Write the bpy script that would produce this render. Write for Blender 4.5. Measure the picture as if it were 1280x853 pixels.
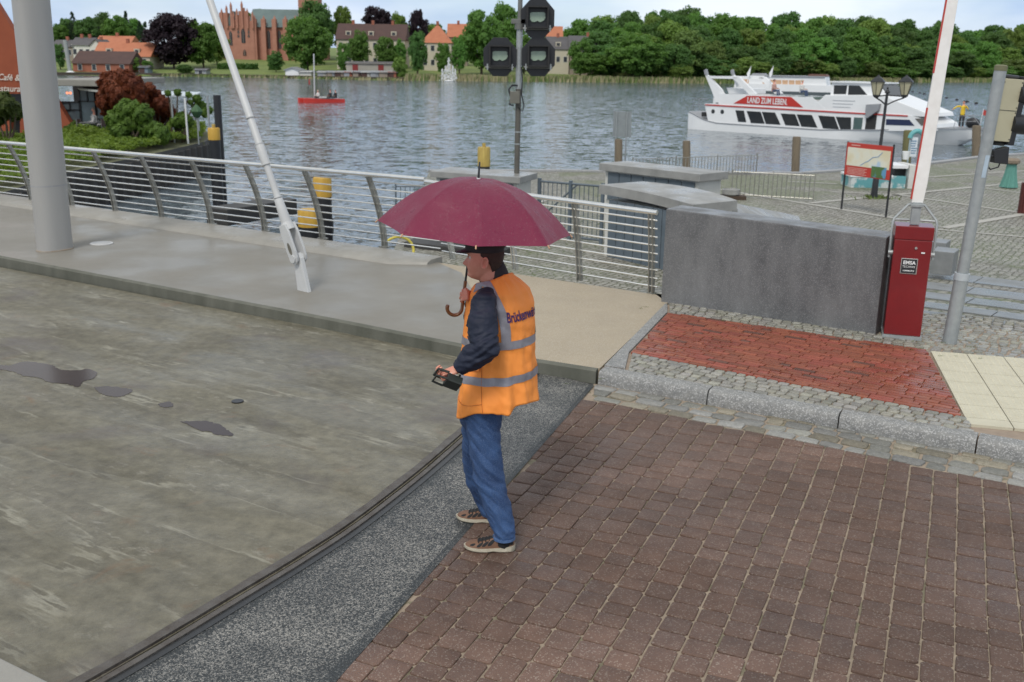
import bpy, bmesh, math, random
from mathutils import Vector, Matrix, noise
import numpy as np
R = math.radians
random.seed(11)
SC = bpy.context.scene
for o in list(bpy.data.objects): bpy.data.objects.remove(o)
C = SC.collection

# ------------------------------------------------------------------ camera
FPX = 1244.0; HC = 2.75
TH = math.atan((426.5 - 78.) / FPX); RO = R(0.85)
FW = Vector((0, math.cos(TH), -math.sin(TH)))
r0 = Vector((1, 0, 0)); u0 = r0.cross(FW)
RT = r0 * math.cos(RO) + u0 * math.sin(RO); UP = RT.cross(FW)
CO = Vector((0, 0, HC))
cd = bpy.data.cameras.new('camera'); cam = bpy.data.objects.new('camera', cd); C.objects.link(cam)
cam.matrix_world = Matrix((( RT.x, UP.x, -FW.x, CO.x), (RT.y, UP.y, -FW.y, CO.y), (RT.z, UP.z, -FW.z, CO.z), (0, 0, 0, 1)))
cd.sensor_width = 36; cd.lens = FPX * 36 / 1280; cd.clip_end = 5000; cd.clip_start = .05
cd.dof.use_dof = True; cd.dof.focus_distance = 6.0; cd.dof.aperture_fstop = 4.0
SC.camera = cam

# ------------------------------------------------------------------ sky, sun, exposure
SUN_EL, SUN_AZ = R(52), R(200)      # azimuth clockwise from +Y
w = bpy.data.worlds.new('World'); SC.world = w; w.use_nodes = True
nt = w.node_tree; nt.nodes.clear()
def wn(t, **k):
    n = nt.nodes.new(t)
    for a, b in k.items(): setattr(n, a, b)
    return n
sky = wn('ShaderNodeTexSky', sky_type='NISHITA', sun_disc=False, sun_elevation=SUN_EL, sun_rotation=SUN_AZ, air_density=1.0, dust_density=.8)
tc = wn('ShaderNodeTexCoord'); mp = wn('ShaderNodeMapping'); mp.inputs['Scale'].default_value = (1.0, 1.0, 3.4)
n1 = wn('ShaderNodeTexNoise'); n1.inputs['Scale'].default_value = 2.3; n1.inputs['Detail'].default_value = 7; n1.inputs['Roughness'].default_value = .55
mp.inputs['Location'].default_value = (0.35, .2, 0)
cr = wn('ShaderNodeValToRGB'); cr.color_ramp.elements[0].position = .40; cr.color_ramp.elements[1].position = .60
n2 = wn('ShaderNodeTexNoise'); n2.inputs['Scale'].default_value = 2.1; n2.inputs['Detail'].default_value = 6
cc = wn('ShaderNodeValToRGB'); cc.color_ramp.elements[0].position = .42; cc.color_ramp.elements[1].position = .58
cc.color_ramp.elements[0].color = (4.9, 6.2, 8.7, 1); cc.color_ramp.elements[1].color = (9.9, 10.2, 10.6, 1)
mx = wn('ShaderNodeMixRGB'); mm = wn('ShaderNodeMath', operation='MULTIPLY_ADD'); mm.inputs[1].default_value = .40; mm.inputs[2].default_value = .56
sk = wn('ShaderNodeMixRGB', blend_type='MULTIPLY'); sk.inputs[0].default_value = 1; sk.inputs[2].default_value = (1.2, 1.25, 1.3, 1)
bg = wn('ShaderNodeBackground'); bg.inputs['Strength'].default_value = .094
ow = wn('ShaderNodeOutputWorld')
L = nt.links.new
L(tc.outputs['Generated'], mp.inputs['Vector']); L(mp.outputs[0], n1.inputs['Vector']); L(mp.outputs[0], n2.inputs['Vector'])
L(n1.outputs['Fac'], cr.inputs[0]); L(cr.outputs[0], mm.inputs[0]); L(n2.outputs['Fac'], cc.inputs[0])
L(sky.outputs[0], sk.inputs[1]); L(sk.outputs[0], mx.inputs[1]); L(cc.outputs[0], mx.inputs[2]); L(mm.outputs[0], mx.inputs[0])
gs = wn('ShaderNodeSeparateXYZ'); L(tc.outputs['Generated'], gs.inputs[0])
gr_ = wn('ShaderNodeValToRGB'); gr_.color_ramp.elements[0].position = .05; gr_.color_ramp.elements[1].position = .45
gr_.color_ramp.elements[0].color = (.80, .83, .87, 1); gr_.color_ramp.elements[1].color = (1, .93, .79, 1); L(gs.outputs[2], gr_.inputs[0])
gm_ = wn('ShaderNodeMixRGB', blend_type='MULTIPLY'); gm_.inputs[0].default_value = 1; L(mx.outputs[0], gm_.inputs[1]); L(gr_.outputs[0], gm_.inputs[2])
L(gm_.outputs[0], bg.inputs['Color']); L(bg.outputs[0], ow.inputs['Surface'])
sd = bpy.data.lights.new('sun', 'SUN'); so = bpy.data.objects.new('sun', sd); C.objects.link(so)
sd.energy = 1.5; sd.angle = R(14); sd.color = (1, .955, .88)
so.rotation_euler = (R(90) - SUN_EL, 0, -SUN_AZ + math.pi)
so.location = (0, 0, 30)
SC.view_settings.view_transform = 'Standard'; SC.view_settings.look = 'None'; SC.view_settings.gamma = 1
SC.view_settings.exposure = 0.38
SC.render.engine = 'CYCLES'
try: SC.cycles.max_bounces = 6; SC.cycles.transparent_max_bounces = 8
except Exception: pass

# ------------------------------------------------------------------ point helpers (real positions on real planes)
def ray(x, y): return FW * FPX + RT * (x - 640) - UP * (y - 426.5)
def G(x, y, z=0.0):
    d = ray(x, y); return CO + d * ((z - HC) / d.z)
def A(x, y, Y):
    d = ray(x, y); return CO + d * (Y / d.y)
def V(*a): return Vector(a)

# ------------------------------------------------------------------ mesh builder
class MB:
    def __init__(s): s.v = []; s.f = []; s.m = []; s.c = []; s.mi = 0; s.col = None
    def add(s, vs, fs):
        b = len(s.v); s.v += [tuple(p) for p in vs]
        for f in fs: s.f.append([b + i for i in f]); s.m.append(s.mi); s.c.append(s.col)
    def box(s, c, d, rot=None, rz=None):
        if rz is not None: rot = Matrix.Rotation(rz, 3, 'Z')
        x, y, z = d[0] / 2, d[1] / 2, d[2] / 2
        p = [V(a, b, e) for a in (-x, x) for b in (-y, y) for e in (-z, z)]
        if rot: p = [rot @ q for q in p]
        s.add([q + V(*c) for q in p], [(0, 1, 3, 2), (4, 6, 7, 5), (0, 4, 5, 1), (2, 3, 7, 6), (0, 2, 6, 4), (1, 5, 7, 3)])
        return s
    def prism(s, poly, z0, z1):      # poly: xy list, counter-clockwise; z may be lists
        n = len(poly)
        a = z0 if hasattr(z0, '__len__') else [z0] * n; b = z1 if hasattr(z1, '__len__') else [z1] * n
        vs = [(p[0], p[1], a[i]) for i, p in enumerate(poly)] + [(p[0], p[1], b[i]) for i, p in enumerate(poly)]
        s.add(vs, [list(range(n))[::-1], list(range(n, 2 * n))] + [(i, (i + 1) % n, n + (i + 1) % n, n + i) for i in range(n)])
        return s
    def slab(s, pts, n):             # planar polygon pts (3d) given thickness vector n
        k = len(pts); n = V(*n)
        vs = [V(*p) for p in pts] + [V(*p) + n for p in pts]
        s.add(vs, [list(range(k))[::-1], list(range(k, 2 * k))] + [(i, (i + 1) % k, k + (i + 1) % k, k + i) for i in range(k)])
        return s
    def sheet(s, pts): s.add(pts, [list(range(len(pts)))]); return s
    def tube(s, path, r, seg=8, cap=True, flat=None):
        path = [V(*p) for p in path]; n = len(path)
        rr = r if hasattr(r, '__len__') else [r] * n
        t = (path[1] - path[0]).normalized(); up = V(0, 0, 1) if abs(t.z) < .9 else V(0, 1, 0)
        if flat is not None: up = V(*flat)
        a = t.cross(up).normalized(); vs = []
        for i in range(n):
            t = (path[min(i + 1, n - 1)] - path[max(i - 1, 0)]).normalized()
            a = (a - t * a.dot(t)).normalized(); b = t.cross(a)
            r_ = rr[i]; ra, rb = r_ if hasattr(r_, '__len__') else (r_, r_)
            for k in range(seg):
                q = 2 * math.pi * k / seg
                vs.append(path[i] + a * math.cos(q) * ra + b * math.sin(q) * rb)
        fs = [(i * seg + k, i * seg + (k + 1) % seg, (i + 1) * seg + (k + 1) % seg, (i + 1) * seg + k) for i in range(n - 1) for k in range(seg)]
        if cap: fs += [list(range(seg))[::-1], list(range((n - 1) * seg, n * seg))]
        s.add(vs, fs); return s
    def lathe(s, prof, c=(0, 0, 0), seg=20, sx=1, sy=1):
        vs = []
        for r, z in prof:
            for k in range(seg):
                q = 2 * math.pi * k / seg; vs.append((c[0] + r * math.cos(q) * sx, c[1] + r * math.sin(q) * sy, c[2] + z))
        n = len(prof)
        fs = [(i * seg + k, i * seg + (k + 1) % seg, (i + 1) * seg + (k + 1) % seg, (i + 1) * seg + k) for i in range(n - 1) for k in range(seg)]
        fs += [list(range(seg))[::-1], list(range((n - 1) * seg, n * seg))]
        s.add(vs, fs); return s
    def rings(s, rs, closed=True, cap0=True, cap1=True):
        n = len(rs[0]); vs = [p for r in rs for p in r]; fs = []
        for i in range(len(rs) - 1):
            for k in range(n if closed else n - 1):
                fs.append((i * n + k, i * n + (k + 1) % n, (i + 1) * n + (k + 1) % n, (i + 1) * n + k))
        if cap0: fs.append(list(range(n))[::-1])
        if cap1: fs.append(list(range((len(rs) - 1) * n, len(rs) * n)))
        s.add(vs, fs); return s
    def ball(s, c, r, seg=10, rn=7):
        rx, ry, rz = r if hasattr(r, '__len__') else (r, r, r)
        rs = []
        for i in range(rn + 1):
            a = math.pi * (i + .02) / (rn + .04) - math.pi / 2
            rs.append([(c[0] + rx * math.cos(a) * math.cos(2 * math.pi * k / seg), c[1] + ry * math.cos(a) * math.sin(2 * math.pi * k / seg), c[2] + rz * math.sin(a)) for k in range(seg)])
        s.rings(rs); return s
    def build(s, name, mat, parent=None, smooth=False, bevel=0, loc=None, fix=True, ang=40):
        me = bpy.data.meshes.new(name)
        off = loc if loc is not None else (parent_loc(parent) if parent else V(0, 0, 0))
        me.from_pydata([(p[0] - off[0], p[1] - off[1], p[2] - off[2]) for p in s.v], [], s.f)
        for m in (mat if isinstance(mat, (list, tuple)) else [mat]): me.materials.append(m)
        if any(s.m): me.polygons.foreach_set('material_index', s.m)
        if any(c is not None for c in s.c):
            at = me.color_attributes.new('tint', 'FLOAT_COLOR', 'CORNER')
            d = []
            for f, c in zip(s.f, s.c):
                c = c or (.5, .5, .5); d += [c[0], c[1], c[2], 1] * len(f)
            at.data.foreach_set('color', d)
        if fix:
            bm = bmesh.new(); bm.from_mesh(me); bmesh.ops.recalc_face_normals(bm, faces=bm.faces)
            if bevel:
                es = [e for e in bm.edges if len(e.link_faces) == 2 and e.calc_face_angle(0) > R(35)]
                bmesh.ops.bevel(bm, geom=es, offset=bevel, segments=2, affect='EDGES', profile=.6, clamp_overlap=True)
            bm.to_mesh(me); bm.free()
        if smooth:
            me.polygons.foreach_set('use_smooth', [True] * len(me.polygons))
            if smooth != 'all':
                try: me.set_sharp_from_angle(angle=R(ang))
                except Exception: pass
        me.update()
        o = bpy.data.objects.new(name, me); C.objects.link(o)
        if parent: o.parent = parent
        elif loc is not None: o.location = loc
        return o
ORG = {}
def parent_loc(p):
    return ORG[p.name]
def thing(name, label, cat, loc, group=None, kind=None):
    o = bpy.data.objects.new(name, None); o.empty_display_size = .3; C.objects.link(o)
    o.location = V(*loc); ORG[o.name] = V(*loc); tag(o, label, cat, group, kind); return o
def tag(o, label=None, cat=None, group=None, kind=None):
    if label: o['label'] = label
    if cat: o['category'] = cat
    if group: o['group'] = group
    if kind: o['kind'] = kind
    return o
def sub(o):                       # register a mesh part as a parent for sub-parts (same origin as its thing)
    p = o.parent; ORG[o.name] = ORG[p.name]; return o
def struct(o, label=None): o['kind'] = 'structure'; return o
def kids(o): return [c for c in C.objects if c.parent == o]
def copytree(o, loc=None, rz=None, scale=None, label=None, parent=None):
    c = o.copy(); C.objects.link(c)
    if parent: c.parent = parent
    else:
        if loc is not None: c.location = loc
        if rz is not None: c.rotation_euler = (0, 0, rz)
        if scale is not None: c.scale = scale
        if label: c['label'] = label
    for ch in CH.get(o.name, []): copytree(ch, parent=c)
    return c
CH = {}
def remember(o):
    CH[o.name] = kids(o)
    for c in CH[o.name]: CH[c.name] = kids(c)
    return o

# ------------------------------------------------------------------ materials
MT = {}
def mat(name, col, rough=.6, col2=None, scale=5., metal=0., bump=0., bscale=None, spec=.5, detail=5, contrast=.25, tint=False, stretch=None,
        speck=None, wet=None, coat=0., trans=0., emit=None, objrand=0., uv='Object'):
    if name in MT: return MT[name]
    m = bpy.data.materials.new(name); m.use_nodes = True; t = m.node_tree; N = t.nodes; K = t.links.new
    p = N['Principled BSDF']; p.inputs['Roughness'].default_value = rough; p.inputs['Metallic'].default_value = metal
    p.inputs['Specular IOR Level'].default_value = spec; p.inputs['Coat Weight'].default_value = coat
    tcn = N.new('ShaderNodeTexCoord'); vec = tcn.outputs[uv]
    if stretch:
        q = N.new('ShaderNodeMapping'); q.inputs['Scale'].default_value = stretch[:3]
        if len(stretch) > 3: q.inputs['Rotation'].default_value = (0, 0, stretch[3])
        K(vec, q.inputs[0]); svec = q.outputs[0]
    else: svec = vec
    if col2 is None: col2 = tuple(c * .72 for c in col)
    nz = N.new('ShaderNodeTexNoise'); nz.inputs['Scale'].default_value = scale; nz.inputs['Detail'].default_value = detail; nz.inputs['Roughness'].default_value = .62
    K(svec, nz.inputs['Vector'])
    rp = N.new('ShaderNodeValToRGB'); rp.color_ramp.elements[0].position = .5 - contrast; rp.color_ramp.elements[1].position = .5 + contrast
    rp.color_ramp.elements[0].color = (*col2, 1); rp.color_ramp.elements[1].color = (*col, 1)
    K(nz.outputs['Fac'], rp.inputs[0]); out = rp.outputs[0]
    if speck:      # (colour, scale, threshold, strength) small flecks
        vn = N.new('ShaderNodeTexVoronoi'); vn.inputs['Scale'].default_value = speck[1]; K(vec, vn.inputs['Vector'])
        sx = N.new('ShaderNodeSeparateColor'); K(vn.outputs['Color'], sx.inputs[0])
        gt = N.new('ShaderNodeMath'); gt.operation = 'GREATER_THAN'; gt.inputs[1].default_value = speck[2]; K(sx.outputs[0], gt.inputs[0])
        sm = N.new('ShaderNodeMath'); sm.operation = 'MULTIPLY'; sm.inputs[1].default_value = speck[3]; K(gt.outputs[0], sm.inputs[0])
        mxn = N.new('ShaderNodeMixRGB'); mxn.inputs[2].default_value = (*speck[0], 1); K(out, mxn.inputs[1]); K(sm.outputs[0], mxn.inputs[0]); out = mxn.outputs[0]
    if tint:
        at = N.new('ShaderNodeAttribute'); at.attribute_name = 'tint'
        tm = N.new('ShaderNodeMixRGB'); tm.blend_type = 'MULTIPLY'; tm.inputs[0].default_value = 1; K(out, tm.inputs[1]); K(at.outputs['Color'], tm.inputs[2])
        sc = N.new('ShaderNodeMixRGB'); sc.blend_type = 'ADD'; sc.inputs[0].default_value = 1; K(tm.outputs[0], sc.inputs[1]); K(tm.outputs[0], sc.inputs[2]); out = sc.outputs[0]
    if objrand:
        oi = N.new('ShaderNodeObjectInfo'); hs = N.new('ShaderNodeHueSaturation')
        ma = N.new('ShaderNodeMath'); ma.operation = 'MULTIPLY_ADD'; ma.inputs[1].default_value = objrand; ma.inputs[2].default_value = 1 - objrand / 2
        K(oi.outputs['Random'], ma.inputs[0]); K(ma.outputs[0], hs.inputs['Value'])
        mb = N.new('ShaderNodeMath'); mb.operation = 'MULTIPLY_ADD'; mb.inputs[1].default_value = .025; mb.inputs[2].default_value = .49
        K(oi.outputs['Random'], mb.inputs[0]); K(mb.outputs[0], hs.inputs['Hue']); K(out, hs.inputs['Color']); out = hs.outputs[0]
    K(out, p.inputs['Base Color'])
    if wet:       # (scale, rough_low, rough_high, lo, hi): patches of wet sheen
        wz = N.new('ShaderNodeTexNoise'); wz.inputs['Scale'].default_value = wet[0]; wz.inputs['Detail'].default_value = 4; K(svec, wz.inputs['Vector'])
        mr = N.new('ShaderNodeMapRange'); mr.inputs[1].default_value = wet[3]; mr.inputs[2].default_value = wet[4]; mr.inputs[3].default_value = wet[1]; mr.inputs[4].default_value = wet[2]
        K(wz.outputs['Fac'], mr.inputs[0]); K(mr.outputs[0], p.inputs['Roughness'])
    if bump:
        bz = N.new('ShaderNodeTexNoise'); bz.inputs['Scale'].default_value = bscale or scale * 6; bz.inputs['Detail'].default_value = 4; K(vec, bz.inputs['Vector'])
        bp = N.new('ShaderNodeBump'); bp.inputs['Strength'].default_value = min(1, bump); bp.inputs['Distance'].default_value = .02; K(bz.outputs['Fac'], bp.inputs['Height']); K(bp.outputs[0], p.inputs['Normal'])
    if trans:
        p.inputs['Transmission Weight'].default_value = trans
    if emit:
        p.inputs['Emission Color'].default_value = (*emit[0], 1); p.inputs['Emission Strength'].default_value = emit[1]
    m['out'] = 1; MT[name] = m; return m
concrete = mat('concrete', (.232, .218, .192), .5, (.185, .172, .148), 1.1, spec=.34, bump=.08, bscale=60, wet=(1.0, .30, .6, .38, .64))
edgecon = mat('edge_concrete', (.31, .298, .272), .5, (.23, .22, .198), 2.5, spec=.38, bump=.1, bscale=50, wet=(1.5, .25, .6, .4, .6))
kerbcon = mat('kerb_concrete', (.15, .15, .125), .7, (.065, .068, .052), 3, bump=.15, bscale=40, stretch=(1, 1, .3))
tancon = mat('tan_concrete', (.37, .31, .225), .7, (.31, .26, .19), 2.2, bump=.12, bscale=90, speck=((.5, .46, .4), 160, .8, .4))
steel = mat('brushed_steel', (.80, .80, .79), .25, (.68, .68, .66), 6, metal=.9)
steel_d = mat('weathered_steel', (.42, .42, .39), .38, (.20, .19, .165), 7, metal=.6)
galv = mat('galvanised', (.39, .415, .42), .45, (.29, .315, .325), 14, metal=.35, bump=.03)
blackm = mat('black_metal', (.022, .023, .027), .42, (.014, .015, .018), 8)
blackr = mat('black_matte', (.018, .018, .02), .8, (.03, .03, .03), 10)
whitep = mat('white_paint', (.78, .79, .80), .35, (.68, .69, .70), 2.0)
pylonm = mat('pylon_paint', (.36, .355, .345), .42, (.31, .305, .298), 1.4, stretch=(2.5, 2.5, .25), bump=.02)
redp = mat('red_paint', (.20, .009, .012), .32, (.155, .007, .010), 5, coat=.3)
redflat = mat('red_print', (.50, .045, .03), .5, (.44, .04, .028), 8)
granite = mat('granite', (.34, .34, .345), .55, (.19, .195, .205), 18, bump=.35, bscale=50, speck=((.50, .50, .50), 120, .78, .55))
# ------------------------------------------------------------------ special ground materials
def nodes(m): return m.node_tree.nodes, m.node_tree.links.new
def deck_material():
    m = bpy.data.materials.new('deck_concrete'); m.use_nodes = True; N, K = nodes(m); p = N['Principled BSDF']
    tcn = N.new('ShaderNodeTexCoord'); q = N.new('ShaderNodeMapping'); q.vector_type = 'TEXTURE'; q.inputs['Rotation'].default_value = (0, 0, R(-32.7)); q.inputs['Scale'].default_value = (1.9, .8, 1)
    K(tcn.outputs['Object'], q.inputs[0])
    q9 = N.new('ShaderNodeMapping'); q9.vector_type = 'TEXTURE'; q9.inputs['Rotation'].default_value = (0, 0, R(-32.7)); q9.inputs['Scale'].default_value = (5.5, .85, 1); K(tcn.outputs['Object'], q9.inputs[0])
    def nz(sc, de, ro, v, di=0.):
        n = N.new('ShaderNodeTexNoise'); n.inputs['Scale'].default_value = sc; n.inputs['Detail'].default_value = de; n.inputs['Roughness'].default_value = ro
        n.inputs['Distortion'].default_value = di; K(v, n.inputs['Vector']); return n.outputs['Fac']
    def ramp(f, els):
        r = N.new('ShaderNodeValToRGB'); e = r.color_ramp.elements
        while len(e) < len(els): e.new(.5)
        for i, (po, co) in enumerate(els): e[i].position = po; e[i].color = (*co, 1)
        K(f, r.inputs[0]); return r.outputs[0]
    def mixc(f, a, b, mode='MIX'):
        x = N.new('ShaderNodeMixRGB'); x.blend_type = mode
        for s, i in ((f, 0), (a, 1), (b, 2)):
            if isinstance(s, (int, float)): x.inputs[i].default_value = s
            elif isinstance(s, tuple): x.inputs[i].default_value = (*s, 1)
            else: K(s, x.inputs[i])
        return x.outputs[0]
    S, O, S9 = q.outputs[0], tcn.outputs['Object'], q9.outputs[0]
    base = ramp(nz(1.2, 12, .74, S, .2), [(.34, (.125, .114, .084)), (.5, (.165, .152, .112)), (.66, (.195, .180, .135))])
    fine = ramp(nz(9, 8, .7, O), [(.3, (.62, .62, .62)), (.7, (1.2, 1.2, 1.2))])
    c = mixc(1., base, fine, 'MULTIPLY')
    # pale dried lime edges: thin isolines of a stretched noise
    iso = nz(.9, 14, .62, S9, .15)
    tide = ramp(iso, [(.40, (1, 1, 1)), (.492, (.84, .83, .82)), (.503, (1, 1, 1))]); c = mixc(1., c, tide, 'MULTIPLY')
    line = ramp(iso, [(.498, (0, 0, 0)), (.502, (1, 1, 1)), (.505, (1, 1, 1)), (.522, (0, 0, 0))])
    br = ramp(nz(2.2, 3, .5, O), [(.46, (0, 0, 0)), (.64, (.5, .5, .5))])
    lf = mixc(1., line, br, 'MULTIPLY')
    c = mixc(lf, c, (.37, .355, .29))
    mot = ramp(nz(11, 10, .78, S, .1), [(.54, (0, 0, 0)), (.62, (.5, .5, .5))]); mot2 = ramp(nz(1.6, 3, .5, S), [(.48, (0, 0, 0)), (.62, (1, 1, 1))])
    c = mixc(mixc(1., mot, mot2, 'MULTIPLY'), c, (.33, .31, .26))
    rust = ramp(nz(2.6, 8, .66, O, .5), [(.60, (0, 0, 0)), (.72, (.55, .55, .55))])
    c = mixc(rust, c, (.17, .105, .06))
    pur = ramp(nz(.9, 5, .55, O, .3), [(.56, (0, 0, 0)), (.70, (.7, .7, .7))])
    c = mixc(pur, c, (.105, .092, .088))
    K(c, p.inputs['Base Color'])
    rr = N.new('ShaderNodeMapRange'); rr.inputs[1].default_value = .4; rr.inputs[2].default_value = .6; rr.inputs[3].default_value = .30; rr.inputs[4].default_value = .62
    K(nz(1.3, 5, .6, S, .4), rr.inputs[0]); K(rr.outputs[0], p.inputs['Roughness']); p.inputs['Specular IOR Level'].default_value = .35
    b = N.new('ShaderNodeBump'); b.inputs['Strength'].default_value = .45; b.inputs['Distance'].default_value = .012
    K(nz(28, 6, .7, O), b.inputs['Height']); b2 = N.new('ShaderNodeBump'); b2.inputs['Strength'].default_value = .3; b2.inputs['Distance'].default_value = .02
    K(iso, b2.inputs['Height']); K(b.outputs[0], b2.inputs['Normal']); K(b2.outputs[0], p.inputs['Normal'])
    return m
deckm = deck_material()
def aggregate_material():
    m = bpy.data.materials.new('aggregate_asphalt'); m.use_nodes = True; N, K = nodes(m); p = N['Principled BSDF']
    tcn = N.new('ShaderNodeTexCoord'); O = tcn.outputs['Object']
    v = N.new('ShaderNodeTexVoronoi'); v.inputs['Scale'].default_value = 150; K(O, v.inputs['Vector'])
    s = N.new('ShaderNodeSeparateColor'); K(v.outputs['Color'], s.inputs[0])
    n = N.new('ShaderNodeTexNoise'); n.inputs['Scale'].default_value = 2.6; n.inputs['Detail'].default_value = 5; n.inputs['Roughness'].default_value = .6; K(O, n.inputs['Vector'])
    mr = N.new('ShaderNodeMapRange'); mr.inputs[1].default_value = .38; mr.inputs[2].default_value = .62; mr.inputs[3].default_value = -.10; mr.inputs[4].default_value = .10; K(n.outputs['Fac'], mr.inputs[0])
    ad = N.new('ShaderNodeMath'); ad.operation = 'ADD'; K(s.outputs[0], ad.inputs[0]); K(mr.outputs[0], ad.inputs[1])
    at = N.new('ShaderNodeAttribute'); at.attribute_name = 'tint'; sb = N.new('ShaderNodeMath'); sb.operation = 'SUBTRACT'; K(ad.outputs[0], sb.inputs[0]); K(at.outputs['Fac'], sb.inputs[1])
    r = N.new('ShaderNodeValToRGB'); e = r.color_ramp.elements
    for x in (.5, .5): e.new(x)
    for i, (po, co) in enumerate([(.40, (.028, .032, .034)), (.50, (.10, .105, .105)), (.72, (.155, .150, .140)), (.97, (.31, .298, .272))]): e[i].position = po; e[i].color = (*co, 1)
    K(sb.outputs[0], r.inputs[0]); K(r.outputs[0], p.inputs['Base Color']); p.inputs['Roughness'].default_value = .5
    b = N.new('ShaderNodeBump'); b.inputs['Strength'].default_value = .7; b.inputs['Distance'].default_value = .008; K(v.outputs['Distance'], b.inputs['Height']); b.invert = True; K(b.outputs[0], p.inputs['Normal'])
    return m
aggm = aggregate_material()
paverm = mat('paver_stone', (.135, .084, .064), .65, (.082, .051, .040), 7, bump=.45, bscale=110, tint=True, spec=.3, speck=((.24, .20, .17), 150, .90, .5), wet=(1.1, .34, .7, .4, .6), contrast=.3)
jointm = mat('sand_joint', (.37, .30, .23), .9, (.20, .16, .12), 9, bump=.3, bscale=90, speck=((.09, .10, .05), 9, .86, .5))
settm = mat('granite_sett', (.38, .372, .34), .6, (.22, .22, .205), 22, bump=.5, bscale=60, tint=True, speck=((.46, .46, .46), 140, .85, .5), wet=(2, .35, .7, .4, .6))
brickm = mat('clinker_brick', (.30, .088, .050), .45, (.21, .058, .036), 22, bump=.25, bscale=90, tint=True, wet=(1.4, .25, .6, .4, .6))
mortarm = mat('mortar', (.34, .27, .21), .85, (.23, .18, .14), 12)
tactm = mat('tactile_slab', (.55, .52, .41), .7, (.47, .44, .34), 6, bump=.2, bscale=70)
kerbgran = mat('kerb_granite', (.27, .268, .258), .6, (.145, .148, .15), 17, bump=.4, bscale=45, speck=((.5, .5, .5), 120, .8, .5))
bitumen = mat('bitumen', (.022, .023, .025), .4, (.035, .036, .038), 20)

# ------------------------------------------------------------------ paving generator: real stones, clipped to an area
def clip(poly, area):            # Sutherland-Hodgman, area convex ccw
    for i in range(len(area)):
        a, b = area[i], area[(i + 1) % len(area)]; out = []
        for j in range(len(poly)):
            p, q = poly[j], poly[(j + 1) % len(poly)]
            sp = (b[0] - a[0]) * (p[1] - a[1]) - (b[1] - a[1]) * (p[0] - a[0]); sq = (b[0] - a[0]) * (q[1] - a[1]) - (b[1] - a[1]) * (q[0] - a[0])
            if sp >= 0: out.append(p)
            if (sp >= 0) != (sq >= 0):
                t = sp / (sp - sq); out.append((p[0] + (q[0] - p[0]) * t, p[1] + (q[1] - p[1]) * t))
        poly = out
        if len(poly) < 3: return []
    return poly
def ccw(a):
    s = sum(a[i][0] * a[(i + 1) % len(a)][1] - a[(i + 1) % len(a)][0] * a[i][1] for i in range(len(a)))
    return a if s > 0 else a[::-1]
def parea(a): return abs(sum(a[i][0] * a[(i + 1) % len(a)][1] - a[(i + 1) % len(a)][0] * a[i][1] for i in range(len(a)))) / 2
def paving(area, o, u, v, rowh, lens, z, gap, rnd, bev, tintf, jit=.004, hj=.002, round_=0.25, base=.05, wob=0.):
    """rows stacked along v, stones laid along u"""
    area = ccw([(p[0], p[1]) for p in area]); mb = MB(); o = V(*o[:2]); u = V(*u[:2]).normalized(); v = V(*v[:2])
    v = (v - u * v.dot(u)).normalized()
    us = [(V(*p) - o).dot(u) for p in area]; vs = [(V(*p) - o).dot(v) for p in area]
    y = min(vs) - .01; row = 0
    while y < max(vs):
        h = rowh * (1 + rnd.uniform(-.05, .05)); x = min(us) - rnd.uniform(0, lens[1])
        while x < max(us):
            l = rnd.choice(lens) if len(lens) > 2 else rnd.uniform(*lens)
            c0, c1 = x + gap / 2, x + l - gap / 2; d0, d1 = y + gap / 2, y + h - gap / 2
            k = min(c1 - c0, d1 - d0) * round_
            j = lambda: rnd.uniform(-jit, jit)
            wb = wob * math.sin(x * .9 + row * .3) + wob * .6 * math.sin(x * 2.3)
            pts = [(c0 + k, d0), (c1 - k, d0), (c1, d0 + k), (c1, d1 - k), (c1 - k, d1), (c0 + k, d1), (c0, d1 - k), (c0, d0 + k)]
            if k < .003: pts = [(c0, d0), (c1, d0), (c1, d1), (c0, d1)]
            pts = [(a + j(), b + j() + wb) for a, b in pts]
            P = [tuple(o + u * a + v * b) for a, b in pts]
            Pc = clip(P, area)
            if len(Pc) >= 3 and parea(Pc) > .2 * parea(P):
                cx = sum(p[0] for p in Pc) / len(Pc); cy = sum(p[1] for p in Pc) / len(Pc)
                zz = z + rnd.uniform(-hj, hj); tx, ty = rnd.uniform(-1, 1) * hj * 8, rnd.uniform(-1, 1) * hj * 8
                def ring(s, dz): 
                    out = []
                    for p in Pc:
                        dx, dy = p[0] - cx, p[1] - cy; le = math.hypot(dx, dy) + 1e-6; f = max(.3, (le - s) / le)
                        out.append((cx + dx * f, cy + dy * f, zz + dz + (dx * tx + dy * ty)))
                    return out
                mb.col = tintf(cx, cy, rnd)
                mb.rings([ring(0, -base), ring(0, -bev * .9), ring(bev * .35, -bev * .3), ring(bev * 1.1, 0)], cap0=False)
            x += l
        y += h; row += 1
    return mb
def xy(p): return (p.x, p.y)

# ------------------------------------------------------------------ bridge axes
RD = V(.84, -.54, 0).normalized()           # along the railing, towards the right
RN = V(RD.y * -1, RD.x, 0)                  # outward, over the water
KU = V(.871, -.491, 0).normalized(); KV = V(.491, .871, 0).normalized()

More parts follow.
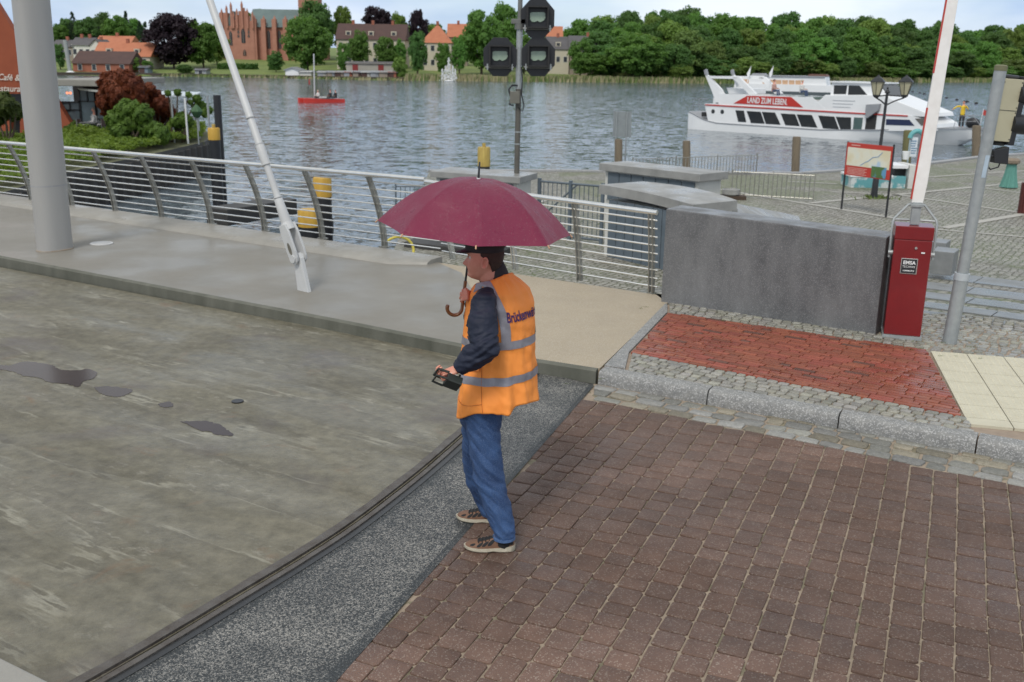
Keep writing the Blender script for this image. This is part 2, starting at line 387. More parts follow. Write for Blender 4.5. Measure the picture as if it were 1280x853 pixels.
# bridge deck (swing span)
arc = [(.17, 8.78), (-.02, 8.1), (-.37, 7.11), (-.64, 6.36), (-.95, 5.61), (-1.18, 5.16), (-1.42, 4.74), (-1.88, 3.96), (-2.5, 3.05), (-3.4, 1.9), (-4.6, .6), (-6.5, -1.2)]
kb = [(.17, 8.78), (-.54, 9.28), (-1.76, 10.05), (-4.14, 11.45), (-6.87, 13.1), (-30, 27.6)]
farL = [(-34, 20), (-20, -4)]
deck_poly = ccw(arc + farL[::-1] + kb[::-1][:-1])
mb = MB(); mb.prism(deck_poly, -.5, 0); struct(mb.build('bridge_deck', deckm))
# expansion joint: rubber groove between two steel/edge strips that follow the arc
def offs(path, d):
    out = []
    for i in range(len(path)):
        a = V(*path[max(i - 1, 0)]); b = V(*path[min(i + 1, len(path) - 1)]); t = (b - a).normalized(); n = V(-t.y, t.x)
        out.append((path[i][0] + n.x * d, path[i][1] + n.y * d))
    return out
def smoothpath(path, k=6):
    P = [V(*p) for p in path]; out = []
    for i in range(len(P) - 1):
        p0, p1, p2, p3 = P[max(i - 1, 0)], P[i], P[i + 1], P[min(i + 2, len(P) - 1)]
        for j in range(k):
            t = j / k; out.append(tuple(.5 * ((2 * p1) + (p2 - p0) * t + (2 * p0 - 5 * p1 + 4 * p2 - p3) * t * t + (3 * p1 - p0 - 3 * p2 + p3) * t ** 3)))
    out.append(tuple(P[-1])); return out
arcs = smoothpath(arc, 6)
def strip(path, d0, d1, z0, z1, name, m, wob=0, seed=1):
    rn = random.Random(seed); a, b = offs(path, d0), offs(path, d1); mb = MB()
    a = [(p[0] + rn.uniform(-wob, wob), p[1]) for p in a]
    rs = [[(p[0], p[1], z0), (p[0], p[1], z1), (q[0], q[1], z1), (q[0], q[1], z0)] for p, q in zip(a, b)]
    mb.rings(rs); return struct(mb.build(name, m))
strip(arcs, -.07, -.012, -.2, .016, 'joint_edge_strip', mat('worn_steel', (.15, .14, .13), .55, (.07, .055, .045), 9, metal=.4, bump=.3), .004)
strip(arcs, .020, .055, -.2, .012, 'joint_edge_strip', mat('worn_steel', (.1, .1, .1)), .002, 3)
strip(arcs, -.012, .020, -.2, -.03, 'joint_gap', blackr)
strip(arcs, .055, .10, -.05, .004, 'joint_sealant', bitumen, .0, 5)
# puddles and cover on the deck
pudm = mat('puddle_water', (.040, .030, .031), .16, (.055, .042, .040), 2.0, spec=.14)
def puddle(px, seed):
    rn = random.Random(seed); P = [G(*p, 0.003) for p in px]; mb = MB()
    out = []
    PS = smoothpath([tuple(p) for p in P + [P[0]]], 5); P = [V(*p) for p in PS[:-1]]
    for i in range(len(P)):
        a, b = P[i], P[(i + 1) % len(P)]
        for k in range(2): 
            q = a.lerp(b, k / 2); d = .22 * (b - a).length
            out.append((q.x + rn.uniform(-d, d), q.y + rn.uniform(-d, d), .003))
    mb.sheet(out); return struct(mb.build('puddle', pudm))
puddle([(-5, 455), (12, 457), (30, 452), (52, 454), (66, 457), (75, 462), (98, 463), (110, 461), (121, 466), (117, 473), (104, 477), (97, 484), (84, 480), (62, 478), (48, 472), (30, 470), (14, 464), (-5, 461)], 1)
puddle([(117, 484), (140, 483), (165, 488), (150, 496), (128, 493)], 2)
puddle([(225, 527), (262, 527), (285, 538), (290, 545), (262, 541)], 3)
puddle([(197, 505), (212, 502), (216, 508), (203, 509)], 5)
mb = MB(); c = G(297, 502, .004); mb.lathe([(.05, 0), (.05, .006), (.04, .007)], c, 16); tag(mb.build('deck_drain_cap', blackm, loc=c), 'small round black cap set flush in the wet concrete carriageway', 'drain cap')

# aggregate strip (tint darkens to bitumen along its edges, as laid)
pe = [(.735, 8.40), (-.80, 3.93), (-1.49, 1.93), (-2.3, .3), (-3.2, -1.4)]
pe = smoothpath(pe, 4)
mb = MB(); K = 14
A0 = [(.14, 8.9)] + offs(arcs, .095)[1:]
def resample(path, n):
    P = [V(*p) for p in path]; d = [0]
    for i in range(1, len(P)): d.append(d[-1] + (P[i] - P[i - 1]).length)
    out = []
    for k in range(n):
        t = d[-1] * k / (n - 1); i = 1
        while i < len(d) - 1 and d[i] < t: i += 1
        f = (t - d[i - 1]) / max(1e-9, d[i] - d[i - 1]); out.append(P[i - 1].lerp(P[i], f))
    return out
ra, rb = resample(A0, 60), resample(pe, 60)
for i in range(59):
    for k in range(K):
        q = [ra[i].lerp(rb[i], k / K), ra[i].lerp(rb[i], (k + 1) / K), ra[i + 1].lerp(rb[i + 1], (k + 1) / K), ra[i + 1].lerp(rb[i + 1], k / K)]
        wd = (ra[i] - rb[i]).length; e = min(k + .5, 1e9) / K * wd; e2 = (K - k - .5) / K * wd
        v_ = max(0, .42 - e * 5, .5 - e2 * 7) + (.12 * noise.noise(V(q[0].x * 3, q[0].y * 3, 0)))
        mb.col = (max(0, v_),) * 3
        mb.sheet([(p.x, p.y, 0.0) for p in q])
struct(mb.build('asphalt_strip', aggm, fix=False))
mb = MB(); mb.prism(ccw([(.17, 8.9), (.77, 8.5)] + [tuple(p) for p in rb[1:]] + [tuple(p) for p in ra[::-1]][:-1]), -.6, -.012); struct(mb.build('road_bed', bitumen))

# paver road
# gutter line between setts and pavers, straight parallel to the kerb
g0 = (.70, 8.02); g1 = (3.95, 6.05)
gd = V(g1[0] - g0[0], g1[1] - g0[1]).normalized()
far = (g0[0] + gd.x * 9, g0[1] + gd.y * 9)
area = ccw([g0, (.50, 7.70), (.32, 7.2), (-.02, 6.22), (-.35, 5.22), (-.57, 4.58), (-.78, 3.95), (-1.17, 2.9), (1.2, 1.6), (5, 1.5), far])
mb = MB(); mb.sheet([(p[0], p[1], -.011) for p in ccw([(.74, 8.48), (.30, 7.23), (-.37, 5.22), (-.8, 3.95), (-1.6, 1.9), (-3.2, -1.4), (-3.4, -8), (25, -16), (25, -5), (3.75, 6.72)])]); struct(mb.build('paver_bed', jointm))
def ptint(x, y, rnd):
    ef = max(0, noise.noise(V(x * .55 + y * .3, y * 1.1, 9)) - .12) * .6
    b = .5 + ef * rnd.uniform(.2, 1) + .05 * noise.noise(V(x * .9, y * .9, 3)) + rnd.uniform(-.06, .06); r_ = rnd.uniform(-.012, .012)
    return (b + r_, b, b - r_)
rnd = random.Random(5)
hull = ccw([(.606, 8.02), (-1.49, 1.93), (5, 1.5), far, g0])
vdir = V(-.40, -.917)
mbp = paving(hull, (g0[0], g0[1]), vdir, gd,   .156, (.12, .14, .17, .19, .2, .15), 0.0, .0088, rnd, .006, ptint, jit=.003, hj=.0022, round_=.085, wob=.006)
struct(mbp.build('paver_road', paverm, smooth=True, fix=False, ang=50))
# coarser outer continuation of the road beyond the frame
mb = MB(); mb.sheet([(p[0], p[1], -.004) for p in ccw([(5, 1.5), (1.2, 1.6), (-1.17, 2.9), (-3.4, -1.4), (-3.4, -8), (25, -16), (25, -7)])]); struct(mb.build('outer_road', mat('outer_road', (.12, .09, .08), .8, (.09, .07, .06), 8, bump=.3)))
# gutter row of rough setts
def stint(x, y, rnd):
    q = rnd.random(); b = rnd.uniform(.24, .46)
    if q < .28: return (b * .97, b * .88, b * .72)
    return (b, b, b * rnd.uniform(.95, 1.03))
gut = [(.80, 8.42), (.72, 8.02), (3.95, 6.06), (5.2, 5.3), (5.3, 5.75), (3.76, 6.68)]
mbg = paving([(.74, 8.43), (g0[0], g0[1] + .0), (g0[0] + gd.x * 5.2, g0[1] + gd.y * 5.2), (.80 + KU.x * 5.2, 8.43 + KU.y * 5.2)], g0, gd, (-gd.y, gd.x), .135, (.14, .26), .001, .018, random.Random(8), .008, stint, jit=.009, hj=.005, round_=.16, wob=.008)
struct(mbg.build('gutter_setts', settm, smooth=True, fix=False, ang=60))

# pavement: concrete footway of the bridge, tan approach, kerbs
kt = [(.77, 8.49), (.29, 8.72), (-.54, 9.27), (-1.76, 10.07), (-4.17, 11.56), (-6.94, 13.26), (-30, 27.9)]
railL = V(-8.9, 18.34, 0); railR = V(1.66, 11.56, 0)
def rail_at(s): return railL.lerp(railR, s)
ext = railL + (railL - railR) * 2
seamP = V(.0, 8.912, .12); seamQ = G(577, 341, .12)
foot = ccw([xy(ext), xy(rail_at(.745)), (seamQ.x, seamQ.y), (seamP.x, seamP.y)] + kt[2:])
mb = MB(); mb.prism(foot, -.45, .12); struct(mb.build('footway', concrete, bevel=0))
tan = ccw([(seamP.x + .002, seamP.y - .001), (seamQ.x + .002, seamQ.y), xy(rail_at(.745) + RD * .012), xy(railR + RD * .05 - RN * .0), (1.78, 11.12), (.79, 8.53), (.29, 8.74)])
mb = MB(); mb.prism(tan, -.45, .118); struct(mb.build('approach_footway', tancon))
# kerb face strips of the bridge footway (darker, worn)
kp = [(-30, 27.9), (-6.94, 13.26), (-4.17, 11.56), (-1.76, 10.07), (-.54, 9.27), (.29, 8.72), (.765, 8.50)]
kp = resample(kp, 60)
mb = MB(); rs = []
for i, p in enumerate(kp):
    a = kp[max(i - 1, 0)]; b = kp[min(i + 1, 59)]; t = (b - a).normalized(); n = V(-t.y, t.x)
    rs.append([(p.x + n.x * .02, p.y + n.y * .02, -.1), (p.x + n.x * .02, p.y + n.y * .02, .123), (p.x - n.x * .012, p.y - n.y * .012, .121), (p.x - n.x * .03, p.y - n.y * .03, .105), (p.x - n.x * .035, p.y - n.y * .035, -.1)])
mb.rings(rs); struct(mb.build('footway_kerb', kerbcon, smooth=True))
# raised edge beam under the railing
ea = railL + (railL - railR) * 1.2; eb = rail_at(.745)
mb = MB(); rs = []
for p in (ea, eb - RD * .45, eb):
    e = 1 if p is not eb else .45
    f = [(-.52 * e, .10), (-.46 * e, .150), (-.28 * e, .178), (.12, .182), (.12, -.5), (-.5 * e, -.5)]
    rs.append([(p.x + RN.x * a, p.y + RN.y * a, z) for a, z in f])
mb.rings(rs); struct(mb.build('edge_beam', edgecon, smooth=True))
# near-side footway corner at the lower left
c0, c1 = G(0, 822, .12), G(66, 855, .12)
d = (c1 - c0).normalized()
mb = MB(); a = c0 - d * 12; b = c1 + d * .1; nn = V(-.6, -.8, 0)
mb.prism(ccw([xy(a), xy(b), xy(b + nn * 1.5), xy(a + nn * 3)]), -.4, .12); struct(mb.build('near_footway', edgecon, bevel=.01))

# granite kerb stones: one run, stone joints modelled as separate blocks inside it
mb = MB(); ks = V(.775, 8.47, 0); kd = V(3.75 - .775, 6.74 - 8.47, 0).normalized(); kn = V(-kd.y, kd.x, 0)
marks = [0, 1.02, 2.10, 3.10, 4.1, 5.1, 6.1]
rn = random.Random(3)
for i in range(len(marks) - 1):
    t0, t1 = marks[i] + .006, marks[i + 1] - .006; n = 26; rs = []
    for k in range(n + 1):
        t = t0 + (t1 - t0) * k / n; p = ks + kd * t
        w1 = .010 * noise.noise(V(t * 6, i, 0)) + .005 * noise.noise(V(t * 17, i, 5)); w2 = .009 * noise.noise(V(t * 7, i, 9))
        pr = [(-.020 + w1 * .4, -.15), (-.014 + w1, .03), (-.006 + w2, .085 + w2 * .5), (.012, .110), (.035, .117), (.135, .121), (.135, -.15)]
        rs.append([(p.x + kn.x * a, p.y + kn.y * a, z) for a, z in pr])
    mb.rings(rs)
struct(mb.build('granite_kerb', kerbgran, smooth=True, ang=60))
# bed under setts + brick
q0 = V(.80, 8.53, 0) + kn * .1
bedp = ccw([(.80, 8.54), (1.79, 11.12), (1.9, 11.9), (6.5, 9.6), (8, 6.6), (6.6, 4.6), (3.82, 6.83)])
mb = MB(); mb.prism(bedp, -.3, .100); struct(mb.build('pavement_bed', mortarm))
# brick field
B = [(1.72, 10.66), (1.13, 9.06), (3.56, 7.40), (4.03, 9.30)]
bu = (V(3.56, 7.40) - V(1.13, 9.06)).normalized()
def btint(x, y, rnd):
    q = rnd.random(); b = rnd.uniform(.42, .58)
    if q < .07: return (b * .5, b * .75, b * .9)
    if q < .2: return (b * .8, b * .85, b * .85)
    return (b, b * rnd.uniform(.85, 1.1), b)
mbb = paving(B, B[1], bu, (-bu.y, bu.x), .068, (.10, .20, .20, .20, .22), .121, .011, random.Random(4), .003, btint, jit=.0015, hj=.0012, round_=.03)
struct(mbb.build('brick_paving', brickm, smooth=True, fix=False, ang=50))
# slab strip on the left of the bricks, sett rows below and above
LB = [(.80, 8.60), (1.75, 11.10), (1.90, 11.10), (1.70, 10.70), (1.10, 9.05), (.98, 8.55)]
mb = MB(); mb.prism(ccw([(.84, 8.62), (1.02, 8.55), (1.11, 9.06), (1.71, 10.68), (1.76, 11.0), (1.755, 11.10)]), .05, .122); struct(mb.build('border_slab', kerbgran, bevel=.004))
lo = [(1.04, 8.50), (1.12, 9.03), (3.57, 7.37), (3.47, 7.02)]
def s2(x, y, rnd):
    b = rnd.uniform(.30, .50); return (b, b * rnd.uniform(.96, 1), b * rnd.uniform(.86, .98))
m1 = paving([(1.04, 8.48), (1.14, 9.03), (3.57, 7.37), (3.50, 7.00)], (1.04, 8.48), bu, (-bu.y, bu.x), .088, (.08, .12), .1225, .014, random.Random(2), .005, s2, jit=.006, hj=.003, round_=.16)
struct(m1.build('sett_border', settm, smooth=True, fix=False, ang=60))
m2 = paving([(1.74, 10.69), (1.80, 11.13), (3.82, 9.86), (4.06, 9.33)], (1.74, 10.7), (V(4.05, 9.33) - V(1.74, 10.7)), (.5, .86), .088, (.08, .12), .1225, .014, random.Random(12), .005, s2, jit=.006, hj=.003, round_=.16)
struct(m2.build('sett_border', settm, smooth=True, fix=False, ang=60))
m3 = paving([(3.80, 9.93), (4.06, 9.27), (7.2, 7.1), (8.9, 8.3), (5.1, 10.75), (4.4, 10.9)], (4.05, 9.3), V(.84, -.54), (.54, .84), .095, (.08, .12), .112, .018, random.Random(13), .006, s2, jit=.008, hj=.004, round_=.18)
struct(m3.build('cobbled_footway', settm, smooth=True, fix=False, ang=60))
# tactile slabs (bright ribbed concrete)
T0 = V(4.07, 9.24); T1 = V(3.585, 7.36); tu = (T1 - T0).normalized(); tv = V(-tu.y, tu.x)
if tv.x < 0: tv = -tv
mb = MB(); mbn = MB()
for i in range(-1, 6):
    for j in range(0, 5):
        s_ = (T1 - T0).length / 6; a = T0 + tu * (i * s_) + tv * (j * s_ - .028)
        q = [a + tu * .004 + tv * .004, a + tu * (s_ - .004) + tv * .004, a + tu * (s_ - .004) + tv * (s_ - .004), a + tu * .004 + tv * (s_ - .004)]
        if i == -1: continue
        mb.prism(ccw([tuple(p) for p in q]), .06, .123)
        if i == 5:
            e0 = a + tu * (s_ + .004); mb.prism(ccw([tuple(e0 + tv * .004), tuple(e0 + tu * .155 + tv * .004), tuple(e0 + tu * .155 + tv * (s_ - .004)), tuple(e0 + tv * (s_ - .004))]), .06, .1225)
        for k in range(6):
            for l in range(6):
                c = a + tu * (s_ * (k + .5) / 6) + tv * (s_ * (l + .5) / 6); mb.lathe([(.013, 0), (.009, .005)], (c.x, c.y, .123), 6)
struct(mb.build('tactile_paving', tactm))
mb = MB(); mb.slab([(T0.x - .02, T0.y, .0), (T1.x - .01, T1.y, .0), (T1.x + .0, T1.y, .0), (T0.x, T0.y, .0)], (0, 0, .12))
# weeds in joints: tiny tufts
grassm = mat('weed_green', (.12, .17, .035), .6, (.07, .11, .02), 30)
mb = MB(); rn = random.Random(7)
for px in [(800, 386), (806, 384), (664, 346), (868, 392), (902, 401), (960, 408), (1010, 414), (751, 474), (708, 480), (1098, 425), (1150, 436)] + [(rn.uniform(1130, 1280), rn.uniform(425, 450)) for _ in range(14)]:
    c = G(*px, .122)
    for k in range(14):
        a = rn.uniform(0, 6.28); l = rn.uniform(.006, .025); o_ = V(rn.gauss(0, .02), rn.gauss(0, .006), 0)
        b = c + o_; mb.sheet([b, b + V(math.cos(a) * .004, math.sin(a) * .004, 0), b + V(math.cos(a) * l, math.sin(a) * l, l * .8)])
tag(mb.build('weeds', grassm, fix=False), 'tiny green weeds growing in the joints of the pavement', 'weeds', kind='stuff')

# ------------------------------------------------------------------ quay square
def cobble_material(name, grass):
    m = bpy.data.materials.new(name); m.use_nodes = True; N, K = nodes(m); p = N['Principled BSDF']
    tcn = N.new('ShaderNodeTexCoord'); O = tcn.outputs['Object']
    q = N.new('ShaderNodeMapping'); q.inputs['Rotation'].default_value = (0, 0, R(33)); q.inputs['Scale'].default_value = (1, 1, 1); K(O, q.inputs[0])
    v = N.new('ShaderNodeTexVoronoi'); v.inputs['Scale'].default_value = 7.5; v.inputs['Randomness'].default_value = .45; K(q.outputs[0], v.inputs['Vector'])
    s = N.new('ShaderNodeSeparateColor'); K(v.outputs['Color'], s.inputs[0])
    r = N.new('ShaderNodeValToRGB'); r.color_ramp.elements[0].color = (.185, .18, .155, 1); r.color_ramp.elements[1].color = (.33, .32, .285, 1); K(s.outputs[0], r.inputs[0])
    e = N.new('ShaderNodeTexVoronoi'); e.feature = 'DISTANCE_TO_EDGE'; e.inputs['Scale'].default_value = 7.5; e.inputs['Randomness'].default_value = .45; K(q.outputs[0], e.inputs['Vector'])
    er = N.new('ShaderNodeValToRGB'); er.color_ramp.elements[0].position = .04; er.color_ramp.elements[1].position = .13; K(e.outputs['Distance'], er.inputs[0])
    n = N.new('ShaderNodeTexNoise'); n.inputs['Scale'].default_value = .35; n.inputs['Detail'].default_value = 8; n.inputs['Roughness'].default_value = .65; K(O, n.inputs['Vector'])
    jr = N.new('ShaderNodeValToRGB'); jr.color_ramp.elements[0].color = (.10, .085, .06, 1); jr.color_ramp.elements[1].color = (.10, .125, .04, 1)
    jr.color_ramp.elements[0].position = .42; jr.color_ramp.elements[1].position = .6; K(n.outputs['Fac'], jr.inputs[0])
    mx = N.new('ShaderNodeMixRGB'); K(er.outputs[0], mx.inputs[0]); K(jr.outputs[0], mx.inputs[1]); K(r.outputs[0], mx.inputs[2])
    gr = N.new('ShaderNodeValToRGB'); gr.color_ramp.elements[0].position = .56 - grass; gr.color_ramp.elements[1].position = .66 - grass; K(n.outputs['Fac'], gr.inputs[0])
    n3 = N.new('ShaderNodeTexNoise'); n3.inputs['Scale'].default_value = 6; n3.inputs['Detail'].default_value = 6; K(O, n3.inputs['Vector'])
    gm = N.new('ShaderNodeMath'); gm.operation = 'MULTIPLY'; K(gr.outputs[0], gm.inputs[0]); K(n3.outputs['Fac'], gm.inputs[1])
    mx2 = N.new('ShaderNodeMixRGB'); K(gm.outputs[0], mx2.inputs[0]); K(mx.outputs[0], mx2.inputs[1]); mx2.inputs[2].default_value = (.11, .13, .045, 1)
    K(mx2.outputs[0], p.inputs['Base Color']); p.inputs['Roughness'].default_value = .6
    b = N.new('ShaderNodeBump'); b.inputs['Strength'].default_value = .8; b.inputs['Distance'].default_value = .03; K(er.outputs[0], b.inputs['Height']); K(b.outputs[0], p.inputs['Normal'])
    return m
cob = cobble_material('square_cobbles', -.04); cobg = cobble_material('mossy_cobbles', .14)
O0 = V(1.65, 11.58, 0)
def TS(t, s): return O0 + RD * t + RN * s
def ts(p): q = V(p[0], p[1], 0) - V(O0.x, O0.y, 0); return q.dot(RD), q.dot(RN)
def zsq(t, s):
    zr = float(np.interp(s, [-9, .9, 2.3, 4, 5.8, 7.9, 10.2, 12.9], [.09, .09, -.2, -.4, -.6, -.8, -1.0, -1.2]))
    zl = float(np.interp(s, [-9, .2, .5, 4.5], [-.12, -.14, -.2, -1.2]))
    f = min(1, max(0, (t + 1.4) / 1.4)); return zl * (1 - f) + zr * f
# quay edge polyline in world from its place in the square's plane
qe = [G(478, 345, -1.2), G(515, 260, -1.2), G(537, 214, -1.2), G(700, 214, -1.2), G(900, 217, -1.2), G(1000, 217, -1.2), G(1130, 208, -1.2), G(1220, 197, -1.2), G(1290, 192, -1.2)]
last = qe[-1]; qe.append(last + (last - qe[-2]) * 12)
mb = MB()
# fan grid: near boundary along the railing line, far boundary the quay edge
near = [TS(t, s) for t, s in [(-3.3, .15), (-2.6, .15), (-1.8, .15), (-.6, .15), (.1, .15), (.1, .4), (1.9, .45), (3.2, .1), (6, -.9), (60, -20)]]
near = resample([(p.x, p.y) for p in near[:9]], 90) + [V(60, -30)]
farp = resample([(p.x, p.y) for p in qe[:9]], 90) + [V(qe[-1].x, qe[-1].y)]
for i in range(90):
    n_ = 90
    for k in range(n_):
        f0, f1 = (k / n_) ** 1.3, ((k + 1) / n_) ** 1.3
        q = [near[i].lerp(farp[i], f0), near[i + 1].lerp(farp[i + 1], f0), near[i + 1].lerp(farp[i + 1], f1), near[i].lerp(farp[i], f1)]
        mb.mi = 1 if (f0 > .72 and i > 40) else 0
        mb.sheet([(p.x, p.y, zsq(*ts(p))) for p in q])
struct(mb.build('quay_square', [cob, cobg], smooth='all', fix=True))
# quay wall down to the water
qw = mat('quay_wall', (.16, .15, .13), .8, (.08, .075, .065), 3, bump=.3)
mb = MB()
for i in range(len(qe) - 1):
    a, b = qe[i], qe[i + 1]; mb.sheet([(a.x, a.y, -1.2), (b.x, b.y, -1.2), (b.x, b.y, -4), (a.x, a.y, -4)])
mb.mi = 0
struct(mb.build('quay_wall', qw))
mb = MB()
cop = [(p.x, p.y) for p in qe]
for i in range(2, len(cop) - 1):
    a, b = V(*cop[i]), V(*cop[i + 1]); t = (b - a).normalized(); n = V(t.y, -t.x)
    mb.prism(ccw([tuple(a), tuple(b), tuple(b + n * .35), tuple(a + n * .35)]), -1.6, -1.13)
struct(mb.build('quay_coping', granite))
# pale granite bands across the square
bandm = mat('granite_band', (.42, .41, .38), .7, (.32, .31, .28), 6, bump=.1)
mb = MB()
for a, b, w_ in [((1012, 254), (1290, 227), .22), ((900, 237), (1125, 274), .2), ((1125, 244), (1290, 268), .2), ((1180, 285), (1290, 266), .26), ((1228, 235), (1290, 243), .18), ((985, 227), (1046, 230), .2), ((1172, 287), (1300, 298), .16), ((1040, 240), (1125, 244), .18), ((640, 262), (700, 246), .15), ((1150, 222), (1290, 213), .2)]:
    P, Q = G(*a, -1.19), G(*b, -1.19)
    P.z = Q.z = 0; t = (Q - P).normalized(); n = V(-t.y, t.x, 0) * w_ / 2; k = 30
    for i in range(k):
        c0, c1 = P.lerp(Q, i / k), P.lerp(Q, (i + 1) / k)
        mb.sheet([(p.x, p.y, zsq(*ts(p)) + .012) for p in (c0 - n, c1 - n, c1 + n, c0 + n)])
struct(mb.build('paving_bands', bandm, fix=True))
# broad shallow steps behind the barrier: granite tread slabs
stepm = mat('step_granite', (.225, .235, .24), .5, (.16, .168, .172), 5, bump=.1, wet=(1.2, .25, .6, .4, .6))
mb = MB()
ss = [.75, 1.9, 3.0, 4.3, 5.8, 7.6]; wd = [.55, .62, .7, .85, 1.0, 1.2]
for k, (s0, wk) in enumerate(zip(ss, wd)):
    t0 = 2.55 - .16 * s0
    rn = random.Random(k); t = t0
    tend = 12
    while t < tend:
        l = rn.uniform(.9, 1.3)
        za, zb = zsq(5, s0), zsq(5, s0 + wk)
        a, b, c, d = TS(t + .008, s0), TS(t + l - .008, s0), TS(t + l - .008, s0 + wk), TS(t + .008, s0 + wk)
        z_ = za - .005
        vs = [(a.x, a.y, za - .3), (b.x, b.y, za - .3), (c.x, c.y, zb - .3), (d.x, d.y, zb - .3), (a.x, a.y, za + .018), (b.x, b.y, za + .018), (c.x, c.y, zb + .022), (d.x, d.y, zb + .022)]
        mb.add(vs, [(0, 3, 2, 1), (4, 5, 6, 7), (0, 1, 5, 4), (1, 2, 6, 5), (2, 3, 7, 6), (3, 0, 4, 7)])
        t += l
struct(mb.build('quay_steps', stepm))

# ------------------------------------------------------------------ water
ZW = -2.4
def water_material():
    m = bpy.data.materials.new('lake_water'); m.use_nodes = True; N, K = nodes(m); p = N['Principled BSDF']
    p.inputs['Base Color'].default_value = (.10, .125, .145, 1); p.inputs['Roughness'].default_value = .09; p.inputs['IOR'].default_value = 1.33; p.inputs['Specular IOR Level'].default_value = .5
    tcn = N.new('ShaderNodeTexCoord'); q = N.new('ShaderNodeMapping'); q.inputs['Rotation'].default_value = (0, 0, R(-12)); q.inputs['Scale'].default_value = (.62, 1.0, 1); K(tcn.outputs['Object'], q.inputs[0])
    acc = None
    for sc, am, de, ds in ((.6, .18, 2, .3), (2.0, .66, 3, .6), (6.5, .55, 3, .4)):
        n = N.new('ShaderNodeTexNoise'); n.inputs['Scale'].default_value = sc; n.inputs['Detail'].default_value = de; n.inputs['Roughness'].default_value = .55; n.inputs['Distortion'].default_value = ds; K(q.outputs[0], n.inputs['Vector'])
        s = N.new('ShaderNodeVectorMath'); s.operation = 'SUBTRACT'; s.inputs[1].default_value = (.5, .5, .5); K(n.outputs['Color'], s.inputs[0])
        k = N.new('ShaderNodeVectorMath'); k.operation = 'MULTIPLY'; k.inputs[1].default_value = (am * .6, am, 0); K(s.outputs[0], k.inputs[0])
        if acc: ad = N.new('ShaderNodeVectorMath'); ad.operation = 'ADD'; K(acc, ad.inputs[0]); K(k.outputs[0], ad.inputs[1]); acc = ad.outputs[0]
        else: acc = k.outputs[0]
    g = N.new('ShaderNodeTexNoise'); g.inputs['Scale'].default_value = .04; g.inputs['Detail'].default_value = 4
    q2 = N.new('ShaderNodeMapping'); q2.inputs['Scale'].default_value = (.5, 1.6, 1); K(tcn.outputs['Object'], q2.inputs[0]); K(q2.outputs[0], g.inputs['Vector'])
    gr = N.new('ShaderNodeMapRange'); gr.inputs[1].default_value = .38; gr.inputs[2].default_value = .62; gr.inputs[3].default_value = .75; gr.inputs[4].default_value = 1.15; K(g.outputs['Fac'], gr.inputs[0])
    sc_ = N.new('ShaderNodeVectorMath'); sc_.operation = 'SCALE'; K(acc, sc_.inputs[0]); K(gr.outputs[0], sc_.inputs['Scale'])
    up = N.new('ShaderNodeVectorMath'); up.operation = 'ADD'; up.inputs[1].default_value = (0, 0, 1); K(sc_.outputs[0], up.inputs[0])
    no = N.new('ShaderNodeVectorMath'); no.operation = 'NORMALIZE'; K(up.outputs[0], no.inputs[0]); K(no.outputs[0], p.inputs['Normal'])
    return m
mb = MB(); mb.sheet([(-900, -60, ZW), (1400, -60, ZW), (1400, 1500, ZW), (-900, 1500, ZW)])
struct(mb.build('lake', water_material(), fix=False))
mb = MB(); mb.sheet([(-3000, -3000, -6), (3000, -3000, -6), (3000, 4000, -6), (-3000, 4000, -6)])
struct(mb.build('lake_bed', mat('lake_bed', (.05, .05, .04), .9, (.04, .04, .03), .01), fix=False))
# far shore terrain
sh = [G(x, y, ZW) for x, y in [(-260, 91), (0, 93.5), (180, 95), (330, 97.5), (480, 100.5), (560, 101.5), (740, 103), (860, 104.5), (980, 104.5), (1100, 103.5), (1280, 102.5), (1600, 104)]]
def shoreY(x):
    return float(np.interp(x, [p.x for p in sh], [p.y for p in sh]))
def zt(x, d):
    # d: metres behind the shoreline
    hill = float(np.interp(x, [-300, -120, -60, 0, 40, 120, 300], [4, 6.5, 4.5, 3, 4, 7, 8]))
    return ZW + float(np.interp(d, [-8, -1, 0, 3, 20, 60, 110, 260, 600], [-2, -.6, .35, .55, 1.6, 2.5 + hill * .35, 3 + hill * .7, 3 + hill * 1.4, 3 + hill * 1.6]))
grassy = mat('far_grass', (.17, .21, .055), .9, (.10, .145, .035), .12, detail=8, contrast=.15)
xs = np.linspace(-420, 620, 210); ds = [-8, -1, 0, 3, 8, 14, 20, 35, 60, 85, 110, 180, 260, 600, 1500]
mb = MB(); vs = []
for d in ds:
    for x in xs:
        vs.append((x, shoreY(x) + d + (1.2 * noise.noise(V(x * .05, 0, 0)) if d < 3 else 0), zt(x, d) + (.5 * noise.noise(V(x * .03, d * .05, 1)) if d > 5 else 0)))
n = len(xs); mb.add(vs, [(j * n + i, j * n + i + 1, (j + 1) * n + i + 1, (j + 1) * n + i) for j in range(len(ds) - 1) for i in range(n - 1)])
struct(mb.build('far_shore', grassy, smooth='all', fix=False))
